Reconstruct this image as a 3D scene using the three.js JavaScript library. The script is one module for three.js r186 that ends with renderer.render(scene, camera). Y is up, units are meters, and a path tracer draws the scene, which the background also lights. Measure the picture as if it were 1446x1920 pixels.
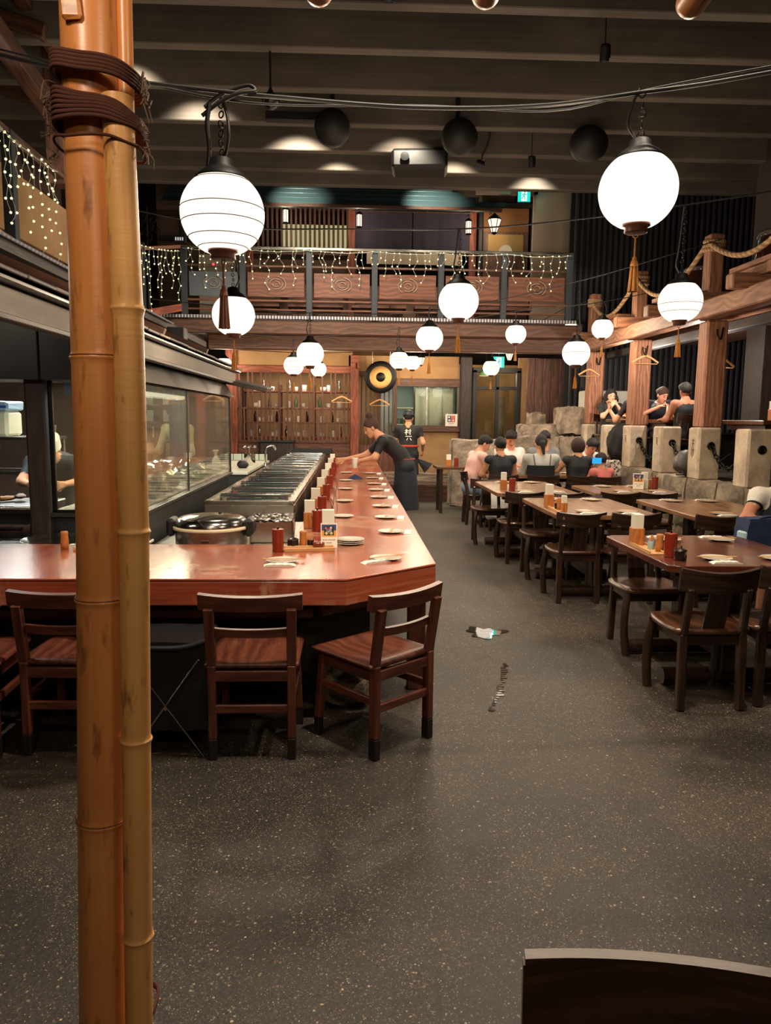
import * as THREE from 'three';
import { mergeGeometries } from 'three/addons/utils/BufferGeometryUtils.js';
import { RectAreaLightUniformsLib } from 'three/addons/lights/RectAreaLightUniformsLib.js';
RectAreaLightUniformsLib.init();

// ---------------------------------------------------------------- camera, exposure
const scene = new THREE.Scene();
scene.background = new THREE.Color(0x000000);
const camera = new THREE.PerspectiveCamera(68.878, 1446 / 1920, 0.05, 60);
camera.position.set(0, 1.55, 0);
camera.rotation.order = 'YXZ';
camera.rotation.set(-7.218 * Math.PI / 180, -2.7126 * Math.PI / 180, 0.6 * Math.PI / 180);
const renderer = new THREE.WebGLRenderer({ antialias: true });
renderer.toneMapping = THREE.LinearToneMapping;
renderer.toneMappingExposure = 1.0;
renderer.shadowMap.enabled = true;
const WARM = new THREE.Color(1.0, 0.80, 0.58), SPOT = new THREE.Color(1.0, 0.86, 0.68), COOL = new THREE.Color(0.92, 1.0, 0.95);
const LANTERN_CD = 4.6, SPOT_CD = 44;

// ---------------------------------------------------------------- helpers
let seed = 7;
const rnd = () => { seed = (seed + 0x6d2b79f5) | 0; let t = Math.imul(seed ^ (seed >>> 15), 1 | seed); t = (t + Math.imul(t ^ (t >>> 7), 61 | t)) ^ t; return ((t ^ (t >>> 14)) >>> 0) / 4294967296; };
const rr = (a, b) => a + (b - a) * rnd();
const V = (x, y, z) => new THREE.Vector3(x, y, z);
const PI = Math.PI, R = (d) => d * PI / 180;
const taken = {};
function numbered(n) { n = n.replace(/_\d{3}$/, ''); const k = taken[n] = (taken[n] ?? -1) + 1; return k ? n + '_' + String(k).padStart(3, '0') : n; }
function tag(o, label, category, group, kind) { o.userData.label = label; if (category) o.userData.category = category; if (group) o.userData.group = group; if (kind) o.userData.kind = kind; return o; }
// x to the right, y up, d = distance into the room (world z = -d)
function thing(name, label, category, x = 0, y = 0, d = 0, turn = 0, group) {
  const o = new THREE.Group(); o.name = numbered(name); o.position.set(x, y, -d); o.rotation.y = turn; scene.add(o); return tag(o, label, category, group);
}
function part(name, geo, mat, parent) { const m = new THREE.Mesh(geo, mat); m.name = name; m.castShadow = m.receiveShadow = true; parent.add(m); return m; }
function single(name, label, category, geo, mat, x, y, d, turn = 0, group) {
  const m = new THREE.Mesh(geo, mat); m.name = numbered(name); m.castShadow = m.receiveShadow = true; m.position.set(x, y, -d); m.rotation.y = turn; scene.add(m); return tag(m, label, category, group);
}
function struct(name, geo, mat, label, x = 0, y = 0, d = 0) { const m = new THREE.Mesh(geo, mat); m.name = numbered(name); m.castShadow = m.receiveShadow = true; m.position.set(x, y, -d); scene.add(m); tag(m, label); m.userData.kind = 'structure'; return m; }
function structGroup(name, label, x = 0, y = 0, d = 0) { const o = new THREE.Group(); o.name = numbered(name); o.position.set(x, y, -d); scene.add(o); tag(o, label); o.userData.kind = 'structure'; return o; }
function copy(root, x, y, d, turn = 0, label) { const c = root.clone(); c.name = numbered(root.name); c.userData = { ...root.userData }; c.position.set(x, y, -d); c.rotation.y = turn; if (label) c.userData.label = label; scene.add(c); return c; }

function uvBox(g, off = true) {            // uv in metres, u along the longest side
  if (g.index) g = g.toNonIndexed();
  g.computeBoundingBox(); const s = g.boundingBox.getSize(V()), L = [s.x, s.y, s.z], long = L.indexOf(Math.max(...L));
  const p = g.attributes.position, n = p.count, uv = new Float32Array(n * 2), ou = off ? rnd() * 3 : 0, ov = off ? rnd() * 3 : 0;
  const a = V(), b = V(), c = V();
  for (let i = 0; i < n; i += 3) {
    a.fromBufferAttribute(p, i); b.fromBufferAttribute(p, i + 1); c.fromBufferAttribute(p, i + 2);
    const nn = b.clone().sub(a).cross(c.clone().sub(a)), m = [Math.abs(nn.x), Math.abs(nn.y), Math.abs(nn.z)], ax = m.indexOf(Math.max(...m));
    let o = [0, 1, 2].filter((k) => k !== ax); if (o[1] === long) o.reverse(); else if (ax === long) { /* end grain */ }
    [a, b, c].forEach((q, k) => { const e = [q.x, q.y, q.z]; uv[(i + k) * 2] = e[o[0]] + ou; uv[(i + k) * 2 + 1] = e[o[1]] + ov + ax * 0.37; });
  }
  g.setAttribute('uv', new THREE.BufferAttribute(uv, 2)); return g;
}
function hull(v, f) { const p = []; for (const q of f) for (let i = 1; i < q.length - 1; i++) for (const k of [q[0], q[i], q[i + 1]]) p.push(...v[k]); const g = new THREE.BufferGeometry(); g.setAttribute('position', new THREE.Float32BufferAttribute(p, 3)); g.computeVertexNormals(); return g; }
function cbox(w, h, d, c = 0.004) {         // chamfered box, 44 triangles, centred
  c = Math.min(c, w * 0.45, h * 0.45, d * 0.45); const S = [w / 2, h / 2, d / 2], v = [], id = {};
  for (const sx of [-1, 1]) for (const sy of [-1, 1]) for (const sz of [-1, 1]) for (let ax = 0; ax < 3; ax++) {
    const q = [sx, sy, sz].map((s, k) => s * (S[k] - (k === ax ? 0 : c))); id[[sx, sy, sz, ax]] = v.length; v.push(q);
  }
  const I = (s, ax) => id[[...s, ax]], f = [];
  const add = (ids) => { const A = ids.map((k) => v[k]), ce = [0, 1, 2].map((k) => A.reduce((t, q) => t + q[k], 0) / A.length), e1 = A[1].map((q, k) => q - A[0][k]), e2 = A[2].map((q, k) => q - A[0][k]);
    const n = [e1[1] * e2[2] - e1[2] * e2[1], e1[2] * e2[0] - e1[0] * e2[2], e1[0] * e2[1] - e1[1] * e2[0]]; f.push(n[0] * ce[0] + n[1] * ce[1] + n[2] * ce[2] < 0 ? ids.slice().reverse() : ids); };
  for (let ax = 0; ax < 3; ax++) { const [i, j] = [0, 1, 2].filter((k) => k !== ax);
    for (const s of [-1, 1]) add([[-1, -1], [1, -1], [1, 1], [-1, 1]].map(([a, b]) => { const q = [0, 0, 0]; q[ax] = s; q[i] = a; q[j] = b; return I(q, ax); }));
    for (const a of [-1, 1]) for (const b of [-1, 1]) { const q = (t) => { const r = [0, 0, 0]; r[ax] = t; r[i] = a; r[j] = b; return r; }; add([I(q(-1), i), I(q(1), i), I(q(1), j), I(q(-1), j)]); } }
  for (const sx of [-1, 1]) for (const sy of [-1, 1]) for (const sz of [-1, 1]) add([0, 1, 2].map((ax) => I([sx, sy, sz], ax)));
  return uvBox(hull(v, f));
}
const mv = (g, x = 0, y = 0, z = 0, rx = 0, ry = 0, rz = 0) => { const m = new THREE.Matrix4().makeRotationFromEuler(new THREE.Euler(rx, ry, rz, 'YXZ')); m.setPosition(x, y, z); g.applyMatrix4(m); return g; };
const merge = (l) => mergeGeometries(l.map((g) => { g = g.index ? g.toNonIndexed() : g; for (const k of Object.keys(g.attributes)) if (!['position', 'normal', 'uv', 'color'].includes(k)) g.deleteAttribute(k); return g; }));
const lathe = (pts, seg = 24) => new THREE.LatheGeometry(pts.map(([r, y]) => new THREE.Vector2(r, y)), seg);
const cyl = (r0, r1, h, seg = 16) => new THREE.CylinderGeometry(r1, r0, h, seg);
function tube(pts, r, n = 24, rad = 6) { return new THREE.TubeGeometry(new THREE.CatmullRomCurve3(pts.map((p) => V(...p))), n, r, rad, false); }
function bar(a, b, w, h = w, c = 0.003) { const A = V(...a), B = V(...b), g = cbox(w, h, A.distanceTo(B), c), m = new THREE.Matrix4().lookAt(B, A, Math.abs(B.clone().sub(A).normalize().y) > 0.98 ? V(1, 0, 0) : V(0, 1, 0)); m.setPosition(A.add(B).multiplyScalar(0.5)); g.applyMatrix4(m); return g; }
function prism(pts, y0, y1, bev = 0.008) {  // outline in (x, d), extruded upwards with a bevel
  const s = new THREE.Shape(pts.map(([x, d]) => new THREE.Vector2(x, d)));
  const g = new THREE.ExtrudeGeometry(s, { depth: y1 - y0 - 2 * bev, bevelEnabled: true, bevelSize: bev, bevelThickness: bev, bevelOffset: -bev, bevelSegments: 2 });
  g.rotateX(-PI / 2); g.translate(0, y0 + bev, 0); return uvBox(g, false);
}
function jitter(g, a, s0 = 3) {             // uneven natural surface, welded by position
  const p = g.attributes.position; for (let i = 0; i < p.count; i++) { const k = [p.getX(i), p.getY(i), p.getZ(i)]; const h = (q) => { const t = Math.sin(k[0] * 127.1 * s0 + k[1] * 311.7 + k[2] * 74.7 * s0 + q * 17.3) * 43758.5453; return t - Math.floor(t) - 0.5; }; p.setXYZ(i, k[0] + a * h(1), k[1] + a * h(2), k[2] + a * h(3)); } g.computeVertexNormals(); return g;
}
// ---------------------------------------------------------------- computed textures
function hash2(x, y, s) { let h = Math.imul(x, 374761393) + Math.imul(y, 668265263) + Math.imul(s, 2147483647 ^ 0x5bd1e995); h = Math.imul(h ^ (h >>> 13), 1274126177); return ((h ^ (h >>> 16)) >>> 0) / 4294967296; }
function vn(u, v, pu, pv, s) { const x = u * pu, y = v * pv, x0 = Math.floor(x), y0 = Math.floor(y); let fx = x - x0, fy = y - y0; fx = fx * fx * (3 - 2 * fx); fy = fy * fy * (3 - 2 * fy); const w = (a, p) => ((a % p) + p) % p; const a = hash2(w(x0, pu), w(y0, pv), s), b = hash2(w(x0 + 1, pu), w(y0, pv), s), c = hash2(w(x0, pu), w(y0 + 1, pv), s), d = hash2(w(x0 + 1, pu), w(y0 + 1, pv), s); return (a + (b - a) * fx) * (1 - fy) + (c + (d - c) * fx) * fy; }
function fbm(u, v, pu, pv, s, oct = 4) { let t = 0, a = 0.5, n = 0; for (let i = 0; i < oct; i++) { t += a * vn(u, v, pu << i, pv << i, s + i); n += a; a *= 0.55; } return t / n; }
function tex(w, h, su, sv, fn, srgb = true) {
  const d = new Uint8Array(w * h * 4); for (let y = 0; y < h; y++) for (let x = 0; x < w; x++) { const c = fn((x + 0.5) / w, (y + 0.5) / h), i = (y * w + x) * 4; if (typeof c === 'number') d[i] = d[i + 1] = d[i + 2] = Math.max(0, Math.min(255, c * 255)); else for (let k = 0; k < 3; k++) d[i + k] = Math.max(0, Math.min(255, c[k])); d[i + 3] = 255; }
  const t = new THREE.DataTexture(d, w, h); t.wrapS = t.wrapT = THREE.RepeatWrapping; t.magFilter = THREE.LinearFilter; t.minFilter = THREE.LinearMipmapLinearFilter; if (srgb) t.colorSpace = THREE.SRGBColorSpace; t.repeat.set(1 / su, 1 / sv); t.needsUpdate = true; return t;
}
const hx = (h) => [(h >> 16) & 255, (h >> 8) & 255, h & 255], mix = (a, b, t) => a.map((q, i) => q + (b[i] - q) * t), cl = (t) => Math.max(0, Math.min(1, t));
function woodTone(lo, mid, hi, s, rings = 9) { const A = hx(lo), B = hx(mid), C = hx(hi); return (u, v) => { const w = fbm(u, v, 2, 3, s, 3), r = 0.5 + 0.5 * Math.sin(2 * PI * (v * rings + w * 3.2)), g = fbm(u, v, 6, 96, s + 9, 3), f = fbm(u, v, 24, 220, s + 21, 2), t = cl(0.35 * r + 0.42 * g + 0.35 * f - 0.06 + 0.3 * (w - 0.5)); return t < 0.5 ? mix(A, B, t * 2) : mix(B, C, t * 2 - 1); }; }
const grain = tex(512, 512, 1.1, 0.7, (u, v) => 0.6 * fbm(u, v, 6, 96, 40, 3) + 0.4 * fbm(u, v, 24, 220, 44, 2), false);
const WOODTEX = {};
function wood(lo, mid, hi, s, rough, { su = 1.1, sv = 0.7, rings = 9, bump = 0.0012, coat = 0, coatR = 0.2 } = {}) {
  const key = [lo, mid, hi, s, su, sv].join(); const map = WOODTEX[key] ??= tex(512, 512, su, sv, woodTone(lo, mid, hi, s, rings));
  return new THREE.MeshPhysicalMaterial({ map, bumpMap: grain, bumpScale: bump, roughness: rough, clearcoat: coat, clearcoatRoughness: coatR });
}
const mat = (c, r = 0.7, o = {}) => new THREE.MeshPhysicalMaterial({ color: c, roughness: r, ...o });
const glow = (r, g, b) => new THREE.MeshStandardMaterial({ color: 0x000000, emissive: new THREE.Color(r, g, b), roughness: 0.6 });
const roughMap = tex(512, 512, 1.3, 1.3, (u, v) => 0.45 + 0.55 * fbm(u, v, 5, 5, 71, 5), false);
function wornLacquer() {     // red lacquer over timber with scuffed pale patches worn into it
  const tone = woodTone(0x74301e, 0xa24e34, 0xbd7250, 3, 5), map = tex(1024, 512, 3.2, 1.6, (u, v) => { const c = tone(u, v), a = fbm(u, v, 7, 3, 401, 5), b = fbm(u, v, 60, 14, 407, 3); return mix(c, hx(0xb99a7c), cl((a - 0.5) * 8) * cl((b - 0.42) * 6) * 0.7); });
  return new THREE.MeshPhysicalMaterial({ map, bumpMap: grain, bumpScale: 0.0004, roughness: 0.27, clearcoat: 0.6, clearcoatRoughness: 0.14 });
}
const M = {
  counter: wornLacquer(),
  redChair: wood(0x3c1b11, 0x603122, 0x7c4830, 5, 0.42, { coat: 0.25, coatR: 0.3 }),
  chairFoot: wood(0x0c0807, 0x1a110c, 0x2a1a12, 6, 0.6),
  darkWood: wood(0x1a0f0a, 0x2b1a11, 0x40281a, 7, 0.36, { coat: 0.35, coatR: 0.22 }),
  darkSeat: wood(0x2e1a0f, 0x4a2c19, 0x68422a, 8, 0.3, { coat: 0.6, coatR: 0.16 }),
  tableTop: wood(0x4a2e1f, 0x80593c, 0xa67f5c, 9, 0.34, { su: 1.5, rings: 6, bump: 0.0005, coat: 0.35, coatR: 0.2 }),  // tones lightened to stand in for glossy reflections of the lit beams
  tableTopRed: wood(0x34150e, 0x542718, 0x743f2a, 10, 0.28, { su: 1.5, rings: 6, bump: 0.0005, coat: 0.6, coatR: 0.14 }),
  post: wood(0x54301f, 0x8e5d44, 0xb08468, 11, 0.7, { rings: 14, bump: 0.003 }),
  postRed: wood(0x4e2216, 0x7c3f28, 0x9c5a3c, 12, 0.62, { bump: 0.002 }),
  lattice: wood(0x3a2016, 0x5c3524, 0x7c4e37, 13, 0.6),
  blackWood: wood(0x16100d, 0x261b16, 0x3a2b23, 14, 0.62, { bump: 0.002 }),
  brownWood: wood(0x2c1a12, 0x4b2e20, 0x6a4530, 15, 0.62, { bump: 0.002 }),
  loft: wood(0x4a2c1c, 0x78503a, 0x9c7050, 16, 0.65, { bump: 0.002 }),
  loftDark: wood(0x2b1814, 0x4a2a22, 0x6c4031, 17, 0.62, { bump: 0.002 }),
  beam: new THREE.MeshPhysicalMaterial({ map: tex(512, 512, 2.6, 1.3, (u, v) => mix(hx(0x37322d), hx(0x6a6258), cl(0.2 + 0.75 * fbm(u, v, 4, 4, 61, 5) + 0.3 * (fbm(u, v, 3, 60, 65, 2) - 0.5)))), roughness: 0.8, bumpMap: roughMap, bumpScale: 0.002 }),
  slat: wood(0x17151a, 0x25222a, 0x37333c, 18, 0.6),
  plaster: new THREE.MeshPhysicalMaterial({ map: tex(512, 512, 2, 2, (u, v) => mix(hx(0x7d5d3c), hx(0xa5835a), cl(fbm(u, v, 4, 4, 81, 5) * 1.2 - 0.1))), roughness: 0.92, bumpMap: roughMap, bumpScale: 0.002 }),
  plasterDark: new THREE.MeshPhysicalMaterial({ map: tex(256, 256, 2, 2, (u, v) => mix(hx(0x47362c), hx(0x6a5244), cl(fbm(u, v, 4, 4, 83, 5) * 1.2 - 0.1))), roughness: 0.92 }),
  wallDark: new THREE.MeshPhysicalMaterial({ map: tex(256, 256, 2, 2, (u, v) => mix(hx(0x241c18), hx(0x3a2f28), cl(fbm(u, v, 4, 4, 85, 5) * 1.2 - 0.1))), roughness: 0.9 }),
  bamboo: new THREE.MeshPhysicalMaterial({ map: tex(512, 1024, 0.32, 0.9, (u, v) => { const f = fbm(u, v, 60, 4, 91, 3), b = fbm(u, v, 5, 7, 95, 4), k = fbm(u, v, 14, 10, 98, 4); let c = mix(hx(0xbe7038), hx(0xe09c5c), cl(0.25 + 0.35 * f + 0.5 * (b - 0.3))); return mix(c, hx(0x5e3113), cl((k - 0.66) * 3.2)); }), roughness: 0.36, clearcoat: 0.3, clearcoatRoughness: 0.3, bumpMap: grain, bumpScale: 0.0004 }),
  bambooPale: new THREE.MeshPhysicalMaterial({ map: tex(512, 1024, 0.32, 0.9, (u, v) => { const f = fbm(u, v, 60, 4, 191, 3), b = fbm(u, v, 5, 7, 195, 4), k = fbm(u, v, 22, 16, 198, 4); let c = mix(hx(0xc88a48), hx(0xe6b270), cl(0.3 + 0.35 * f + 0.5 * (b - 0.3))); return mix(c, hx(0x6b421c), cl((k - 0.62) * 2.6)); }), roughness: 0.42, bumpMap: grain, bumpScale: 0.0005 }),
  bambooNode: mat(0x7a4620, 0.6), rope: new THREE.MeshPhysicalMaterial({ map: tex(256, 256, 0.05, 0.02, (u, v) => mix(hx(0x2e1510), hx(0x6c3c2c), fbm(u, v, 4, 40, 101, 3))), roughness: 0.95 }),
  ropeTan: new THREE.MeshPhysicalMaterial({ map: tex(256, 256, 1, 1, (u, v) => mix(hx(0x6b5237), hx(0xb09068), cl(0.5 + 0.5 * Math.sin(2 * PI * (u * 22 + v * 2)) * 0.7 + (fbm(u, v, 20, 20, 104, 2) - 0.5)))), roughness: 0.95 }),
  stone: new THREE.MeshPhysicalMaterial({ map: tex(512, 512, 0.9, 0.9, (u, v) => { const t = fbm(u, v, 5, 5, 111, 6), k = fbm(u, v, 40, 40, 115, 2); return mix(hx(0x52473d), hx(0xae9c86), cl(t * 1.5 - 0.32 + 0.25 * (k - 0.5))); }), roughness: 0.95, bumpMap: tex(512, 512, 0.9, 0.9, (u, v) => fbm(u, v, 10, 10, 117, 6), false), bumpScale: 0.02 }),
  stonePost: new THREE.MeshPhysicalMaterial({ map: tex(512, 512, 0.8, 0.8, (u, v) => { const t = fbm(u, v, 6, 6, 121, 6), k = fbm(u, v, 60, 60, 125, 2); return mix(hx(0x978673), hx(0xd6c4ac), cl(t * 1.3 - 0.15 + 0.25 * (k - 0.5))); }), roughness: 0.92, bumpMap: roughMap, bumpScale: 0.004 }),
  iron: mat(0x1a1817, 0.5, { metalness: 0.7 }), black: mat(0x0d0c0c, 0.55), blackGloss: mat(0x0b0b0c, 0.25), hood: new THREE.MeshPhysicalMaterial({ color: 0x36342f, roughness: 0.45, metalness: 0.35, roughnessMap: roughMap }),
  steel: new THREE.MeshPhysicalMaterial({ color: 0xb9b6ae, roughness: 0.34, metalness: 1, roughnessMap: roughMap }), steelBright: mat(0xd8d6d0, 0.14, { metalness: 1 }),
  foil: new THREE.MeshPhysicalMaterial({ color: 0xd6d3c8, roughness: 0.16, metalness: 1 }),
  white: mat(0xd6d0c4, 0.55), paper: mat(0xd8d0bf, 0.85), plate: mat(0xd2cabb, 0.2, { clearcoat: 0.6, clearcoatRoughness: 0.1 }), cream: mat(0xd9c9a6, 0.5),
  glass: new THREE.MeshPhysicalMaterial({ color: 0xe8ece6, transmission: 1, thickness: 0, roughness: 0.02, ior: 1.5 }), glassSmoky: new THREE.MeshPhysicalMaterial({ color: 0xeae6d8, transmission: 0.95, thickness: 0, roughness: 0.04, ior: 1.5 }),
  redLacquer: mat(0x7c2511, 0.3, { clearcoat: 0.5 }), orangeBox: wood(0x8a4a1c, 0xb26a2e, 0xcc8a48, 19, 0.5, { su: 0.4, sv: 0.2 }), soy: mat(0x1c100c, 0.3, { clearcoat: 0.5 }), paleWood: wood(0xa9774a, 0xc6955f, 0xddb07a, 20, 0.55, { su: 0.5, sv: 0.25 }),
  brown: mat(0x4a281c, 0.4, { metalness: 0.3 }), tassel: new THREE.MeshPhysicalMaterial({ map: tex(256, 64, 0.04, 0.2, (u, v) => mix(hx(0x7c4a14), hx(0xc98a38), fbm(u, v, 40, 2, 131, 2))), roughness: 0.85 }), tasselDark: mat(0x5e3220, 0.85),
  hoop: mat(0x2a190f, 0.7), lantern: glow(1.45, 1.25, 1.0), wire: mat(0x14110f, 0.6), teal: glow(0.05, 1.2, 1.05), navy: mat(0x1c2740, 0.85), noren: mat(0x2f2836, 0.9, { sheen: 0.3 }),
};
// ---------------------------------------------------------------- room shell
function floorTexture() {
  const N = 2048, S = 2.6, d = new Uint8Array(N * N * 4), b = new Uint8Array(N * N * 4);
  for (let y = 0; y < N; y++) for (let x = 0; x < N; x++) { const i = (y * N + x) * 4, t = fbm(x / N, y / N, 6, 6, 201, 4), k = hash2(x, y, 3), q = vn(x / N, y / N, 500, 500, 207), c = mix([22, 18, 14], [78, 67, 54], cl(0.7 * t + 0.5 * q + 0.6 * k - 0.46)); for (let j = 0; j < 3; j++) { d[i + j] = c[j]; b[i + j] = 90 + 60 * q; } d[i + 3] = b[i + 3] = 255; }
  const cols = [[164, 146, 120], [126, 110, 88], [190, 172, 144], [98, 84, 70], [40, 34, 30], [134, 108, 80], [170, 152, 124], [30, 26, 24], [36, 30, 24], [112, 98, 80]];
  for (let n = 0; n < 190000; n++) { const cx = rnd() * N, cy = rnd() * N; if (n > 60000 && vn(cx / N, cy / N, 7, 7, 203) < 0.4) continue; const r = n < 20000 ? 1.1 + 2.3 * Math.pow(rnd(), 2.4) : 0.55 + 0.9 * rnd(), e = 0.6 + 0.8 * rnd(), a = rnd() * PI, c = cols[Math.floor(rnd() * cols.length)], f = 0.4 + 0.6 * rnd(), ca = Math.cos(a), sa = Math.sin(a), q = Math.ceil(r * 1.6);
    for (let yy = -q; yy <= q; yy++) for (let xx = -q; xx <= q; xx++) { const p = (xx * ca + yy * sa) / r, s = (yy * ca - xx * sa) / (r * e); if (p * p + s * s > 1) continue; const i = (((Math.floor(cy) + yy + N) % N) * N + (Math.floor(cx) + xx + N) % N) * 4; for (let j = 0; j < 3; j++) { d[i + j] += (c[j] - d[i + j]) * f; b[i + j] = 170; } } }
  const mk = (a, s) => { const t = new THREE.DataTexture(a, N, N); t.wrapS = t.wrapT = THREE.RepeatWrapping; t.magFilter = THREE.LinearFilter; t.minFilter = THREE.LinearMipmapLinearFilter; if (s) t.colorSpace = THREE.SRGBColorSpace; t.repeat.set(1 / S, 1 / S); t.needsUpdate = true; return t; };
  return new THREE.MeshPhysicalMaterial({ map: mk(d, true), bumpMap: mk(b, false), bumpScale: 0.003, roughness: 0.6, roughnessMap: null });
}
struct('floor', mv(cbox(15, 0.2, 22, 0), 1, -0.1, 0), floorTexture(), 'dark exposed aggregate floor with tan pebble specks', 0, 0, 7);
struct('ceiling', cbox(15, 0.2, 22, 0), M.wallDark, 'dark ceiling above the beams', 1, 6.45, 7);
struct('wall_left', cbox(0.2, 6.6, 22, 0), M.wallDark, 'dark wall behind the kitchen', -5.6, 3.1, 7);
struct('wall_right', cbox(0.2, 6.6, 22, 0), M.wallDark, 'dark wall beyond the raised seating', 8.0, 3.1, 7);
struct('wall_front', cbox(15, 6.6, 0.2, 0), M.wallDark, 'dark wall behind the viewer', 1, 3.1, -3.2);
struct('wall_back', cbox(15, 6.6, 0.2, 0), M.wallDark, 'dark end wall of the hall', 1, 3.1, 17.6);
for (let k = -8; k <= 6; k++) {           // joists under the ceiling, each one a thing
  const d = [7.13, 7.97, 8.91, 9.91, 10.88, 11.7, 12.42][k] ?? 7.13 + k * 0.95; if (d < -1) continue;
  const o = single('ceiling_beam', 'deep grey-brown ceiling beam spanning the hall', 'beam', cbox(13.2, 0.62, 0.14, 0.01), M.beam, 1.2, 5.51, d + 0.07, R(-0.6), 'ceiling beams across the hall');
}
// ---------------------------------------------------------------- lanterns on chains
const LR = 0.15;
function lantern(x, y, d, r, bands, label, { tassel = 'gold', top = y + 0.42, cd = LANTERN_CD, tilt = 0 } = {}) {
  const t = thing('globe_lantern', label, 'lantern', x, y, d, rnd() * 6, 'white globe lanterns on the wires');
  const pr = []; for (let i = 0; i <= 26; i++) { const a = R(-63 + 118 * i / 26); pr.push([r * Math.cos(a), r * 0.98 * Math.sin(a)]); }
  const g = part('globe', lathe(pr, 40), M.lantern, t);
  for (const b of bands) { const a = R(b); part('hoop', mv(new THREE.TorusGeometry(r * Math.cos(a) + 0.0006, 0.0017, 5, 48), 0, r * 0.98 * Math.sin(a), 0, PI / 2), M.hoop, t); }
  const yt = r * 0.98 * Math.sin(R(55)), rt = r * Math.cos(R(55));
  part('cap', lathe([[rt * 1.1, yt - 0.006], [rt * 1.12, yt], [rt * 0.86, yt + r * 0.14], [r * 0.3, yt + r * 0.27], [r * 0.26, yt + r * 0.44], [r * 0.1, yt + r * 0.5], [0.001, yt + r * 0.5]], 28), M.iron, t);
  const yb = -r * 0.98 * Math.sin(R(63));
  part('base_ring', lathe([[0.001, yb - r * 0.2], [r * 0.26, yb - r * 0.2], [r * 0.3, yb - r * 0.17], [r * 0.29, yb - 0.01], [r * 0.36, yb - 0.004], [r * 0.36, yb + 0.008], [r * 0.3, yb + 0.01]], 24), M.brown, t);
  const links = []; const y0 = yt + r * 0.5, n = Math.max(2, Math.round((top - y - y0) / 0.034));
  for (let i = 0; i < n; i++) links.push(mv(new THREE.TorusGeometry(0.012, 0.003, 5, 10), rr(-0.003, 0.003), y0 + 0.014 + i * (top - y - y0) / n, 0, 0, (i % 2) * PI / 2, 0).scale(1, 1, 1));
  part('chain', merge(links), M.iron, t);
  const cord = []; if (top - y < 0.8) { cord.push(tube([[0.02, y0, 0], [0.05, y0 + 0.06, 0.01], [0.035, y0 + 0.13, 0], [0.01, top - y, 0]], 0.006, 16, 6)); part('cable', merge(cord), M.wire, t); }
  if (tassel) {
    const tm = tassel === 'gold' ? M.tassel : M.tasselDark, s = r / 0.15, y1 = yb - r * 0.2;
    part('tassel_cord', merge([mv(new THREE.TorusGeometry(0.009 * s, 0.0025, 5, 12), 0, y1 - 0.008 * s, 0), mv(cyl(0.004 * s, 0.004 * s, 0.085 * s, 6), 0, y1 - 0.06 * s, 0), mv(new THREE.SphereGeometry(0.009 * s, 10, 8).scale(1, 1.6, 1), 0, y1 - 0.1 * s, 0)]), tm, t);
    const L = tassel === 'gold' ? 0.105 * s : 0.125 * s, strands = []; for (let i = 0; i < 22; i++) { const a = i * 2.4, q = 0.016 * s * Math.sqrt(((i * 7) % 22 + 1) / 22); strands.push(tube([[q * 0.8 * Math.cos(a), y1 - 0.118 * s, q * 0.8 * Math.sin(a)], [q * 1.1 * Math.cos(a), y1 - 0.118 * s - L * 0.6, q * 1.1 * Math.sin(a)], [q * 1.35 * Math.cos(a), y1 - 0.118 * s - L, q * 1.35 * Math.sin(a)]], 0.0036 * s, 3, 4)); }
    part('tassel', merge([mv(cyl(0.016 * s, 0.012 * s, 0.022 * s, 12), 0, y1 - 0.115 * s, 0), ...strands]), tm, t);
  }
  const l = new THREE.PointLight(WARM, cd, 0, 2); l.castShadow = true; l.shadow.radius = 5; t.add(l); l.name = 'lantern_light';
  return t;
}
lantern(-0.49, 2.31, 2.98, 0.158, [47, 5, -14, -36, -54], 'large banded globe lantern with dark tassel above the counter corner', { tassel: 'dark', top: 2.72 });
lantern(1.13, 2.45, 3.04, 0.152, [], 'plain globe lantern with gold tassel, tilted over the aisle', { top: 2.83 });
lantern(-0.86, 2.28, 5.64, 0.155, [], 'globe lantern with gold tassel over the rice cooker', { top: 2.9 });
lantern(0.82, 2.44, 5.84, 0.153, [], 'plain globe lantern over the aisle beside the middle of the counter', { top: 2.98 });
lantern(2.34, 2.39, 5.36, 0.152, [-8, -30], 'banded globe lantern on a long chain above the near table', { top: 3.05 });
lantern(-0.46, 2.25, 8.59, 0.153, [], 'globe lantern above the middle of the steel cold case', { top: 2.7 });
lantern(0.88, 2.44, 8.55, 0.153, [], 'globe lantern over the aisle side of the counter, halfway along', { top: 2.75 });
lantern(2.49, 2.28, 8.32, 0.152, [0], 'cream globe lantern with one thin hoop above the second table', { top: 3.05 });
lantern(-0.87, 2.32, 11.59, 0.153, [20, -10, -30], 'faintly banded globe lantern above the far end of the steel cold case', { top: 2.75 });
lantern(0.75, 2.44, 11.85, 0.15, [15, -5, -25], 'faintly banded globe lantern hanging in front of the gong', { top: 2.95 });
lantern(2.39, 2.77, 10.99, 0.15, [], 'globe lantern over the long table of diners', { top: 3.1 });
lantern(3.53, 2.82, 10.59, 0.148, [], 'globe lantern beside the red loft beam near the stone wall', { top: 3.2 });
lantern(-0.60, 2.42, 14.1, 0.146, [], 'small globe lantern in front of the brown lattice screen', { top: 2.72, cd: 4 });
lantern(1.13, 2.56, 14.0, 0.146, [], 'small globe lantern between the gong and the steel-lined window', { top: 2.8, cd: 4 });
lantern(2.54, 2.46, 13.67, 0.15, [10, -15], 'globe lantern in front of the glazed back door', { top: 2.85, cd: 4 });
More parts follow.
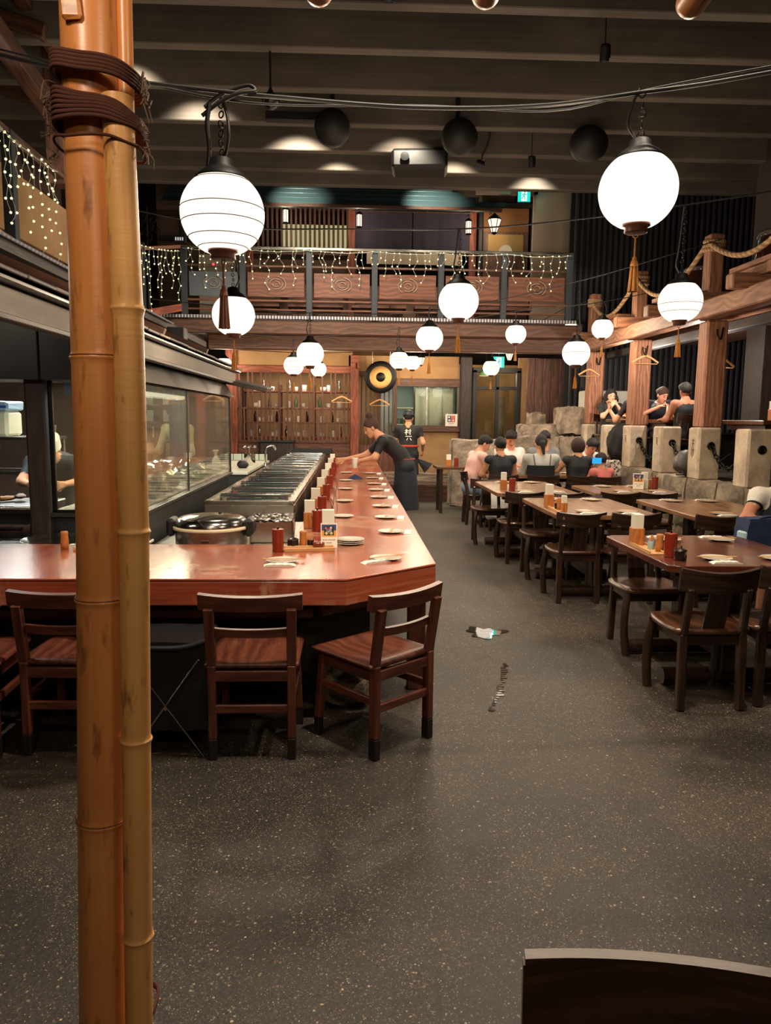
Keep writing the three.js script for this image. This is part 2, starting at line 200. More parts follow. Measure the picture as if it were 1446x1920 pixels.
lantern(3.80, 3.08, 13.1, 0.15, [], 'globe lantern next to the black slatted wall', { top: 3.5, cd: 3 });
lantern(-2.38, 2.5, 14.4, 0.148, [], 'globe lantern half hidden behind the kitchen roof edge', { top: 2.8, tassel: null, cd: 3 });
// lanterns that hang behind and above the viewer, continuing the rows
for (const [x, d] of [[-0.62, 0.35], [1.05, 0.3], [0.2, -1.6]]) lantern(x, 2.62, d, 0.152, [], 'globe lantern of the row behind the bamboo pole', { top: 3.05, cd: 2.9 });

// sagging wires that carry them
function wireThing(label, pts, r = 0.006, n = 60) { return single('lantern_wire', label, 'wire', tube(pts.map(([x, y, d]) => [x, y, -d]), r, n, 6), M.wire, 0, 0, 0); }
wireThing('black double cable carrying the two large front lanterns', [[-1.6, 2.92, 3.0], [-0.95, 2.79, 2.98], [-0.45, 2.745, 2.98], [-0.3, 2.735, 2.98], [0.25, 2.72, 3.0], [0.75, 2.75, 3.02], [1.12, 2.815, 3.04], [1.35, 2.85, 3.04], [1.9, 2.96, 3.05], [3.6, 3.3, 3.1]], 0.008);
wireThing('thin second cable twisted beside the front lantern cable', [[-1.6, 2.94, 3.0], [-0.9, 2.8, 3.0], [-0.4, 2.72, 3.0], [0.3, 2.735, 3.02], [0.8, 2.74, 3.04], [1.15, 2.83, 3.05], [1.9, 2.985, 3.06], [3.6, 3.32, 3.12]], 0.004);
wireThing('black cable carrying the second row of lanterns', [[-1.6, 3.0, 5.6], [-0.86, 2.9, 5.64], [0, 2.93, 5.75], [0.82, 2.97, 5.84], [1.5, 2.99, 5.65], [2.34, 3.05, 5.36], [4.2, 3.35, 5.2]]);
wireThing('black cable carrying the third row of lanterns', [[-2.2, 2.82, 8.6], [-0.46, 2.7, 8.59], [0.88, 2.74, 8.55], [2.49, 3.05, 8.32], [4.0, 3.5, 8.2]]);
wireThing('black cable carrying the fourth row of lanterns', [[-2.4, 2.84, 11.6], [-0.87, 2.74, 11.59], [0.75, 2.92, 11.85], [2.39, 3.09, 10.99], [3.53, 3.19, 10.59], [5, 3.5, 10.4]]);
wireThing('black cable carrying the last row of lanterns', [[-2.4, 2.79, 14.4], [-0.6, 2.72, 14.1], [1.13, 2.8, 14.0], [2.54, 2.84, 13.67], [3.8, 3.49, 13.1], [5, 3.7, 13]]);
single('cable_knot', 'knotted black cable bundle above the banded lantern', 'wire', merge([tube([[-0.56, 2.66, -2.98], [-0.5, 2.7, -2.97], [-0.42, 2.735, -2.96], [-0.36, 2.75, -2.97], [-0.38, 2.77, -2.98], [-0.48, 2.745, -2.99], [-0.55, 2.69, -2.98]], 0.0075, 40, 6), tube([[-0.53, 2.7, -2.97], [-0.54, 2.63, -2.97], [-0.535, 2.55, -2.98], [-0.54, 2.48, -2.98]], 0.009, 12, 6)]), M.wire, 0, 0, 0);

// ---------------------------------------------------------------- ceiling lights and equipment
function downlight(x, y, d, tx, ty, td, cd, ang, label) {
  const t = thing('spotlight', label, 'spotlight', x, y, d, 0, 'black spotlights between the ceiling beams');
  const dir = V(tx - x, ty - y, -(td - d)).normalize(), q = new THREE.Quaternion().setFromUnitVectors(V(0, -1, 0), dir), h = new THREE.Group(); h.name = 'head'; h.quaternion.copy(q); t.add(h);
  part('housing', lathe([[0.001, 0.09], [0.04, 0.085], [0.045, 0.06], [0.045, -0.06], [0.04, -0.06], [0.038, -0.03]], 16), M.black, h);
  part('lens', mv(new THREE.CircleGeometry(0.036, 16), 0, -0.035, 0, PI / 2), glow(1.6, 1.45, 1.2), h);
  part('bracket', merge([mv(cyl(0.006, 0.006, 6.36 - y - 0.07, 6), 0, 0.07 + (6.36 - y - 0.07) / 2, 0), mv(cbox(0.012, 0.12, 0.012), 0.05, 0.03, 0)]), M.black, t);
  const l = new THREE.SpotLight(SPOT, cd, 0, R(ang), 0.5, 2); l.position.copy(dir.clone().multiplyScalar(0.07)); l.target.position.copy(dir.clone().multiplyScalar(3)); l.castShadow = true; l.shadow.radius = 1.6; l.name = 'spot_beam'; t.add(l, l.target); return t;
}
downlight(0.4, 5.0, 2.75, 0.25, 0, 2.9, SPOT_CD, 46, 'black spotlight high above the front of the counter');
downlight(1.9, 5.0, 3.7, 2.0, 0, 4.3, SPOT_CD * 0.6, 40, 'black spotlight high above the near tables');
downlight(0.3, 5.0, 6.6, 0.2, 0, 7.6, SPOT_CD * 0.75, 38, 'black spotlight high above the middle of the counter');
downlight(2.4, 5.0, 7.5, 2.5, 0, 8.5, SPOT_CD * 0.55, 40, 'black spotlight high above the middle tables');
downlight(2.4, 4.95, 10.4, 2.8, 0, 11.2, SPOT_CD * 0.5, 40, 'black spotlight high above the long table');
for (const [x, y, d, tx, ty, td, cd] of [[-1.9, 5.5, 9.35, -1.9, 4.9, 9.85, 14], [-0.75, 5.5, 10.3, -0.75, 4.8, 10.8, 30], [-0.25, 5.45, 11.2, -0.2, 4.8, 11.6, 18], [-2.4, 5.5, 8.4, -2.5, 4.9, 8.85, 12], [1.5, 5.45, 11.15, 1.5, 4.8, 11.65, 16], [2.9, 5.5, 11.95, 2.9, 4.9, 12.38, 12], [0.7, 5.5, 10.3, 0.7, 4.8, 10.82, 14]])
  downlight(x, y, d, tx, ty, td, cd, 50, 'small spotlight tucked up between the ceiling beams');
{ const t = thing('pendant_sensor', 'small black dome hanging on a thin rod from a beam', 'sensor', -0.83, 4.75, 8.1); part('rod', mv(cyl(0.012, 0.012, 1.55, 8), 0, 0.83, 0), M.black, t); part('dome', lathe([[0.001, -0.1], [0.05, -0.09], [0.09, -0.04], [0.1, 0], [0.07, 0.03], [0.03, 0.06], [0.015, 0.1]], 20), M.blackGloss, t); }
function speaker(x, y, d, label) { const t = thing('round_speaker', label, 'speaker', x, y, d, 0, 'round black speakers under the beams'); part('cabinet', mv(lathe([[0.001, 0.3], [0.19, 0.3], [0.215, 0.1], [0.22, 0.02], [0.215, 0]], 28), 0, 0, 0, PI / 2 + 0.35), M.black, t); part('grille', mv(lathe([[0.001, -0.012], [0.12, -0.01], [0.2, 0.004], [0.215, 0.006]], 28), 0, 0, 0, PI / 2 + 0.35), mat(0x15110f, 0.8), t); part('bracket', mv(cbox(0.05, 6.36 - y, 0.05), 0, (6.36 - y) / 2 + 0.02, -0.14), M.black, t); }
speaker(-0.24, 5.03, 9.6, 'round black speaker under the beams left of the projector'); speaker(1.32, 5.0, 9.7, 'round black speaker under the beams right of the projector'); speaker(2.95, 5.0, 9.8, 'round black speaker nearest the black slatted wall');
single('track_rail', 'flat black rail under the beam beside the left speaker', 'rail', cbox(0.75, 0.1, 0.12, 0.01), M.black, -0.68, 5.18, 9.72);
{ const t = thing('projector', 'black projector box hung under the last beams', 'projector', 0.95, 5.1, 11.0, -0.1); part('body', cbox(0.78, 0.26, 0.5, 0.04), M.black, t); part('lens', mv(cyl(0.06, 0.06, 0.08, 16), -0.2, 0, 0.27, PI / 2), M.blackGloss, t); part('bracket', mv(cbox(0.04, 1.08, 0.04), 0, 0.67, 0), M.black, t); part('arm', bar([0.36, 0.13, 0.2], [0.5, 0.25, 0.1], 0.03), M.iron, t); }
{ const t = thing('track_spotlight', 'small black spotlight on a bent chrome arm beside the projector', 'spotlight', 1.78, 5.02, 10.8); part('arm', merge([tube([[0, 0.05, 0], [0.03, 0.16, 0], [0.1, 0.3, 0], [0.12, 0.42, 0], [0.12, 1.34, 0]], 0.012, 12, 6)]), M.steel, t); part('head', mv(cyl(0.05, 0.055, 0.13, 14), 0, 0.02, 0, 0, 0, PI / 2 - 0.3), M.black, t); part('ring', mv(new THREE.TorusGeometry(0.052, 0.006, 6, 16), 0.06, 0.04, 0, 0, PI / 2), M.steel, t); }
// wooden braces and rafters at the left under the gallery roof
for (const [a, b, w, l] of [[[-3.3, 4.1, -9.0], [-3.3, 6.2, -9.0], 0.2, 'upright brown post carrying the left gallery roof'], [[-3.4, 5.5, -5.5], [-3.25, 4.55, -10.5], 0.18, 'long brown rafter sloping along the left gallery'], [[-3.4, 6.1, -6.0], [-3.0, 5.0, -9.9], 0.14, 'slim diagonal brace above the left gallery'], [[-4.6, 5.7, -8.0], [-3.0, 5.25, -8.0], 0.14, 'short cross rafter meeting the gallery post'], [[-4.6, 5.5, -9.6], [-2.9, 5.0, -9.6], 0.12, 'thin cross rafter behind the gallery post']])
  single('wooden_brace', l, 'beam', bar(a, b, w, w, 0.008), M.brownWood, 0, 0, 0);
// ---------------------------------------------------------------- bamboo pole in front
function bambooStalk(pts, r, nodes, uoff) {   // pts: [y, x, d] axis; nodes: heights of the joints
  const rows = [], seg = 28; const y0 = pts[0][0], y1 = pts[pts.length - 1][0], ys = [];
  for (let y = y0; y <= y1 + 1e-6; y += (y1 - y0) / 60) ys.push(y); for (const n of nodes) for (const k of [-0.012, -0.005, -0.0025, 0, 0.0025, 0.006, 0.014]) ys.push(n + k); ys.sort((a, b) => a - b);
  const ax = (y) => { for (let i = 0; i < pts.length - 1; i++) if (y <= pts[i + 1][0] || i === pts.length - 2) { const t = (y - pts[i][0]) / (pts[i + 1][0] - pts[i][0]); return [pts[i][1] + t * (pts[i + 1][1] - pts[i][1]), pts[i][2] + t * (pts[i + 1][2] - pts[i][2])]; } };
  const pos = [], uv = [], idx = [];
  ys.forEach((y, j) => { let q = r; for (const n of nodes) { const e = (y - n); q += 0.0034 * Math.exp(-e * e / 0.00003) - 0.002 * Math.exp(-Math.pow(e - 0.004, 2) / 0.000004); } const [x, d] = ax(y); for (let i = 0; i <= seg; i++) { const a = i / seg * 2 * PI; pos.push(x + q * Math.cos(a), y, -d + q * Math.sin(a)); uv.push(uoff + a * r, y); if (j && i) { const b = j * (seg + 1) + i; idx.push(b, b - 1, b - seg - 2, b, b - seg - 2, b - seg - 1); } } });
  const g = new THREE.BufferGeometry(); g.setAttribute('position', new THREE.Float32BufferAttribute(pos, 3)); g.setAttribute('uv', new THREE.Float32BufferAttribute(uv, 2)); g.setIndex(idx); g.computeVertexNormals(); return g;
}
{
  const t = thing('bamboo_pole', 'two orange bamboo stems lashed together with brown rope, standing before the counter', 'pole', 0, 0, 0);
  const dirt = M.bambooNode;
  const A = [[0, -0.468, 1.3], [0.432, -0.4585, 1.3], [1.346, -0.4265, 1.3], [1.8, -0.4205, 1.3], [2.2, -0.4185, 1.3], [3.6, -0.41, 1.3]];
  const st = part('thick_stem', bambooStalk(A, 0.0455, [0.36, 0.825, 1.232, 1.644, 2.3, 2.9], 0), M.bamboo, t);
  for (const n of [0.825, 1.232, 1.644]) { const x = n < 1 ? -0.4448 : n < 1.4 ? -0.4305 : -0.4226; part('joint', mv(new THREE.TorusGeometry(0.0472, 0.0013, 6, 40), x, n + 0.003, -1.3, PI / 2), dirt, st); }
  const B = [[0, -0.395, 1.265], [0.458, -0.384, 1.265], [1.35, -0.365, 1.265], [1.7, -0.3635, 1.265], [2.045, -0.3695, 1.265]];
  part('half_stem', bambooStalk(B, 0.0245, [0.614, 0.987, 1.355, 1.721], 0.16), M.bambooPale, t);
  const C = [[1.95, -0.366, 1.3], [3.6, -0.352, 1.3]]; part('rear_stem', bambooStalk(C, 0.0125, [2.4, 3.0], 0.3), M.bamboo, t);
  const peg = part('bamboo_peg', mv(jitter(cbox(0.03, 0.1, 0.012, 0.004), 0.002), -0.432, 2.2, -1.248, 0.05, 0, 0.06), M.bamboo, t); part('screw', mv(cyl(0.003, 0.003, 0.004, 8), -0.435, 2.215, -1.241, PI / 2), M.steel, peg);
  const wrap = (y, tilt, ph, r, wob) => { const p = []; for (let i = 0; i <= 30; i++) { const a = i / 30 * 2 * PI; const e = (q) => Math.sign(q) * Math.pow(Math.abs(q), 0.72), sx = y < 1 ? -0.021 : 0; p.push([-0.4055 + sx + 0.0665 * e(Math.cos(a)), y + tilt * Math.cos(a - ph) + wob * Math.sin(5 * a + ph * 3), -1.291 + 0.058 * e(Math.sin(a))]); } return tube(p, r, 80, 6); };
  const ropes = []; for (let i = 0; i < 5; i++) ropes.push(wrap(2.072 + i * 0.0055, 0.012, 3.0, 0.0036, 0.001)); for (let i = 0; i < 7; i++) ropes.push(wrap(2.0 + i * 0.0055, 0.006 + i * 0.002, 2.2 + i * 0.12, 0.0036, 0.0014));
  part('rope_lashing', merge(ropes), M.rope, t); part('rope_strand', wrap(1.975, 0.004, 2.5, 0.0026, 0.002), M.rope, t);
  const lo = [wrap(0.447, 0.014, -0.5, 0.0028, 0.001), wrap(0.438, 0.016, -0.4, 0.0025, 0.0008)]; part('lower_twine', merge(lo), M.rope, t);
  const fr = []; for (let i = 0; i < 46; i++) { const s = i % 2 ? 1 : -1, y = rr(1.96, 2.09), x = -0.4055 + s * 0.068; fr.push(tube([[x, y, -1.29], [x + s * rr(0.004, 0.014), y + rr(-0.015, 0.01), -1.29 + rr(-0.01, 0.02)], [x + s * rr(0.002, 0.018), y - rr(0.004, 0.034), -1.28 + rr(-0.01, 0.02)]], 0.0012, 5, 4)); } part('frayed_fibres', merge(fr), mat(0x6b5346, 0.95), t).userData.kind = 'stuff';
}
{ // bamboo rods overhead whose cut ends show at the top
  [[-0.05, 2.17, 1.2, 'bamboo rod end overhead beside the pole'], [0.197, 2.175, 1.2, 'bamboo rod end overhead above the middle of the hall'], [0.508, 2.172, 1.2, 'bamboo rod end overhead above the aisle tables']].forEach(([x, y, d, l], i) => {
    const t = thing('bamboo_rod', l, 'bamboo rod', x, y, d, 0, 'bamboo rods of the awning overhead'); const g = lathe([[0.001, 0], [0.014, -0.001], [0.02, 0.004], [0.0225, 0.014], [0.0225, 0.3], [0.024, 0.303], [0.0225, 0.31], [0.0225, 1.6]], 20); const u = g.attributes.uv; for (let k = 0; k < u.count; k++) u.setXY(k, u.getX(k) * 0.14, u.getY(k) * 1.6); mv(g, 0, 0, 0, PI / 2 - 0.1); part('stem', g, M.bamboo, t); });
  const u = thing('bamboo_crossbar', 'bamboo crossbar that carries the overhead rods', 'bamboo rod', 0.2, 2.36, 0.5); const g = mv(cyl(0.03, 0.03, 2.2, 18), 0, 0, 0, 0, 0, PI / 2); part('stem', g, M.bamboo, u);
}
// ---------------------------------------------------------------- counter
const CH = 0.76;
{
  const t = thing('bar_counter', 'long thick red lacquered counter slab, L-shaped with a cut corner', 'counter', 0, 0, 0);
  const out = [[-4.2, 3.62], [-0.02, 3.6], [0.47, 4.0], [0.47, 14.6], [-0.36, 14.6], [-0.36, 4.6], [-4.2, 4.6]];
  part('slab', prism(out, CH - 0.012, CH, 0.005), M.counter, t);
  const out2 = out.map(([x, d], i) => [x + (i === 2 || i === 3 ? -0.002 : 0), d + (i < 3 ? 0.002 : 0)]);
  part('slab_edge', prism(out2, CH - 0.135, CH - 0.012, 0.006), M.counter, t);
  const base = part('base_panel', prism([[-4.2, 4.12], [-0.2, 4.1], [0.12, 4.4], [0.12, 14.5], [0.05, 14.5], [0.05, 4.43], [-0.22, 4.17], [-4.2, 4.19]], 0.0, CH - 0.136, 0.004), M.blackWood, t);
  for (let i = 0; i < 9; i++) part('front_board', mv(cbox(0.4, 0.44, 0.025, 0.006), -0.45 - i * 0.42, 0.3, -4.1), M.blackWood, base);
  part('foot_shelf', merge([mv(cbox(3.6, 0.05, 0.2, 0.006), -2.0, 0.5, -4.02), bar([-0.2, 0.5, -4.02], [0.2, 0.5, -4.36], 0.16, 0.05)]), M.loft, t);
  for (const [x, d] of [[0.38, 4.16], [0.38, 7.6], [0.38, 11], [0.38, 14.3]]) part('leg', mv(cbox(0.1, CH - 0.135, 0.1, 0.006), x, (CH - 0.135) / 2, -d), M.redChair, t);
  for (const d of [5.4, 6.8, 8.2, 9.6]) part('bracket', bar([0.12, 0.3, -d], [0.38, 0.6, -d], 0.06), M.blackWood, t);
}
single('footing_stone', 'rough grey boulder under the cut corner of the counter', 'stone', jitter(new THREE.IcosahedronGeometry(0.17, 2).scale(1, 0.72, 0.8), 0.04), M.stone, 0.0, 0.1, 3.95);
// inside of the counter
single('work_shelf', 'low steel work shelf behind the counter corner', 'shelf', cbox(0.95, 0.05, 1.5, 0.005), M.steel, -0.85, 0.66, 5.4); 
{ const t = thing('work_bench', 'dark cabinet under the steel work shelf', 'cabinet', -0.85, 0, 5.4); part('body', mv(cbox(0.9, 0.63, 1.44, 0.01), 0, 0.318, 0), M.black, t); part('door', mv(cbox(0.42, 0.5, 0.02), -0.22, 0.33, 0.73), M.hood, t); part('door', mv(cbox(0.42, 0.5, 0.02), 0.22, 0.33, 0.73), M.hood, t); }
{ // rice cooker
  const t = thing('rice_cooker', 'large round steel rice cooker with black side handles', 'rice cooker', -0.93, 0.685, 5.0);
  part('pot', lathe([[0.001, 0], [0.225, 0], [0.235, 0.02], [0.235, 0.12], [0.24, 0.125]], 48), M.steel, t);
  part('lid', lathe([[0.238, 0.138], [0.24, 0.15], [0.225, 0.185], [0.19, 0.2], [0.1, 0.212], [0.001, 0.215]], 48), M.steelBright, t);
  part('seal_band', lathe([[0.236, 0.118], [0.25, 0.12], [0.25, 0.136], [0.236, 0.14]], 48), M.cream, t);
  const dial = part('label_plate', mv(cbox(0.06, 0.022, 0.004), 0, 0.06, 0.236), M.steelBright, t); part('window', mv(cbox(0.048, 0.012, 0.004), 0, 0.06, 0.239), M.black, dial);
  for (const s of [-1, 1]) part('handle', mv(cbox(0.06, 0.12, 0.16, 0.02), s * 0.255, 0.13, 0), M.black, t);
  part('vent', mv(cyl(0.012, 0.01, 0.012, 12), 0.05, 0.218, -0.05), M.black, t);
}
{ const t = thing('foil_tray', 'rectangular steel pan under crumpled foil beside the rice cooker', 'pan', -0.55, 0.685, 5.3, 0.05); part('pan', merge([mv(cbox(0.3, 0.02, 0.4, 0.004), 0, 0.012, 0), ...[[-0.14, 0, 0.02, 0.4], [0.14, 0, 0.02, 0.4], [0, 0.19, 0.3, 0.02], [0, -0.19, 0.3, 0.02]].map(([x, z, w, d]) => mv(cbox(w, 0.13, d, 0.004), x, 0.08, z))]), M.steel, t); const g = new THREE.PlaneGeometry(0.3, 0.42, 22, 22); g.rotateX(-PI / 2); jitter(g, 0.018); g.translate(0, 0.152, 0); part('foil', g, M.foil, t); }
{ // cold case
  const t = thing('cold_case', 'long steel refrigerated counter case with glass lids', 'display case', -0.86, 0, 6.35);
  const L = 8.4, W = 0.76, H = 0.83; part('body', mv(cbox(W, H - 0.03, L, 0.006), 0, (H - 0.03) / 2, -L / 2), M.steel, t);
  part('rim', merge([mv(cbox(0.05, 0.035, L), -W / 2 + 0.025, H - 0.015, -L / 2), mv(cbox(0.05, 0.035, L), W / 2 - 0.025, H - 0.015, -L / 2), mv(cbox(W, 0.035, 0.04), 0, H - 0.015, -0.02), mv(cbox(W, 0.035, 0.04), 0, H - 0.015, -L + 0.02)]), M.steel, t);
  for (let i = 0; i < 13; i++) { const z = -0.36 - i * 0.625; const f = part('lid', merge([mv(cbox(W - 0.1, 0.012, 0.03), 0, H - 0.006, z + 0.29), mv(cbox(W - 0.1, 0.012, 0.03), 0, H - 0.006, z - 0.29), mv(cbox(0.02, 0.012, 0.6), -W / 2 + 0.06, H - 0.006, z), mv(cbox(0.02, 0.012, 0.6), W / 2 - 0.06, H - 0.006, z)]), M.steel, t);
    part('pane', mv(cbox(W - 0.12, 0.006, 0.55, 0.001), 0, H - 0.012, z), mat(0x2a3a40, 0.06, { metalness: 0.1, clearcoat: 1 }), f); part('grab_bar', merge([mv(cyl(0.014, 0.014, W - 0.16, 10), 0.02, H + 0.028, z + 0.1, 0, 0, PI / 2), mv(cbox(0.02, 0.04, 0.02), -0.28, H + 0.01, z + 0.1), mv(cbox(0.02, 0.04, 0.02), 0.3, H + 0.01, z + 0.1)]), M.steelBright, f); part('rail', mv(cyl(0.011, 0.011, W - 0.18, 8), 0.03, H + 0.012, z - 0.08, 0, 0, PI / 2), M.steelBright, f); }
  part('end_cap', mv(cbox(W + 0.04, 0.12, 0.1, 0.01), 0.1, H + 0.04, -L - 0.02), M.black, t);
}
{ const t = thing('dark_console', 'dark slanted box at the far end of the steel cold case', 'console', -1.45, 0, 14.9); part('body', mv(cbox(0.66, 1.05, 0.4, 0.02), 0, 0.525, 0), M.blackWood, t); part('top', mv(cbox(0.7, 0.03, 0.44), 0, 1.06, 0), M.black, t); }
single('notice_card', 'small pale blue notice card behind the far end of the cold case', 'card', mv(cbox(0.2, 0.12, 0.01, 0.001), 0, 0.06, 0, -0.2), mat(0xa9c4c8, 0.7), -0.42, 0.95, 15.02);
// prep bench with cloths and steel pots left of the cold case
{ const t = thing('prep_bench', 'pale tiled prep bench left of the cold case', 'bench', -1.72, 0, 11.2); part('body', mv(cbox(0.7, 0.78, 2.6, 0.01), 0, 0.39, 0), M.hood, t); part('worktop', mv(cbox(0.74, 0.04, 2.66, 0.006), 0, 0.8, 0), mat(0xb9b7a4, 0.3), t); for (let i = 0; i < 5; i++) part('tile', mv(cbox(0.13, 0.1, 0.012), -0.28 + i * 0.14, 0.88, -1.2), mat(0xa9b2a4, 0.2), t); }
single('folded_cloth', 'folded white cloths on the prep bench', 'cloth', mv(jitter(cbox(0.34, 0.06, 0.26, 0.02), 0.008), 0, 0.03, 0), M.white, -1.82, 0.821, 10.4);
single('black_pouch', 'small black pouch on the prep bench', 'pouch', jitter(new THREE.SphereGeometry(0.07, 12, 8).scale(1.2, 0.8, 0.8), 0.012), M.black, -1.52, 0.87, 10.6);
{ const t = thing('utensil_pot', 'steel pot holding ladles on the prep bench', 'pot', -1.5, 0.82, 11.2); part('pot', lathe([[0.001, 0], [0.08, 0], [0.085, 0.17], [0.078, 0.17], [0.074, 0.01]], 20), M.steelBright, t); for (let i = 0; i < 4; i++) { const a = i * 1.5; const l = part('ladle', tube([[0.02 * Math.cos(a), 0.05, 0.02 * Math.sin(a)], [0.07 * Math.cos(a), 0.26, 0.07 * Math.sin(a)]], 0.006, 6, 5), M.steelBright, t); part('bowl', mv(new THREE.SphereGeometry(0.035, 12, 8).scale(1, 0.6, 1), 0.075 * Math.cos(a), 0.28, 0.075 * Math.sin(a)), M.steelBright, l); } }
{ const t = thing('faucet', 'curved chrome faucet beside the utensil pot', 'faucet', -1.3, 0.82, 11.5); part('neck', tube([[0, 0, 0], [0, 0.18, 0], [0.04, 0.27, 0], [0.12, 0.28, 0], [0.16, 0.22, 0]], 0.016, 20, 8), M.steelBright, t); part('base', cyl(0.03, 0.025, 0.04, 14), M.steelBright, t); }
single('spray_bottle', 'white pump bottle at the end of the kitchen glass', 'bottle', lathe([[0.001, 0], [0.05, 0], [0.055, 0.02], [0.055, 0.14], [0.03, 0.19], [0.02, 0.2], [0.02, 0.25], [0.04, 0.26], [0.04, 0.28], [0.001, 0.285]], 18), M.white, -1.78, 0.821, 9.98);
// ---------------------------------------------------------------- kitchen island with glass and hood
const GX = -1.43, GD0 = 5.1, GD1 = 8.92;
{ const t = thing('grill_station', 'black grill station base behind the glass', 'grill', 0, 0, 0);
  part('base', merge([mv(cbox(0.66, 0.86, GD1 - GD0 - 0.02, 0.01), -1.775, 0.43, -(GD0 + GD1) / 2)]), M.black, t);
  part('sill', merge([mv(cbox(0.06, 0.03, GD1 - GD0 + 0.04), GX, 0.876, -(GD0 + GD1) / 2), mv(cbox(0.7, 0.03, 0.06), -1.76, 0.876, -GD0)]), M.hood, t);
  part('grill_top', mv(cbox(0.56, 0.02, 3.6), -1.8, 0.872, -7.0), M.steel, t); }
for (const [x, d, s] of [[-1.72, 5.5, 0.2], [-1.7, 6.15, 0.24], [-1.72, 6.8, 0.2], [-1.68, 8.0, 0.16]]) { const g = new THREE.IcosahedronGeometry(s, 4).scale(0.9, 0.75, 1.1); jitter(g, 0.05); single('foil_mound', 'crumpled foil heaped over the grill behind the glass', 'foil', g, M.foil, x, 0.93 + s * 0.3, d, 0, 'foil mounds on the grill'); }
{ const t = thing('glass_partition', 'smoky glass partition around the grill with dark corner post', 'partition', 0, 0, 0);
  const pane = (g) => part('pane', g, M.glassSmoky, t);
  pane(mv(cbox(0.56, 0.87, 0.008, 0.001), -1.715, 1.325, -GD0)); pane(mv(cbox(0.008, 0.87, 1.5, 0.001), GX, 1.325, -(GD0 + 0.78))); pane(mv(cbox(0.008, 0.87, 2.24, 0.001), GX, 1.325, -(GD0 + 2.68)));
  part('mullion', mv(cbox(0.02, 0.88, 0.02), GX, 1.325, -6.64), M.black, t); part('mullion', mv(cbox(0.03, 0.88, 0.03), GX, 1.325, -GD1), M.iron, t); part('mullion', mv(cbox(0.03, 0.88, 0.03), GX, 1.325, -GD0), M.iron, t);
  part('frame', merge([mv(cbox(0.03, 0.9, 0.03), -1.99, 1.32, -GD0), mv(cbox(0.56, 0.02, 0.03), -1.715, 0.9, -GD0)]), M.iron, t); }
single('kitchen_post', 'rough blackened wooden post at the corner of the grill hood', 'post', mv(jitter(cbox(0.13, 1.79, 0.14, 0.012), 0.006), 0, 0.895, 0), M.blackWood, -2.075, 0, 5.12);
{ const t = thing('range_hood', 'black sheet metal hood over the grill', 'hood', 0, 0, 0);
  const loop = (x0, x1, d0, d1, y) => [[x0, y, -d0], [x1, y, -d0], [x1, y, -d1], [x0, y, -d1]];
  const v = [...loop(-2.02, -1.38, 5.0, 9.0, 1.77), ...loop(-2.01, -1.62, 5.0, 8.8, 2.2)], f = [[0, 1, 5, 4], [1, 2, 6, 5], [2, 3, 7, 6], [3, 0, 4, 7], [4, 5, 6, 7]]; part('canopy', uvBox(hull(v, f)), M.hood, t);
  const v2 = [...loop(-4.6, -2.02, 5.0, 5.5, 1.77), ...loop(-4.6, -2.012, 5.0, 5.5, 2.2)]; part('side_canopy', uvBox(hull(v2, [...f, [3, 2, 1, 0]])), M.hood, t);
  part('seam', mv(cbox(0.012, 0.44, 0.012), -2.016, 1.985, -4.996), M.iron, t);
  part('soot_board', mv(cbox(0.03, 0.1, 3.9), GX - 0.02, 1.8, -6.98), M.blackWood, t);
  part('inner_lamp', mv(cbox(0.1, 0.03, 2.4), -1.85, 1.74, -7.2), glow(1.5, 1.55, 1.4), t);
  const l = new THREE.RectAreaLight(COOL, 75, 0.12, 2.4); l.position.set(-1.85, 1.715, -7.2); l.rotation.x = -PI / 2; l.name = 'hood_light'; t.add(l); }
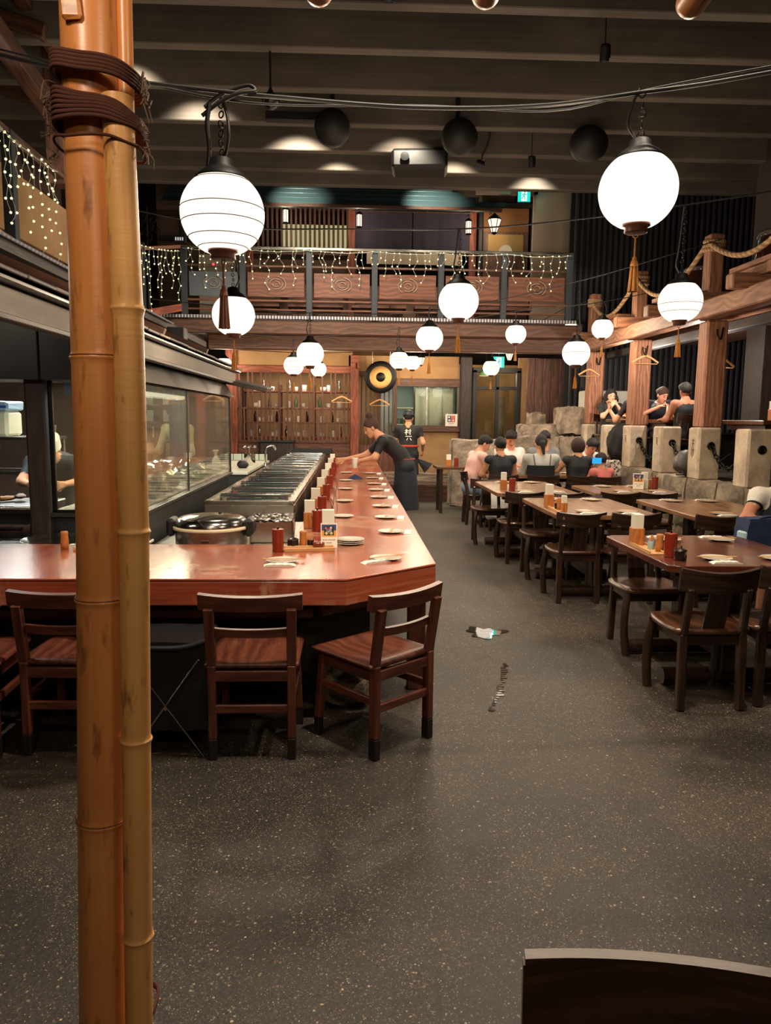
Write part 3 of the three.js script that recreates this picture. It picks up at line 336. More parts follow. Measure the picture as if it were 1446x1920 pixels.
{ // tiled eave roof that runs above the glass
  const t = thing('kitchen_eave', 'weathered wooden eave with shingle roof running along the kitchen', 'roof', 0, 0, 0);
  part('fascia', mv(cbox(0.05, 0.12, 6.6, 0.008), -1.41, 2.0, -5.85), M.beam, t); part('fascia_trim', mv(cbox(0.06, 0.025, 6.7), -1.4, 1.935, -5.9), M.blackWood, t); part('drip_edge', mv(cbox(0.09, 0.02, 6.8), -1.38, 2.075, -5.9), M.hood, t);
  part('deck', mv(cbox(1.7, 0.03, 6.7), -2.2, 2.36, -5.87, 0, 0, -0.34), M.black, t);
  const shapes = [cbox(0.34, 0.016, 0.29, 0.004), cbox(0.34, 0.02, 0.27, 0.004), cbox(0.34, 0.014, 0.3, 0.004)], mats = [M.beam, M.slat, M.blackWood];
  for (let i = 0; i < 5; i++) for (let j = 0; j < 22; j++) { const m = part('shingle', shapes[(i * 7 + j * 3) % 3], mats[(i * 5 + j * 11) % 3], t), s = 0.1 + i * 0.3; m.position.set(-1.37 - s * 0.94, 2.1 + s * 0.34 + 0.012, -(2.72 + j * 0.3 + (i % 2) * 0.12)); m.rotation.z = -0.31 + ((i * 3 + j * 5) % 4) * 0.008; }
  part('end_roof', mv(cbox(0.5, 0.03, 0.8), -1.24, 1.93, -9.35, 0.05, 0, -0.2), M.slat, t); part('end_roof_trim', mv(cbox(0.52, 0.05, 0.04), -1.24, 1.9, -8.95, 0, 0, -0.2), M.blackWood, t);
  part('upper_mat', mv(cbox(1.3, 0.02, 5.4), -2.75, 2.83, -6.6, 0, 0, -0.3), new THREE.MeshPhysicalMaterial({ map: tex(128, 128, 0.06, 0.06, (u, v) => mix(hx(0x4a4a52), hx(0x8a8a92), 0.5 + 0.3 * Math.sin(u * 2 * PI) + 0.2 * Math.sin(v * 2 * PI))), roughness: 0.9 }), t);
  for (const d of [4.4, 6.2, 8.0]) part('rafter', bar([-1.5, 2.2, -d], [-3.3, 2.95, -d], 0.06, 0.08), M.brownWood, t);
  part('mat_rope', tube([[-2.2, 2.75, -4.2], [-2.35, 2.72, -6], [-2.3, 2.74, -8.6]], 0.014, 30, 6), M.ropeTan, t); }
// back kitchen: wall, shelves, stove, equipment
struct('wall_kitchen', cbox(3.0, 2.8, 0.12, 0), M.plasterDark, 'brown plaster wall at the end of the kitchen', -4.05, 1.4, 11.6);
{ const t = thing('kitchen_shelf', 'steel shelf unit with tickets clipped to its edge', 'shelf', -3.6, 0, 8.0); for (const [x, z] of [[-0.5, 0.25], [0.5, 0.25], [-0.5, -0.25], [0.5, -0.25]]) part('leg', mv(cyl(0.02, 0.02, 1.3, 10), x, 0.65, z), M.steel, t); for (const y of [0.55, 0.95, 1.3]) part('board', mv(cbox(1.06, 0.03, 0.54), 0, y, 0), M.steel, t); for (let i = 0; i < 6; i++) part('ticket', mv(cbox(0.07, 0.1, 0.002), -0.42 + i * 0.09, 1.24, 0.275), M.paper, t); }
{ const t = thing('food_bin', 'cream plastic bin with blue and white towel on the steel shelf', 'bin', -3.74, 1.316, 8.0); part('bin', mv(cbox(0.5, 0.26, 0.36, 0.03), 0, 0.13, 0), mat(0xcfc7a8, 0.5), t); part('towel', mv(jitter(cbox(0.52, 0.1, 0.4, 0.02), 0.02), 0, 0.31, 0), mat(0x9fb4c6, 0.9), t); part('blue_stripe', mv(cbox(0.5, 0.03, 0.402), 0, 0.3, 0.004), mat(0x2a4f8f, 0.9), t); }
single('egg_pan', 'steel pan of brown eggs at the end of the steel shelf', 'pan', merge([lathe([[0.001, 0], [0.11, 0], [0.12, 0.12], [0.115, 0.12], [0.1, 0.02]], 20), ...[[0, 0], [0.05, 0.03], [-0.05, 0.02], [0.01, -0.06]].map(([x, z]) => mv(new THREE.SphereGeometry(0.035, 10, 8), x, 0.12, z))]), mat(0xb08a66, 0.4), -3.2, 1.316, 8.0);
{ const t = thing('kitchen_stove', 'black stove with oven drawers at the kitchen pass', 'stove', -2.62, 0, 5.55); part('body', mv(cbox(0.8, 0.86, 0.5, 0.01), 0, 0.43, 0), M.black, t); part('top', mv(cbox(0.86, 0.06, 0.56, 0.008), 0, 0.88, 0), M.hood, t); const d1 = part('drawer', mv(cbox(0.36, 0.2, 0.02), 0.2, 0.68, 0.255), M.steel, t); part('handle', mv(cyl(0.012, 0.012, 0.24, 8), 0.2, 0.75, 0.28, 0, 0, PI / 2), M.iron, d1); part('drawer', mv(cbox(0.36, 0.2, 0.02), 0.2, 0.45, 0.255), M.hood, t); part('rail', mv(cyl(0.016, 0.016, 0.86, 10), 0, 0.9, 0.31, 0, 0, PI / 2), M.steel, t); }
for (let i = 0; i < 6; i++) single('grilled_skewer', 'brown grilled food laid on the black stove', 'food', mv(jitter(new THREE.SphereGeometry(0.05, 12, 8).scale(1.7, 0.35, 0.8), 0.006), 0, 0.02, 0), mat([0x8a5424, 0xa8743a, 0x6e4020][i % 3], 0.6), -2.86 + i * 0.085, 0.914 + (i % 2) * 0.012, 5.5 + (i % 3) * 0.05, i, 'grilled food on the stove');
single('paper_towel_stack', 'white papers hanging on the brown kitchen wall', 'paper', mv(jitter(cbox(0.12, 0.5, 0.02, 0.004), 0.006), 0, 0.25, 0), M.paper, -3.55, 1.5, 11.5);
{ const t = thing('kitchen_lamp', 'white fluorescent tube under the kitchen ceiling', 'lamp', -3.4, 2.42, 8.6); part('tube', mv(cyl(0.02, 0.02, 1.2, 10), 0, 0, 0, 0, 0, PI / 2), glow(1.6, 1.6, 1.45), t); part('housing', mv(cbox(1.3, 0.05, 0.1), 0, 0.05, 0), M.white, t); const l = new THREE.RectAreaLight(COOL, 220, 1.2, 0.1); l.position.y = -0.03; l.rotation.x = -PI / 2; l.name = 'tube_light'; t.add(l); }
{ const t = thing('added_eave_lamp', 'added tube lamp under the kitchen eave, out of view, brightening the hood front', 'lamp', -2.9, 2.42, 3.7); part('tube', mv(cyl(0.018, 0.018, 1.0, 10), 0, 0, 0, 0, 0, PI / 2), glow(1.5, 1.4, 1.15), t); part('housing', mv(cbox(1.06, 0.04, 0.09), 0, 0.045, 0), M.white, t); const l = new THREE.RectAreaLight(new THREE.Color(1, 0.92, 0.78), 45, 1.0, 0.08); l.position.y = -0.03; l.rotation.x = -PI / 2; l.name = 'tube_light'; t.add(l); }  // added lamp outside the view, only there to light the hood front
{ const t = thing('pass_lamp', 'white tube lamp over the steel shelf at the kitchen opening', 'lamp', -3.0, 1.93, 6.6); part('tube', mv(cyl(0.016, 0.016, 0.8, 10), 0, 0, 0, 0, 0, PI / 2), glow(1.5, 1.5, 1.35), t); part('housing', mv(cbox(0.86, 0.04, 0.08), 0, 0.04, 0), M.white, t); part('hanging_rod', mv(cyl(0.008, 0.008, 0.6, 6), 0, 0.34, 0), M.iron, t); const l = new THREE.RectAreaLight(COOL, 90, 0.8, 0.08); l.position.y = -0.025; l.rotation.x = -PI / 2; l.name = 'tube_light'; t.add(l); }
struct('trim_1', cbox(3.4, 0.08, 8.6, 0), M.blackWood, 'dark boarded ceiling over the kitchen', -3.9, 2.62, 7.4);
for (const [x, d, l] of [[-2.06, 9.15, 'dark square column behind the grill station'], [-3.9, 11.3, 'dark column at the end wall of the kitchen']]) single('kitchen_column', l, 'column', mv(cbox(0.2, 2.58, 0.2, 0.01), 0, 1.29, 0), M.slat, x, 0, d);
{ const t = thing('kitchen_rack', 'tall rack of white order slips and crockery behind the chefs', 'rack', -3.1, 0, 11.2); part('board', mv(cbox(1.2, 2.3, 0.04), 0, 1.15, 0), M.brownWood, t); for (let i = 0; i < 4; i++) for (let j = 0; j < 4; j++) part('order_slip', mv(cbox(0.14, 0.16, 0.004), -0.42 + i * 0.28, 1.3 + j * 0.24, 0.026), M.paper, t); }
single('blue_sign', 'small blue plate on the dark kitchen wall', 'plate', cbox(0.2, 0.34, 0.01, 0.002), mat(0x2d5f9a, 0.5), -4.19, 2.01, 11.53);
{ const t = thing('folding_basket', 'black folding luggage basket with crossed steel legs under the counter', 'basket', -0.83, 0, 3.42); const w = 0.17; part('bag', mv(jitter(new THREE.BoxGeometry(0.36, 0.42, 0.3, 6, 6, 6), 0.012), 0, 0.32, -0.05), M.black, t); part('rim', tube([[-0.18, 0.51, 0.11], [-0.06, 0.505, 0.115], [0.08, 0.51, 0.115], [0.19, 0.54, 0.11]], 0.014, 16, 6), M.black, t); part('cross_leg', bar([-0.16, 0.02, 0.13], [0.15, 0.46, 0.13], 0.009), M.steelBright, t); part('cross_leg', bar([0.17, 0.0, 0.14], [-0.15, 0.46, 0.14], 0.009), M.steelBright, t); part('pivot', mv(cyl(0.008, 0.008, 0.02, 10), 0, 0.235, 0.14, PI / 2), M.steel, t); part('cross_leg', bar([0.17, 0.0, -0.2], [-0.15, 0.46, -0.2], 0.009), M.iron, t); }
// ---------------------------------------------------------------- red counter chairs
function seatGeo(w, d, th, scoop, round) {
  const n = 18, pos = [], idx = [], f = (u, v) => { let x = (u - 0.5) * w, z = (v - 0.5) * d; if (round) { const k = 1 - 0.14 * Math.pow(Math.abs(2 * v - 1), 3), q = 1 - 0.12 * Math.pow(Math.abs(2 * u - 1), 3); x *= k * (1 + 0.06 * v); z *= q; } return [x, z]; };
  for (const top of [1, 0]) for (let j = 0; j <= n; j++) for (let i = 0; i <= n; i++) { const u = i / n, v = j / n, e = Math.min(u, 1 - u, v, 1 - v), [x, z] = f(u, v), r = Math.hypot((u - 0.5) / 0.4, (v - 0.46) / 0.38), dip = scoop * Math.max(0, Math.min(1, (1 - r) * 5)), ed = 0.008 * Math.pow(1 - Math.min(1, e / 0.06), 2); pos.push(x, top ? th - dip - ed : ed, z); }
  const N = (n + 1) * (n + 1); for (let j = 0; j < n; j++) for (let i = 0; i < n; i++) { const a = j * (n + 1) + i, b = a + 1, c = a + n + 1, e = c + 1; idx.push(a, c, b, b, c, e, N + a, N + b, N + c, N + b, N + e, N + c); }
  const rim = []; for (let i = 0; i < n; i++) rim.push(i); for (let j = 0; j < n; j++) rim.push(j * (n + 1) + n); for (let i = n; i > 0; i--) rim.push(n * (n + 1) + i); for (let j = n; j > 0; j--) rim.push(j * (n + 1)); for (let k = 0; k < rim.length; k++) { const a = rim[k], b = rim[(k + 1) % rim.length]; idx.push(a, b, N + a, b, N + b, N + a); }
  const g = new THREE.BufferGeometry(); g.setAttribute('position', new THREE.Float32BufferAttribute(pos, 3)); g.setIndex(idx); g.computeVertexNormals(); const uv = []; for (let i = 0; i < pos.length; i += 3) uv.push(pos[i + 2] + 0.3, pos[i] + 0.2); g.setAttribute('uv', new THREE.Float32BufferAttribute(uv, 2)); return g;
}
function bentBoard(w, h, th, bow, seg = 10, crown = 0) { const g = new THREE.BoxGeometry(w, h, th, seg, 2, 1), p = g.attributes.position; for (let i = 0; i < p.count; i++) { const x = p.getX(i), t = 2 * x / w; p.setZ(i, p.getZ(i) + bow * (1 - t * t)); if (crown && p.getY(i) > 0) p.setY(i, p.getY(i) + crown * t * t); } g.computeVertexNormals(); return uvBox(g); }
function redChair() {   // local -z is the front of the chair, origin under the middle of the back legs
  const t = thing('counter_chair', 'red-brown wooden counter chair', 'chair', 0, 0, 0, 0, 'red wooden chairs at the counter');
  for (const s of [-1, 1]) { const b = part('leg', merge([mv(cbox(0.036, 0.34, 0.046), s * 0.178, 0.27, 0.002), bar([s * 0.178, 0.43, 0], [s * 0.182, 0.71, 0.045], 0.036, 0.042)]), M.redChair, t); part('worn_foot', mv(cbox(0.037, 0.1, 0.047), s * 0.178, 0.05, 0.002), M.chairFoot, b); const f = part('leg', bar([s * 0.185, 0.09, -0.385], [s * 0.172, 0.42, -0.365], 0.036, 0.036), M.redChair, t); part('worn_foot', mv(cbox(0.036, 0.1, 0.036), s * 0.186, 0.05, -0.386), M.chairFoot, f); }
  part('seat', mv(seatGeo(0.42, 0.42, 0.034, 0.014, false), 0, 0.42, -0.2), M.redChair, t);
  part('apron', merge([mv(cbox(0.33, 0.05, 0.022), 0, 0.39, 0.004), mv(cbox(0.31, 0.05, 0.022), 0, 0.39, -0.36), mv(cbox(0.022, 0.05, 0.33), -0.178, 0.39, -0.18), mv(cbox(0.022, 0.05, 0.33), 0.178, 0.39, -0.18)]), M.redChair, t);
  part('top_rail', mv(bentBoard(0.46, 0.066, 0.03, 0.028, 12, 0.006), 0, 0.735, 0.02, 0.14), M.redChair, t); part('back_slat', mv(bentBoard(0.325, 0.038, 0.018, 0.02), 0, 0.595, 0.008, 0.12), M.redChair, t);
  part('stretcher', mv(cbox(0.33, 0.04, 0.022), 0, 0.235, 0.002), M.redChair, t); part('stretcher', bar([-0.18, 0.27, 0], [-0.18, 0.27, -0.37], 0.02, 0.036), M.redChair, t); part('stretcher', bar([0.18, 0.27, 0], [0.18, 0.27, -0.37], 0.02, 0.036), M.redChair, t);
  return t;
}
const rc = redChair(); rc.position.set(-0.44, 0, -3.27); rc.userData.label = 'red-brown counter chair squarely facing the front of the counter';
copy(rc, 0.245, 0, 3.36, Math.atan2(0.244, 0.274), 'red-brown counter chair angled towards the cut corner of the counter');
copy(rc, -1.29, 0, 3.33, R(-2), 'red-brown counter chair partly behind the bamboo pole'); copy(rc, -1.77, 0, 3.28, R(3), 'red-brown counter chair farthest along the counter front from the cut corner');
// ---------------------------------------------------------------- dark dining chairs and tables
function darkChair() {
  const t = thing('dining_chair', 'dark wooden dining chair', 'chair', 0, 0, 0, 0, 'dark wooden dining chairs');
  for (const s of [-1, 1]) { part('leg', merge([bar([s * 0.165, 0, 0.02], [s * 0.16, 0.42, 0], 0.048, 0.044, 0.008), bar([s * 0.16, 0.4, 0], [s * 0.155, 0.68, 0.05], 0.046, 0.036, 0.008)]), M.darkWood, t); const g = tube([[s * 0.185, 0.41, -0.33], [s * 0.205, 0.28, -0.345], [s * 0.205, 0.15, -0.35], [s * 0.19, 0, -0.36]], 0.027, 10, 8); part('leg', g, M.darkWood, t); }
  part('seat', mv(seatGeo(0.44, 0.42, 0.036, 0.006, true), 0, 0.415, -0.18), M.darkSeat, t);
  part('apron', merge([mv(cbox(0.3, 0.055, 0.02), 0, 0.385, 0.0), mv(cbox(0.34, 0.055, 0.02), 0, 0.385, -0.32), mv(cbox(0.02, 0.055, 0.31), -0.165, 0.385, -0.16), mv(cbox(0.02, 0.055, 0.31), 0.165, 0.385, -0.16)]), M.darkWood, t);
  part('top_rail', mv(bentBoard(0.42, 0.105, 0.024, 0.05, 14, 0.012), 0, 0.715, 0.03, 0.16), M.darkWood, t); part('splat', bar([0, 0.44, -0.0], [0, 0.68, 0.07], 0.12, 0.014), M.darkWood, t);
  part('cap_edge', mv(bentBoard(0.415, 0.012, 0.026, 0.05, 14, 0.012), 0, 0.77, 0.04, 0.16), M.darkWood, t);
  return t;
}
const dc = darkChair(); let dcUsed = false;
function chairAt(x, d, turn, label) { if (!dcUsed) { dcUsed = true; dc.position.set(x, 0, -d); dc.rotation.y = turn; dc.userData.label = label; return dc; } return copy(dc, x, 0, d, turn, label); }
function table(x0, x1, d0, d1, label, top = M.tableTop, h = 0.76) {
  const cx = (x0 + x1) / 2, cd = (d0 + d1) / 2, w = x1 - x0, L = d1 - d0, t = thing('dining_table', label, 'table', cx, 0, cd, 0, 'dark wooden dining tables'), c = 0.05;
  part('tabletop', prism([[-w / 2 + c, -L / 2], [w / 2 - c, -L / 2], [w / 2, -L / 2 + c], [w / 2, L / 2 - c], [w / 2 - c, L / 2], [-w / 2 + c, L / 2], [-w / 2, L / 2 - c], [-w / 2, -L / 2 + c]], h - 0.04, h, 0.005), top, t);
  part('underframe', merge([mv(cbox(0.08, 0.07, L - 0.3), 0, h - 0.076, 0), mv(cbox(w - 0.24, 0.06, 0.08), 0, h - 0.072, L * 0.27), mv(cbox(w - 0.24, 0.06, 0.08), 0, h - 0.072, -L * 0.27)]), M.darkWood, t);
  for (const s of [-1, 1]) { part('pedestal', mv(cbox(0.1, h - 0.18, 0.12, 0.01), 0, 0.09 + (h - 0.19) / 2, s * L * 0.27), M.darkWood, t); const f = mv(cyl(0.05, 0.05, w - 0.18, 12), 0, 0.055, s * L * 0.27, 0, 0, PI / 2); part('foot', f, M.darkWood, t); }
  part('stretcher', mv(cbox(0.06, 0.1, L * 0.54), 0, 0.2, 0), M.darkWood, t); return t;
}
table(1.75, 2.68, 3.93, 5.02, 'dark reddish table set for four with a red shaker at its aisle edge', M.tableTopRed);
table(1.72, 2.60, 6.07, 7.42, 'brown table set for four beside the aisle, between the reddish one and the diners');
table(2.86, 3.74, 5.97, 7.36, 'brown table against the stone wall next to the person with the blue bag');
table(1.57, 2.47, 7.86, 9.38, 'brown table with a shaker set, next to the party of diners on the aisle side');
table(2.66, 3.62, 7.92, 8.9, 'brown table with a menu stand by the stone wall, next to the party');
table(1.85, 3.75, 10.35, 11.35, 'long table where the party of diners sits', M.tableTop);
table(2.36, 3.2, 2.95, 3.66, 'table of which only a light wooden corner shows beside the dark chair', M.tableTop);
{ const t = thing('side_table', 'small dark table by the back wall with a condiment set', 'table', 1.72, 0, 12.35); part('tabletop', prism([[-0.32, -0.3], [0.4, -0.3], [0.4, 0.3], [-0.32, 0.3]], 0.72, 0.76, 0.005), M.darkSeat, t); part('leg', mv(cbox(0.05, 0.72, 0.05), -0.24, 0.36, 0.22), M.darkWood, t); part('leg', mv(cbox(0.05, 0.72, 0.05), 0.3, 0.36, 0.22), M.darkWood, t); part('leg', mv(cbox(0.05, 0.72, 0.05), -0.24, 0.36, -0.22), M.darkWood, t); part('leg', mv(cbox(0.05, 0.72, 0.05), 0.3, 0.36, -0.22), M.darkWood, t); }
chairAt(1.94, 3.80, 0, 'dark dining chair at the reddish table with its back to the aisle end'); chairAt(2.4, 3.84, R(-4), 'dark dining chair at the reddish table beside the table corner');
chairAt(2.02, 5.08, PI, 'dark dining chair on the far side of the reddish table, glossy seat showing'); 
chairAt(1.93, 6.14, 0, 'dark dining chair on the near side of the second aisle table, nearest the aisle'); chairAt(2.38, 6.1, R(3), 'dark dining chair on the near side of the second aisle table, away from the aisle');
chairAt(1.92, 7.42, PI, 'dark dining chair on the far side of the second aisle table, nearest the aisle'); chairAt(2.36, 7.44, PI, 'dark dining chair on the far side of the second aisle table, away from the aisle');
chairAt(3.05, 6.0, 0, 'dark dining chair on the near side of the table by the stone wall'); chairAt(3.5, 6.0, R(4), 'dark dining chair on the near side of the stone wall table, next to the wall'); 
chairAt(1.85, 7.86, R(2), 'dark dining chair on the near side of the third aisle table, nearest the aisle'); chairAt(2.25, 7.8, R(-2), 'dark dining chair on the near side of the third aisle table, away from the aisle'); chairAt(1.74, 9.42, PI, 'dark dining chair on the far side of the third aisle table, beside a white bag');
chairAt(2.88, 7.86, 0, 'dark dining chair at the menu stand table, on its aisle half'); chairAt(3.3, 7.86, R(2), 'dark dining chair at the menu stand table, on its stone wall half');
[[2.1, 10.2, 0.1, 'woman with hair pinned up'], [2.67, 10.2, 0, 'woman in the grey shirt'], [3.2, 10.2, 0, 'woman with the bob'], [3.5, 10.1, -0.2, 'child in coral'], [2.47, 11.6, PI, 'broad man in white'], [3.02, 11.6, PI, 'man in the grey shirt'], [3.62, 11.6, PI, 'man bending forward in white']].forEach(([x, d, a, w]) => chairAt(x, d, a, 'dark dining chair under the ' + w + ' at the party table'));
chairAt(1.72, 10.95, -PI / 2, 'dark dining chair under the man in the pink shirt'); chairAt(3.22, 5.6, PI, 'dark dining chair under the person with the blue bag');
chairAt(0.45, 0.895, PI + R(-10), 'dark dining chair whose curved top rail shows in front of the viewer');
// ---------------------------------------------------------------- tableware
const plateG = lathe([[0.001, 0.002], [0.05, 0.001], [0.052, 0], [0.058, 0.004], [0.088, 0.012], [0.09, 0.0135], [0.087, 0.0145], [0.06, 0.008], [0.001, 0.006]], 32);
const stickG = merge([mv(bar([-0.11, 0, 0.003], [0.12, 0, 0.006], 0.0045, 0.0045, 0.001), 0, 0, 0), mv(bar([-0.11, 0, -0.004], [0.12, 0, -0.004], 0.0045, 0.0045, 0.001), 0, 0, 0)]);
const towelG = (() => { const g = new THREE.BoxGeometry(0.17, 0.012, 0.05, 12, 2, 4), p = g.attributes.position; for (let i = 0; i < p.count; i++) { const x = p.getX(i); const e = Math.abs(x) / 0.085; if (p.getY(i) > 0) p.setY(i, 0.012 * (1 - 0.85 * Math.pow(e, 6)) + 0.002 * Math.sin(x * 160) * Math.sin(p.getZ(i) * 90)); else p.setY(i, 0); if (e > 0.8) p.setZ(i, p.getZ(i) * (1 + 0.12 * (e - 0.8) * 5)); } g.computeVertexNormals(); return g; })();
function plateAt(x, d, turn, label, y = CH, sticks = true, group) { const t = thing('plate', label, 'plate', x, y + 0.0005, d, turn, group ?? 'white plates with chopsticks'); part('dish', plateG, M.plate, t); return t; }
function sticksAt(x, d, turn, label, y = CH) { single('chopsticks', label, 'chopsticks', stickG, M.paleWood, x, y + 0.0175, d, turn, 'pairs of wooden chopsticks'); }
function towelAt(x, d, turn, label, y = CH) { return single('wet_towel', label, 'towel', towelG, M.white, x, y + 0.0005, d, turn, 'wrapped white hand towels'); }
function place(x, d, turn, where, y = CH, { dx = 0, dd = -0.115 } = {}) { const c = Math.cos(turn), s = Math.sin(turn); plateAt(x, d, turn, 'white plate ' + where, y); sticksAt(x, d, turn, 'chopsticks on plate ' + where, y); towelAt(x + dx * c - dd * s * -1, d + dd * c, turn, 'wrapped white towel ' + where, y); }
function napkinBox(x, d, turn, where, y = CH, s = 1, m = M.orangeBox) { const t = thing('napkin_box', 'wooden napkin box with white napkins ' + where, 'napkin box', x, y, d, turn, 'wooden napkin boxes'); part('box', mv(cbox(0.075 * s, 0.1 * s, 0.06 * s, 0.003), 0, 0.05 * s, 0), m, t); part('napkins', mv(cbox(0.064 * s, 0.08 * s, 0.048 * s, 0.001), 0, 0.135 * s, 0), M.paper, t); return t; }
function shaker(x, d, where, y = CH, s = 1) { const t = thing('red_shaker', 'red lacquered cylinder shaker ' + where, 'shaker', x, y, d, 0, 'red lacquered shakers'); part('body', lathe([[0.001, 0], [0.031 * s, 0], [0.032 * s, 0.004], [0.033 * s, 0.125 * s], [0.03 * s, 0.128 * s], [0.001, 0.127 * s]], 24), M.redLacquer, t); part('stopper', mv(cyl(0.007, 0.006, 0.016, 10), 0, 0.133 * s, 0), M.soy, t); }
function pot(x, d, where, y = CH) { const t = thing('soy_pot', 'dark ribbed soy pot with knob lid ' + where, 'pot', x, y, d, 0, 'dark soy pots'); part('body', lathe([[0.001, 0], [0.03, 0], [0.035, 0.006], [0.034, 0.014], [0.036, 0.022], [0.034, 0.03], [0.036, 0.038], [0.033, 0.05], [0.036, 0.054]], 24), M.soy, t); part('lid', lathe([[0.037, 0.054], [0.036, 0.06], [0.012, 0.068], [0.006, 0.071], [0.008, 0.08], [0.001, 0.084]], 20), M.soy, t); }
function pickJar(x, d, where, y = CH, c = M.white) { const t = thing('toothpick_jar', 'small jar of toothpicks ' + where, 'jar', x, y, d, 0, 'toothpick jars'); part('jar', lathe([[0.001, 0], [0.02, 0], [0.021, 0.05], [0.018, 0.05], [0.017, 0.01]], 16), c, t); const p = []; for (let i = 0; i < 14; i++) { const a = i * 2.4, r = 0.013 * Math.sqrt((i + 1) / 14); p.push(mv(cbox(0.002, 0.07, 0.002, 0), r * Math.cos(a), 0.05, r * Math.sin(a), rr(-0.1, 0.1), 0, rr(-0.1, 0.1))); } part('toothpicks', merge(p), M.paleWood, t).userData.kind = 'stuff'; }
function woodShaker(x, d, where, y = CH) { single('pepper_shaker', 'tapered wooden pepper shaker ' + where, 'shaker', lathe([[0.001, 0], [0.022, 0], [0.024, 0.03], [0.02, 0.085], [0.022, 0.098], [0.019, 0.106], [0.001, 0.108]], 18), M.orangeBox, x, y, d, 0, 'wooden pepper shakers'); }
function tray(x, d, turn, w, where, y = CH) { const t = thing('condiment_tray', 'narrow wooden condiment tray ' + where, 'tray', x, y, d, turn, 'wooden condiment trays'); part('bottom', mv(cbox(w, 0.008, 0.085, 0.002), 0, 0.004, 0), M.paleWood, t); part('side', mv(cbox(w, 0.022, 0.008, 0.002), 0, 0.011, 0.042), M.paleWood, t); part('side', mv(cbox(w, 0.022, 0.008, 0.002), 0, 0.011, -0.042), M.paleWood, t); }
function cardFace() { const c = document.createElement('canvas'); c.width = 256; c.height = 384; const g = c.getContext('2d'); g.fillStyle = '#efe2cf'; g.fillRect(0, 0, 256, 384); g.fillStyle = '#31406e'; g.fillRect(12, 14, 232, 96); g.fillStyle = '#e2933a'; g.fillRect(12, 110, 232, 100); g.fillStyle = '#241a1c'; g.fillRect(50, 46, 156, 140);
  for (const [x, y, r, f] of [[80, 72, 18, '#b06a70'], [122, 84, 22, '#8a3038'], [160, 66, 18, '#c8c4c0'], [100, 108, 20, '#6a6f88'], [150, 106, 22, '#8f97a0'], [124, 128, 10, '#e0e0da'], [88, 152, 24, '#c7bf86'], [165, 152, 24, '#c2b878'], [126, 158, 16, '#5a4a34']]) { g.fillStyle = f; g.beginPath(); g.arc(x, y, r, 0, 7); g.fill(); }
  g.fillStyle = '#1d1b1b'; g.font = 'bold 27px sans-serif'; g.textAlign = 'center'; g.fillText('GLASS ORIGAMI', 128, 268, 220); g.strokeStyle = '#5a4a3c'; g.lineWidth = 4; for (let i = 0; i < 5; i++) { g.beginPath(); g.arc(92 + i * 18, 306, 8, 0, 7); g.stroke(); } g.fillRect(70, 346, 116, 3); const t = new THREE.CanvasTexture(c); t.colorSpace = THREE.SRGBColorSpace; return t; }
const cardMat = new THREE.MeshStandardMaterial({ map: cardFace(), roughness: 0.6 });
function menuCard(x, d, turn, where, y = CH, s = 1) { const t = thing('menu_stand', 'white menu card with coloured picture ' + where, 'menu card', x, y, d, turn, 'printed menu cards'); const w = 0.1 * s, h = 0.15 * s; part('back_leaf', mv(cbox(w, h, 0.002, 0), 0, h / 2, -0.02 * s, 0.13), M.paper, t); part('front_leaf', mv(cbox(w, h, 0.002, 0), 0, h / 2, 0.014 * s, -0.13), M.paper, t); part('print', mv(new THREE.PlaneGeometry(w * 0.98, h * 0.98), 0, h / 2, 0.0165 * s, -0.13), cardMat, t); }
// front of the counter
place(-0.37, 4.04, R(2), 'in front of the square chair on the counter'); place(-1.3, 4.06, 0, 'on the counter by the bamboo pole'); place(0.2, 4.12, R(32), 'at the cut corner of the counter');
for (let i = 0; i < 3; i++) plateAt(0.0, 4.62, 0, 'white plate in the stack of three behind the menu card', CH + i * 0.011, true, 'stack of white plates'); 
menuCard(-0.13, 4.5, R(3), 'standing at the inner corner of the counter'); napkinBox(-0.14, 4.68, R(3), 'behind the menu card on the counter', CH, 1.2, M.white);
shaker(-0.425, 4.36, 'on the front of the counter beside the rice cooker', CH, 1.05); pot(-0.345, 4.46, 'next to the red shaker by the rice cooker'); woodShaker(-0.285, 4.47, 'next to the soy pot by the rice cooker'); pickJar(-0.24, 4.48, 'next to the pepper shaker by the rice cooker', CH, M.soy); tray(-0.245, 4.4, R(8), 0.3, 'at the inner corner of the counter');
single('small_dish', 'small red dish on the corner condiment tray', 'dish', lathe([[0.001, 0], [0.03, 0], [0.038, 0.03], [0.034, 0.03], [0.026, 0.005], [0.001, 0.005]], 20), M.redLacquer, -0.19, CH + 0.008, 4.45);
woodShaker(-1.68, 4.42, 'left of the bamboo pole, standing alone'); tray(-1.49, 4.4, 0, 0.24, 'left of the bamboo pole'); pot(-1.58, 4.44, 'left of the bamboo pole'); napkinBox(-1.49, 4.47, 0, 'left of the bamboo pole', CH, 0.7); pickJar(-1.445, 4.42, 'left of the bamboo pole', CH, M.soy); single('steel_platter', 'shallow steel platter behind the counter left of the pole', 'platter', lathe([[0.001, 0], [0.2, 0], [0.26, 0.03], [0.25, 0.034], [0.19, 0.008], [0.001, 0.008]], 28), M.foil, -1.85, 0.72, 4.85);
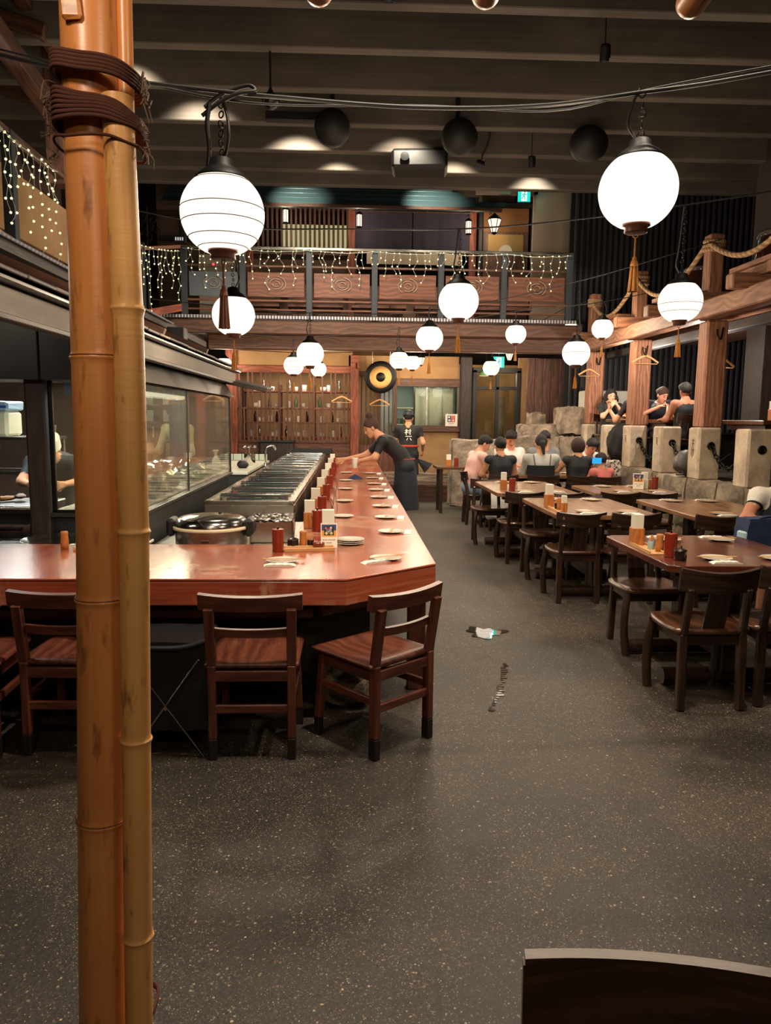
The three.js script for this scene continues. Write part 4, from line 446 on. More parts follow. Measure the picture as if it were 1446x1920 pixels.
{ const t = thing('steel_sink', 'steel sink bench behind the counter left of the pole', 'sink', -2.0, 0, 4.86); part('body', mv(cbox(1.3, 0.7, 0.4, 0.008), 0, 0.35, 0), M.hood, t); part('worktop', mv(cbox(1.34, 0.02, 0.42), 0, 0.708, 0), M.steel, t); }
// row along the aisle edge
[5.1, 5.85, 6.6, 7.35, 8.1, 8.85, 9.7, 10.5].forEach((d, i) => { const w = 'on the aisle edge of the long counter'; plateAt(0.28, d, R(90), 'white plate ' + w); sticksAt(0.28, d, R(80), 'chopsticks across a plate ' + w); towelAt(0.4, d, R(84), 'wrapped white towel ' + w); });
[5.9, 7.0, 8.2, 9.3, 10.6].forEach((d) => plateAt(-0.06, d, 0, 'white plate on the kitchen side of the long counter'));
[[5.3, 1], [6.2, 1], [7.3, 1], [8.4, 0.95], [9.6, 0.95], [10.8, 0.95], [12.0, 0.95]].forEach(([d, s]) => { const w = 'in the row on the kitchen side of the counter'; napkinBox(-0.29, d, R(3), w, CH, 1.15); shaker(-0.23, d - 0.14, w, CH, 1.15); });
for (const d of [5.55, 6.45, 7.5]) { const t = thing('tongs', 'upright steel tongs on the kitchen side of the counter', 'tongs', -0.16, CH, d, 0.4, 'steel tongs in the row'); part('arm', tube([[0, 0, 0], [0.02, 0.08, 0], [0.012, 0.17, 0], [0, 0.19, 0]], 0.004, 12, 5), M.steelBright, t); part('arm', tube([[0.05, 0, 0], [0.035, 0.08, 0], [0.025, 0.17, 0], [0, 0.19, 0]], 0.004, 12, 5), M.steelBright, t); }
// tables
function setTable(x0, x1, d0, d1, w) { const a = 0.2; place(x0 + 0.3, d0 + 0.2, 0, 'by the aisle, near side of ' + w); place(x1 - 0.22, d0 + 0.2, 0, 'off the aisle, near side of ' + w); place(x0 + 0.3, d1 - 0.22, PI, 'by the aisle, far side of ' + w); place(x1 - 0.22, d1 - 0.22, PI, 'off the aisle, far side of ' + w); }
setTable(1.8, 2.68, 3.93, 5.02, 'the reddish table'); setTable(1.72, 2.6, 6.07, 7.42, 'the second aisle table'); setTable(2.86, 3.74, 5.97, 7.36, 'the stone wall table'); setTable(1.6, 2.47, 7.86, 9.38, 'the third aisle table'); setTable(2.7, 3.62, 7.92, 8.9, 'the menu stand table');
napkinBox(1.815, 4.6, R(90), 'at the aisle edge of the reddish table', CH, 1.15); tray(1.82, 4.45, R(88), 0.36, 'at the aisle edge of the reddish table'); pickJar(1.84, 4.43, 'at the aisle edge of the reddish table', CH + 0.008, mat(0x9fc0c8, 0.4)); woodShaker(1.855, 4.34, 'at the aisle edge of the reddish table', CH + 0.008); shaker(1.865, 4.21, 'at the aisle edge of the reddish table', CH, 1.1); pot(1.88, 4.11, 'at the aisle edge of the reddish table');
napkinBox(1.79, 6.62, R(90), 'at the aisle edge of the second aisle table', CH, 1.2); tray(1.81, 6.45, R(88), 0.32, 'at the aisle edge of the second aisle table'); pickJar(1.815, 6.45, 'at the aisle edge of the second aisle table', CH + 0.008, M.soy); woodShaker(1.82, 6.38, 'at the aisle edge of the second aisle table', CH + 0.008); napkinBox(1.835, 6.3, R(90), 'doubled at the aisle edge of the second aisle table', CH, 0.8);
napkinBox(1.72, 8.3, R(90), 'at the aisle edge of the third aisle table', CH, 1.1); shaker(1.78, 8.12, 'at the aisle edge of the third aisle table', CH, 1.1); pickJar(1.86, 8.3, 'at the aisle edge of the third aisle table');
menuCard(3.32, 8.45, R(-20), 'by the stone wall near the party', CH, 1.2); napkinBox(3.41, 8.5, R(-15), 'beside the menu stand by the stone wall', CH, 1.1, M.white); shaker(3.52, 8.46, 'on the menu stand table', CH, 1.1); woodShaker(3.47, 8.5, 'on the menu stand table');
menuCard(3.62, 6.35, R(-35), 'on the table by the blue bag', CH, 1.2); napkinBox(3.66, 6.6, R(-15), 'by the person with the blue bag', CH, 1.0);
napkinBox(1.62, 12.3, 0, 'on the small table by the back wall', CH, 1.1); shaker(1.74, 12.25, 'on the small table by the back wall', CH, 1.1);
for (const [x, d] of [[2.2, 10.75], [2.65, 10.9], [3.15, 10.8], [3.45, 10.95], [2.9, 11.1], [2.35, 11.1]]) plateAt(x, d, 0, 'white plate in front of the party on the long table', CH, false, 'plates of the party');
{ const bowl = lathe([[0.001, 0], [0.05, 0], [0.075, 0.06], [0.08, 0.06], [0.055, -0.001]], 18); single('glass_bowl', 'clear glass held by the woman with the bob', 'glass', lathe([[0.001, 0], [0.03, 0], [0.038, 0.13], [0.036, 0.13], [0.028, 0.006], [0.001, 0.006]], 20), M.glass, 2.93, CH, 10.6); }
{ const wet = new THREE.MeshPhysicalMaterial({ color: 0x3a332b, roughness: 0.04, clearcoat: 1, clearcoatRoughness: 0.02, ior: 1.9 }); const g = new THREE.CircleGeometry(0.14, 40), p = g.attributes.position; for (let i = 1; i < p.count; i++) { const a = Math.atan2(p.getY(i), p.getX(i)), q = 1 + 0.3 * Math.sin(3 * a + 1) + 0.2 * Math.sin(7 * a); p.setXY(i, p.getX(i) * q * 0.9, p.getY(i) * q * 0.9); } g.rotateX(-PI / 2); single('puddle', 'small wet patch on the aisle floor', 'puddle', g, wet, 0.985, 0.004, 5.25);
  const dr = []; for (let i = 0; i < 22; i++) { const q = i / 21; dr.push(mv(new THREE.CircleGeometry(rr(0.008, 0.02), 10).scale(1.3, 0.8, 1), 0.98 - 0.22 * Math.pow(q, 1.3) + rr(-0.012, 0.012), 0, -(4.55 - 0.75 * q), -PI / 2)); } const m = single('drip_trail', 'curved trail of water drops leading from the wet patch', 'water drops', merge(dr), wet, 0, 0.004, 0); m.userData.kind = 'stuff'; delete m.userData.category; }
// ---------------------------------------------------------------- end of the hall, ground floor (d = 15)
function hanger(x, y, d, turn, label) { const t = thing('coat_hanger', label, 'hanger', x, y, d, turn, 'wooden coat hangers'); const w = 0.2; part('shoulders', merge([bar([0, 0, 0], [-0.09, -0.035, 0], 0.014, 0.03), bar([-0.085, -0.033, 0], [-w, -0.1, 0], 0.013, 0.026), bar([0, 0, 0], [0.09, -0.035, 0], 0.014, 0.03), bar([0.085, -0.033, 0], [w, -0.1, 0], 0.013, 0.026)]), M.paleWood, t); part('bar', mv(cyl(0.006, 0.006, 2 * w - 0.03, 8), 0, -0.118, 0, 0, 0, PI / 2), M.paleWood, t); part('hook', tube([[0, 0.01, 0], [0, 0.05, 0], [0.025, 0.075, 0], [0.012, 0.1, 0], [-0.014, 0.092, 0]], 0.003, 16, 5), M.iron, t); return t; }
single('hall_post', 'red-brown square post at the left end of the lattice screen', 'post', mv(cbox(0.21, 3.0, 0.2, 0.012), 0, 1.5, 0), M.postRed, -2.34, 0, 15.0);
single('hall_post', 'red-brown square post with a mortise hole beside the gong', 'post', merge([mv(cbox(0.17, 2.5, 0.17, 0.008), 0, 1.25, 0), mv(cbox(0.17, 0.15, 0.17, 0.004), 0, 2.675, 0), mv(cbox(0.101, 0.1, 0.17, 0), -0.0345, 2.55, 0), mv(cbox(0.041, 0.1, 0.17, 0), 0.0645, 2.55, 0), mv(cbox(0.028, 0.1, 0.09, 0), 0.03, 2.55, -0.04)]), M.postRed, 0.075, 0, 14.95);
single('hall_post', 'dark rough post between the window and the glazed door', 'post', mv(jitter(cbox(0.22, 2.75, 0.22, 0.02), 0.01), 0, 1.375, 0), M.blackWood, 2.28, 0, 14.95);
{ const t = thing('lattice_screen', 'brown wooden lattice screen in front of the dish shelves', 'screen', -1.12, 0, 15.0);
  part('dado', mv(cbox(2.22, 0.32, 0.05, 0.006), 0, 0.86, 0), M.lattice, t); part('kick_board', mv(cbox(2.22, 0.7, 0.04, 0.006), 0, 0.35, -0.02), M.lattice, t); part('top_rail', mv(cbox(2.22, 0.14, 0.09, 0.008), 0, 2.47, 0), M.postRed, t); part('middle_rail', mv(cbox(2.22, 0.035, 0.06, 0.004), 0, 1.7, -0.02), M.lattice, t); part('bottom_rail', mv(cbox(2.22, 0.05, 0.07, 0.004), 0, 1.05, 0), M.lattice, t);
  const long = cbox(0.034, 1.38, 0.035, 0.004), short = cbox(0.032, 0.66, 0.035, 0.004);
  for (let i = 0; i < 26; i++) { const x = -1.07 + i * 0.0856; if ([0, 2, 3, 5, 6, 7, 9, 11, 12, 14, 16, 17, 19, 21, 22, 24, 25].includes(i)) part('slat', long, M.lattice, t).position.set(x, 1.74, 0.03); else part('slat', short, M.lattice, t).position.set(x, 1.38, 0.03); }
}
{ const t = thing('lattice_screen', 'dark narrow lattice under the gong', 'screen', 0.53, 0, 15.0); part('kick_board', mv(cbox(0.74, 1.0, 0.05, 0.006), 0, 0.5, 0), M.lattice, t); part('top_rail', mv(cbox(0.74, 0.1, 0.07, 0.006), 0, 2.4, 0), M.brownWood, t); const s = cbox(0.03, 1.36, 0.03, 0.004); for (let i = 0; i < 8; i++) part('slat', s, M.brownWood, t).position.set(-0.32 + i * 0.091, 1.68, 0); }
struct('wall_dish_room', cbox(3.6, 3.0, 0.1, 0), M.plaster, 'pale wall behind the dish shelves', -0.9, 1.5, 16.6);
{ const t = thing('dish_shelf', 'brown wooden shelf of white crockery behind the lattice screen', 'shelf', -1.1, 0, 15.7); for (const y of [1.12, 1.42, 1.72, 2.05]) part('board', mv(cbox(2.2, 0.03, 0.34), 0, y, 0), M.postRed, t); for (const x of [-1.1, -0.35, 0.35, 1.1]) part('upright', mv(cbox(0.04, 2.2, 0.34), x, 1.1, 0), M.brownWood, t); }
for (let i = 0; i < 44; i++) { const row = i % 4, y = [1.135, 1.435, 1.735, 2.065][row], x = -2.08 + (Math.floor(i / 4) + rr(0.05, 0.6)) * 0.178; if (Math.min(...[-2.2, -1.45, -0.75, 0].map((q) => Math.abs(x - q))) < 0.07) continue; const k = i % 3, g = k === 0 ? lathe([[0.001, 0], [0.045, 0], [0.05, 0.13], [0.001, 0.13]], 14) : k === 1 ? lathe([[0.001, 0], [0.035, 0], [0.04, 0.12], [0.015, 0.18], [0.015, 0.22], [0.001, 0.22]], 14) : lathe([[0.001, 0], [0.04, 0], [0.06, 0.02], [0.062, 0.09], [0.001, 0.09]], 14);
  single(['cup', 'bottle', 'bowl'][k], ['white crockery cup on the shelf behind the lattice', 'bottle on the shelf behind the lattice', 'stacked bowls on the shelf behind the lattice'][k], ['cup', 'bottle', 'bowl'][k], g, k === 1 ? [M.soy, M.steel, mat(0x5a6a52, 0.3)][i % 3 === 1 ? (i >> 2) % 3 : 0] : M.white, x, y, 15.68, 0, ['cups behind the lattice', 'bottles behind the lattice', 'bowls behind the lattice'][k]); }
{ const t = thing('pantry_lamp', 'fluorescent lamp in the room behind the lattice', 'lamp', -1.0, 2.72, 15.45); part('hanging_rod', mv(cyl(0.006, 0.006, 0.32, 6), 0, 0.2, 0), M.iron, t); part('tube', mv(cyl(0.02, 0.02, 1.8, 8), 0, 0, 0, 0, 0, PI / 2), glow(1.5, 1.45, 1.25), t); part('housing', mv(cbox(1.9, 0.05, 0.1), 0, 0.05, 0), M.white, t); const l = new THREE.RectAreaLight(new THREE.Color(1, 0.9, 0.75), 46, 1.8, 0.12); l.position.y = -0.03; l.rotation.x = -PI / 2; l.name = 'tube_light'; t.add(l); }
struct('trim_2', cbox(2.3, 0.42, 0.06, 0.004), M.plaster, 'tan plaster band above the lattice screen', -1.12, 2.76, 15.05); struct('trim_3', cbox(2.2, 0.36, 0.06, 0.004), M.plaster, 'tan plaster band above the steel-lined window', 1.05, 2.58, 15.05);
// gong
{ const t = thing('gong', 'bronze gong with black rim and dark boss on a thin steel frame', 'gong', 0.57, 2.32, 14.6, R(-4)); part('disc', mv(lathe([[0.001, 0], [0.2, 0.004], [0.225, 0.006], [0.3, 0.0], [0.31, -0.03], [0.3, -0.05], [0.001, -0.05]], 56), 0, 0, 0, PI / 2), mat(0x0f0d0c, 0.4, { metalness: 0.6 }), t); part('bronze_face', mv(lathe([[0.09, 0.012], [0.1, 0.013], [0.15, 0.011], [0.205, 0.009], [0.214, 0.004]], 56), 0, 0, 0, PI / 2), mat(0xa9824e, 0.3, { metalness: 0.85 }), t); part('boss', mv(lathe([[0.001, 0.04], [0.03, 0.038], [0.065, 0.03], [0.088, 0.014], [0.092, 0.008]], 40), 0, 0, 0, PI / 2), mat(0x2b2725, 0.35, { metalness: 0.8 }), t); part('hanging_frame', merge([bar([-0.16, 0.24, -0.02], [-0.16, 0.74, -0.02], 0.018), bar([0.18, 0.24, -0.02], [0.18, 0.74, -0.02], 0.018), bar([-0.17, 0.62, -0.02], [0.19, 0.62, -0.02], 0.018)]), M.steel, t); }
// window with steel-lined room
struct('wall_steel_room', cbox(1.7, 2.7, 0.08, 0), mat(0x9aa7a4, 0.4), 'pale wall of the steel-lined room', 1.5, 1.35, 16.3);
struct('wall_window', merge([mv(cbox(1.3, 1.3, 0.12, 0), 1.51, 0.65, 0), mv(cbox(1.26, 0.26, 0.1, 0), 1.52, 2.42, 0)]), M.plaster, 'ochre plaster wall below the steel-lined window', 0, 0, 15.05);
{ const t = structGroup('window_1', 'wide window with dark wooden frame showing a steel-lined room', 1.53, 0, 15.0); part('window_frame', merge([mv(cbox(1.44, 0.13, 0.12, 0.006), 0, 1.34, 0.02), mv(cbox(1.44, 0.16, 0.12, 0.006), 0, 2.24, 0.02), mv(cbox(0.09, 0.8, 0.1, 0.006), -0.66, 1.78, 0.02), mv(cbox(0.09, 0.8, 0.1, 0.006), 0.66, 1.78, 0.02)]), M.brownWood, t); part('pane', mv(cbox(0.6, 0.78, 0.006, 0.001), -0.31, 1.79, -0.01), M.glass, t); part('pane', mv(cbox(0.66, 0.78, 0.006, 0.001), 0.3, 1.79, 0.02), M.glass, t); part('sash', merge([mv(cbox(0.025, 0.78, 0.03), -0.02, 1.79, 0.02), mv(cbox(0.03, 0.78, 0.03), 0.01, 1.79, -0.01)]), M.steel, t); }
{ const t = thing('steel_cabinet', 'tall ribbed stainless cabinet behind the window', 'cabinet', 1.75, 0, 15.75); part('body', mv(cbox(0.9, 2.3, 0.3, 0.02), 0, 1.15, 0), M.steel, t); for (let i = 0; i < 3; i++) part('door', mv(cbox(0.28, 2.1, 0.03, 0.01), -0.29 + i * 0.29, 1.15, 0.165), M.steel, t); }
single('storage_rack', 'pale rack of stacked glasses behind the window', 'rack', merge([mv(cbox(0.5, 0.03, 0.3), 0, 1.4, 0), mv(cbox(0.5, 0.03, 0.3), 0, 1.75, 0), mv(cbox(0.03, 2, 0.3), -0.25, 1, 0), mv(cbox(0.03, 2, 0.3), 0.25, 1, 0)]), M.steel, 1.15, 0, 15.8);
for (let i = 0; i < 5; i++) single('drinking_glass', 'drinking glass on the rack behind the window', 'glass', lathe([[0.001, 0], [0.035, 0], [0.042, 0.12], [0.038, 0.12], [0.03, 0.01]], 14), M.glass, 0.97 + i * 0.09, 1.416, 15.72, 0, 'glasses behind the window');
{ const t = thing('steel_room_lamp', 'greenish white tube lamp above the steel cabinet', 'lamp', 1.5, 2.36, 15.4); part('tube', mv(cyl(0.018, 0.018, 1.1, 8), 0, 0, 0, 0, 0, PI / 2), glow(1.3, 1.6, 1.35), t); part('hanging_rod', mv(cyl(0.006, 0.006, 0.7, 6), 0, 0.36, 0), M.iron, t); const l = new THREE.RectAreaLight(new THREE.Color(0.85, 1, 0.88), 70, 1.1, 0.08); l.position.set(0, -0.03, 0); l.rotation.x = -PI / 2; l.name = 'tube_light'; t.add(l); }
{ const c = document.createElement('canvas'); c.width = c.height = 256; const g = c.getContext('2d'); g.fillStyle = '#cfc6ba'; g.fillRect(0, 0, 256, 256); g.fillStyle = '#1d2440'; g.fillRect(44, 34, 74, 136); g.fillStyle = '#a02a34'; g.fillRect(122, 34, 84, 136); for (const [x, y, r, f] of [[78, 66, 20, '#d8d4d8'], [84, 132, 24, '#c4ccd6'], [84, 130, 10, '#10131f'], [164, 74, 28, '#d88a86'], [164, 78, 16, '#8a1c26'], [166, 136, 24, '#e29a9a']]) { g.fillStyle = f; g.beginPath(); g.arc(x, y, r, 0, 7); g.fill(); } g.fillStyle = '#6a6258'; g.fillRect(70, 188, 120, 10); g.fillRect(70, 212, 90, 5); const t = new THREE.CanvasTexture(c); t.colorSpace = THREE.SRGBColorSpace; single('window_poster', 'small poster with navy and red panels in the window corner', 'poster', merge([cbox(0.24, 0.24, 0.003, 0), ]), new THREE.MeshStandardMaterial({ map: (() => { t.repeat.set(1 / 0.24, 1 / 0.24); t.wrapS = t.wrapT = THREE.RepeatWrapping; return t; })(), roughness: 0.7 }), 2.0, 1.51, 14.9); const p = scene.children[scene.children.length - 1]; const q = p.geometry.attributes; for (let i = 0; i < q.position.count; i++) q.uv.setXY(i, q.position.getX(i) + 0.12, q.position.getY(i) + 0.12); }
single('stone_plinth', 'low grey rubble plinth at the foot of the ochre wall', 'stone', mv(jitter(new THREE.BoxGeometry(1.9, 0.22, 0.3, 14, 3, 3), 0.03), 0, 0.36, 0), M.stone, 1.6, 0, 14.7);
{ const t = thing('entrance_step', 'dark brown wooden step in front of the ochre wall', 'step', 1.55, 0, 14.3); part('tread', mv(cbox(2.3, 0.05, 0.86, 0.006), 0, 0.285, 0), M.brownWood, t); part('riser', mv(cbox(2.3, 0.26, 0.05, 0.004), 0, 0.13, 0.4), M.brownWood, t); }
// glazed door and surroundings
{ const t = structGroup('door_1', 'dark framed glazed door at the back', 2.9, 0.3, 15.0); part('door_frame', merge([mv(cbox(0.08, 2.2, 0.14), -0.44, 1.1, 0), mv(cbox(0.08, 2.2, 0.14), 0.44, 1.1, 0), mv(cbox(0.96, 0.1, 0.14), 0, 2.2, 0), mv(cbox(0.06, 2.1, 0.08), 0.02, 1.05, 0), mv(cbox(0.9, 0.06, 0.08), 0, 1.85, 0)]), M.black, t); part('pane', mv(cbox(0.4, 1.8, 0.008, 0.001), -0.2, 0.92, 0), M.glass, t); part('pane', mv(cbox(0.38, 1.8, 0.008, 0.001), 0.22, 0.92, 0), M.glass, t); part('transom_pane', mv(cbox(0.84, 0.28, 0.008, 0.001), 0, 2.02, 0), M.glass, t); }
struct('wall_vestibule', cbox(1.5, 2.7, 0.1, 0), M.plaster, 'tan wall seen through the glazed door', 2.9, 1.35, 16.4);
{ const t = thing('stone_pillar', 'grey rough stone pillar seen through the glazed door', 'pillar', 3.1, 0, 15.5); part('shaft', mv(jitter(cyl(0.09, 0.08, 2.0, 14), 0.012), 0, 1.0, 0), M.stone, t); part('base', mv(cyl(0.11, 0.1, 0.08, 14), 0, 0.04, 0), M.stone, t); }
{ const t = thing('vestibule_lamp', 'small ceiling lamp behind the glazed door', 'lamp', 2.9, 2.5, 15.5); part('shade', lathe([[0.001, -0.05], [0.08, -0.04], [0.1, 0], [0.001, 0.03]], 16), glow(1.3, 1.15, 0.9), t); part('hanging_rod', mv(cyl(0.006, 0.006, 0.56, 6), 0, 0.3, 0), M.iron, t); const l = new THREE.PointLight(WARM, 1.6, 0, 2); l.position.y = -0.1; l.castShadow = true; l.name = 'lamp_light'; t.add(l); }
struct('wall_door_side', cbox(0.42, 2.75, 0.1, 0), M.plaster, 'tan plaster strip beside the glazed door', 3.55, 1.375, 15.02);
{ const t = thing('board_panel', 'dark red-brown vertical boards beside the glazed door', 'panelling', 3.9, 0, 14.4); const b = cbox(0.15, 2.7, 0.04, 0.005); for (let i = 0; i < 7; i++) { const m = part('board', b, i % 2 ? M.brownWood : M.loftDark, t); m.position.set(-0.45 + i * 0.155, 1.35, 0); } }
function exitSign(x, y, d, w, label) { const t = thing('exit_sign', label, 'exit sign', x, y, d, R(-3), 'green exit signs'); part('box', cbox(w * 1.08, w * 1.1, 0.06, 0.006), M.black, t); part('hanging_rod', mv(cyl(0.008, 0.008, 0.5, 6), 0, w * 0.55 + 0.25, 0), M.black, t); const c = document.createElement('canvas'); c.width = c.height = 128; const g = c.getContext('2d'); g.fillStyle = '#12d8c4'; g.fillRect(0, 0, 128, 128); g.fillStyle = '#f4fffc'; g.fillRect(36, 8, 58, 112); g.strokeStyle = '#14b8a0'; g.fillStyle = '#14b8a0'; g.lineCap = 'round'; g.lineWidth = 11; g.beginPath(); g.arc(70, 32, 8, 0, 7); g.fill(); const L = (p) => { g.beginPath(); g.moveTo(...p[0]); for (const q of p.slice(1)) g.lineTo(...q); g.stroke(); }; L([[68, 46], [62, 70]]); g.lineWidth = 8; L([[62, 70], [74, 84], [70, 106]]); L([[62, 70], [52, 88], [40, 94]]); L([[66, 50], [80, 60], [88, 54]]); L([[66, 50], [52, 54], [48, 66]]); const tx = new THREE.CanvasTexture(c); tx.colorSpace = THREE.SRGBColorSpace; part('lit_face', mv(new THREE.PlaneGeometry(w, w), 0, 0, 0.032), new THREE.MeshStandardMaterial({ color: 0, emissive: 0xffffff, emissiveMap: tx, emissiveIntensity: 1.15 }), t); const l = new THREE.PointLight(new THREE.Color(0.1, 1, 0.85), 0.25, 0, 2); l.position.z = 0.15; l.castShadow = true; l.name = 'sign_light'; t.add(l); }
exitSign(2.72, 2.58, 13.9, 0.2, 'lit green exit sign over the glazed back door'); exitSign(3.3, 5.8, 14.85, 0.24, 'lit green exit sign on the upper storey wall');
function wallLantern(x, y, d, s, label, kind) { const t = thing('wall_lantern', label, 'wall lamp', x, y, d, 0.3, 'small lit wall lamps'); const hexa = kind === 'flared'; part('glass', lathe(hexa ? [[0.03 * s, -0.09 * s], [0.085 * s, 0.06 * s]] : [[0.045 * s, -0.1 * s], [0.045 * s, 0.09 * s]], 6), glow(1.3, 1.08, 0.85), t); part('roof', lathe(hexa ? [[0.1 * s, 0.06 * s], [0.06 * s, 0.1 * s], [0.001, 0.15 * s]] : [[0.055 * s, 0.09 * s], [0.05 * s, 0.12 * s], [0.001, 0.15 * s]], 6), M.iron, t); part('floor', lathe(hexa ? [[0.001, -0.12 * s], [0.035 * s, -0.1 * s], [0.034 * s, -0.088 * s]] : [[0.001, -0.12 * s], [0.05 * s, -0.115 * s], [0.05 * s, -0.1 * s]], 6), M.iron, t); const b = []; for (let i = 0; i < 6; i++) { const a = i / 6 * 2 * PI, f = (r, y) => [r * s * Math.sin(a), y * s, r * s * Math.cos(a)]; b.push(hexa ? bar(f(0.032, -0.1), f(0.088, 0.065), 0.008 * s) : bar(f(0.047, -0.11), f(0.047, 0.1), 0.008 * s)); } part('frame', merge(b), M.iron, t); part('bracket', merge([bar([0, 0.15 * s, 0], [0, 0.2 * s, 0], 0.012), bar([0, 0.2 * s, 0], [0, 0.2 * s, -0.14], 0.012)]), M.iron, t); const l = new THREE.PointLight(WARM, 1.7, 0, 2); l.castShadow = true; l.name = 'lamp_light'; t.add(l); }
wallLantern(1.32, 2.62, 14.3, 0.9, 'small flared iron lantern beside the gong lanterns', 'flared'); wallLantern(2.98, 2.72, 14.2, 0.9, 'small flared iron lantern next to the lower exit sign', 'flared');
{ const t = thing('stained_lamp', 'coloured glass lamp hanging over the glazed door', 'lamp', 2.62, 2.42, 14.6); part('shade', lathe([[0.14, -0.05], [0.12, 0.0], [0.05, 0.06], [0.01, 0.08]], 12), mat(0x4f7a4a, 0.3), t); part('rim_glow', lathe([[0.001, -0.04], [0.13, -0.045], [0.138, -0.052]], 12), glow(1.0, 0.55, 0.3), t); part('chain', mv(cyl(0.004, 0.004, 0.64, 6), 0, 0.38, 0), M.iron, t); }
hanger(-0.18, 1.95, 14.84, 0, 'wooden coat hanger on the post in front of the lattice screen'); hanger(0.57, 1.9, 14.968, 0, 'wooden coat hanger under the gong');
// ---------------------------------------------------------------- balcony (front edge d = 13)
struct('trim_4', mv(cbox(7.6, 0.12, 2.6, 0), 0, 0, 0), M.blackWood, 'floor of the end balcony', 0.2, 3.12, 14.35);
single('balcony_beam', 'heavy weathered beam along the front of the balcony', 'beam', jitter(cbox(7.4, 0.22, 0.2, 0.015), 0.008), M.brownWood, 0.25, 3.04, 13.05);
single('balcony_beam', 'lower brown beam under the balcony front', 'beam', jitter(cbox(6.4, 0.24, 0.18, 0.015), 0.008), M.brownWood, 0.75, 2.81, 13.25);
for (let i = 0; i < 9; i++) single('balcony_joist', 'dark joist under the balcony floor', 'beam', cbox(0.12, 0.16, 1.7, 0.008), M.blackWood, -2.9 + i * 0.82, 2.97, 14.1, 0, 'joists under the balcony');
single('mesh_strip', 'silver ribbed mesh strip along the balcony floor edge', 'mesh', mv(cbox(7.2, 0.055, 0.03, 0.005), 0, 0, 0), new THREE.MeshPhysicalMaterial({ map: tex(64, 8, 0.05, 0.05, (u) => (u < 0.4 ? [60, 60, 64] : [170, 170, 176])), roughness: 0.5, metalness: 0.5 }), 0.25, 3.2, 12.94);
const PX = [-2.79, -1.82, -0.71, 0.39, 1.515, 2.59, 3.72];
{ const t = thing('balcony_railing', 'dark slate railing with swirl panels along the balcony', 'railing', 0, 3.18, 13.0);
  const pm = mat(0x252b32, 0.6); for (const x of PX) part('post', mv(cbox(0.1, 1.14, 0.1, 0.006), x, 0.57, 0), pm, t);
  part('handrail', mv(cbox(6.62, 0.05, 0.09, 0.008), 0.465, 1.15, 0), M.steel, t); part('rail', mv(cbox(6.5, 0.035, 0.035), 0.465, 0.86, 0), M.brownWood, t); part('rail', mv(cbox(6.5, 0.035, 0.035), 0.465, 0.3, 0), M.lattice, t); part('rail', mv(cbox(6.5, 0.03, 0.03), 0.465, 0.15, 0), M.lattice, t);
  const sw = []; for (let k = 0; k < 3; k++) { const r = 0.05 + k * 0.045; for (const [a0, n] of [[k * 1.1, 1.9], [k * 1.1 + PI, 2.3]]) { const p = []; for (let i = 0; i <= 10; i++) { const a = a0 + n * i / 10; p.push([r * 1.15 * Math.cos(a), (r + 0.006 * i / 10) * 0.85 * Math.sin(a), 0.026]); } sw.push(tube(p, 0.0075, 14, 4)); } } const swirl = merge(sw);
  for (let i = 0; i < 6; i++) { const cx = (PX[i] + PX[i + 1]) / 2, w = PX[i + 1] - PX[i] - 0.16; const p = part('panel', mv(cbox(w, 0.4, 0.03, 0.004), cx, 0.56, 0.0), i ? M.lattice : mat(0x4a5058, 0.6), t); const s = part('swirl', swirl, mat(0x8a7c6c, 0.5), p); s.position.set(cx, 0.57, 0); } }
{ // steps railing at the left end
  const t = thing('stair_railing', 'short railing with pinkish handrail turning to the left gallery', 'railing', 0, 0, 0); part('handrail', merge([bar([-2.82, 4.33, -13.0], [-3.32, 4.16, -12.4], 0.05, 0.05), bar([-3.32, 4.16, -12.4], [-3.25, 4.2, -11.6], 0.05, 0.05)]), mat(0x9a6a5a, 0.5), t); part('post', mv(cbox(0.09, 1.3, 0.09), -3.32, 3.6, -12.4), mat(0x252b32, 0.6), t); part('lower_rail', bar([-2.82, 3.35, -13.0], [-3.32, 3.15, -12.4], 0.05, 0.12), M.postRed, t); }
// string lights
const bulbMat = glow(1.5, 1.4, 0.75), stringWire = mat(0x9fa89a, 0.6), bulbG = new THREE.IcosahedronGeometry(0.0125, 1);
function stringLights(a, b, n, depth, dense, label) { const t = thing('icicle_lights', label, 'string lights', 0, 0, 0, 0, 'icicle string lights'); const w = [], bl = [], A = V(...a), B = V(...b), D = B.clone().sub(A), nrm = V(-D.z, 0, D.x).normalize();
  const at = (q, drop, off) => A.clone().add(D.clone().multiplyScalar(q)).add(nrm.clone().multiplyScalar(off)).add(V(0, -drop - 0.03 * Math.sin(PI * q), 0)); const pts = []; for (let i = 0; i <= 14; i++) pts.push(at(i / 14, rr(0, 0.015), 0.01).toArray()); w.push(tube(pts, 0.006, 30, 4));
  for (let i = 0; i < n; i++) { const q = (i + 0.5 + rr(-0.3, 0.3)) / n, L = depth * [0.35, 0.75, 0.5, 1, 0.28, 0.65, 0.9, 0.45][i % 8] * rr(0.85, 1.1), m = Math.max(2, Math.round(L / 0.11)), p = []; for (let k = 0; k <= m; k++) { const c = at(q + rr(-0.35, 0.35) / n * (k ? 1 : 0), L * k / m, rr(-0.02, 0.02)); p.push(c.toArray()); if (k || dense) bl.push(bulbG.clone().translate(c.x + rr(-0.015, 0.015), c.y, c.z)); } w.push(tube(p, 0.0035, m * 3, 3)); }
  part('cord', merge(w), stringWire, t); const m = part('bulbs', merge(bl), bulbMat, t); m.userData.kind = 'stuff'; }
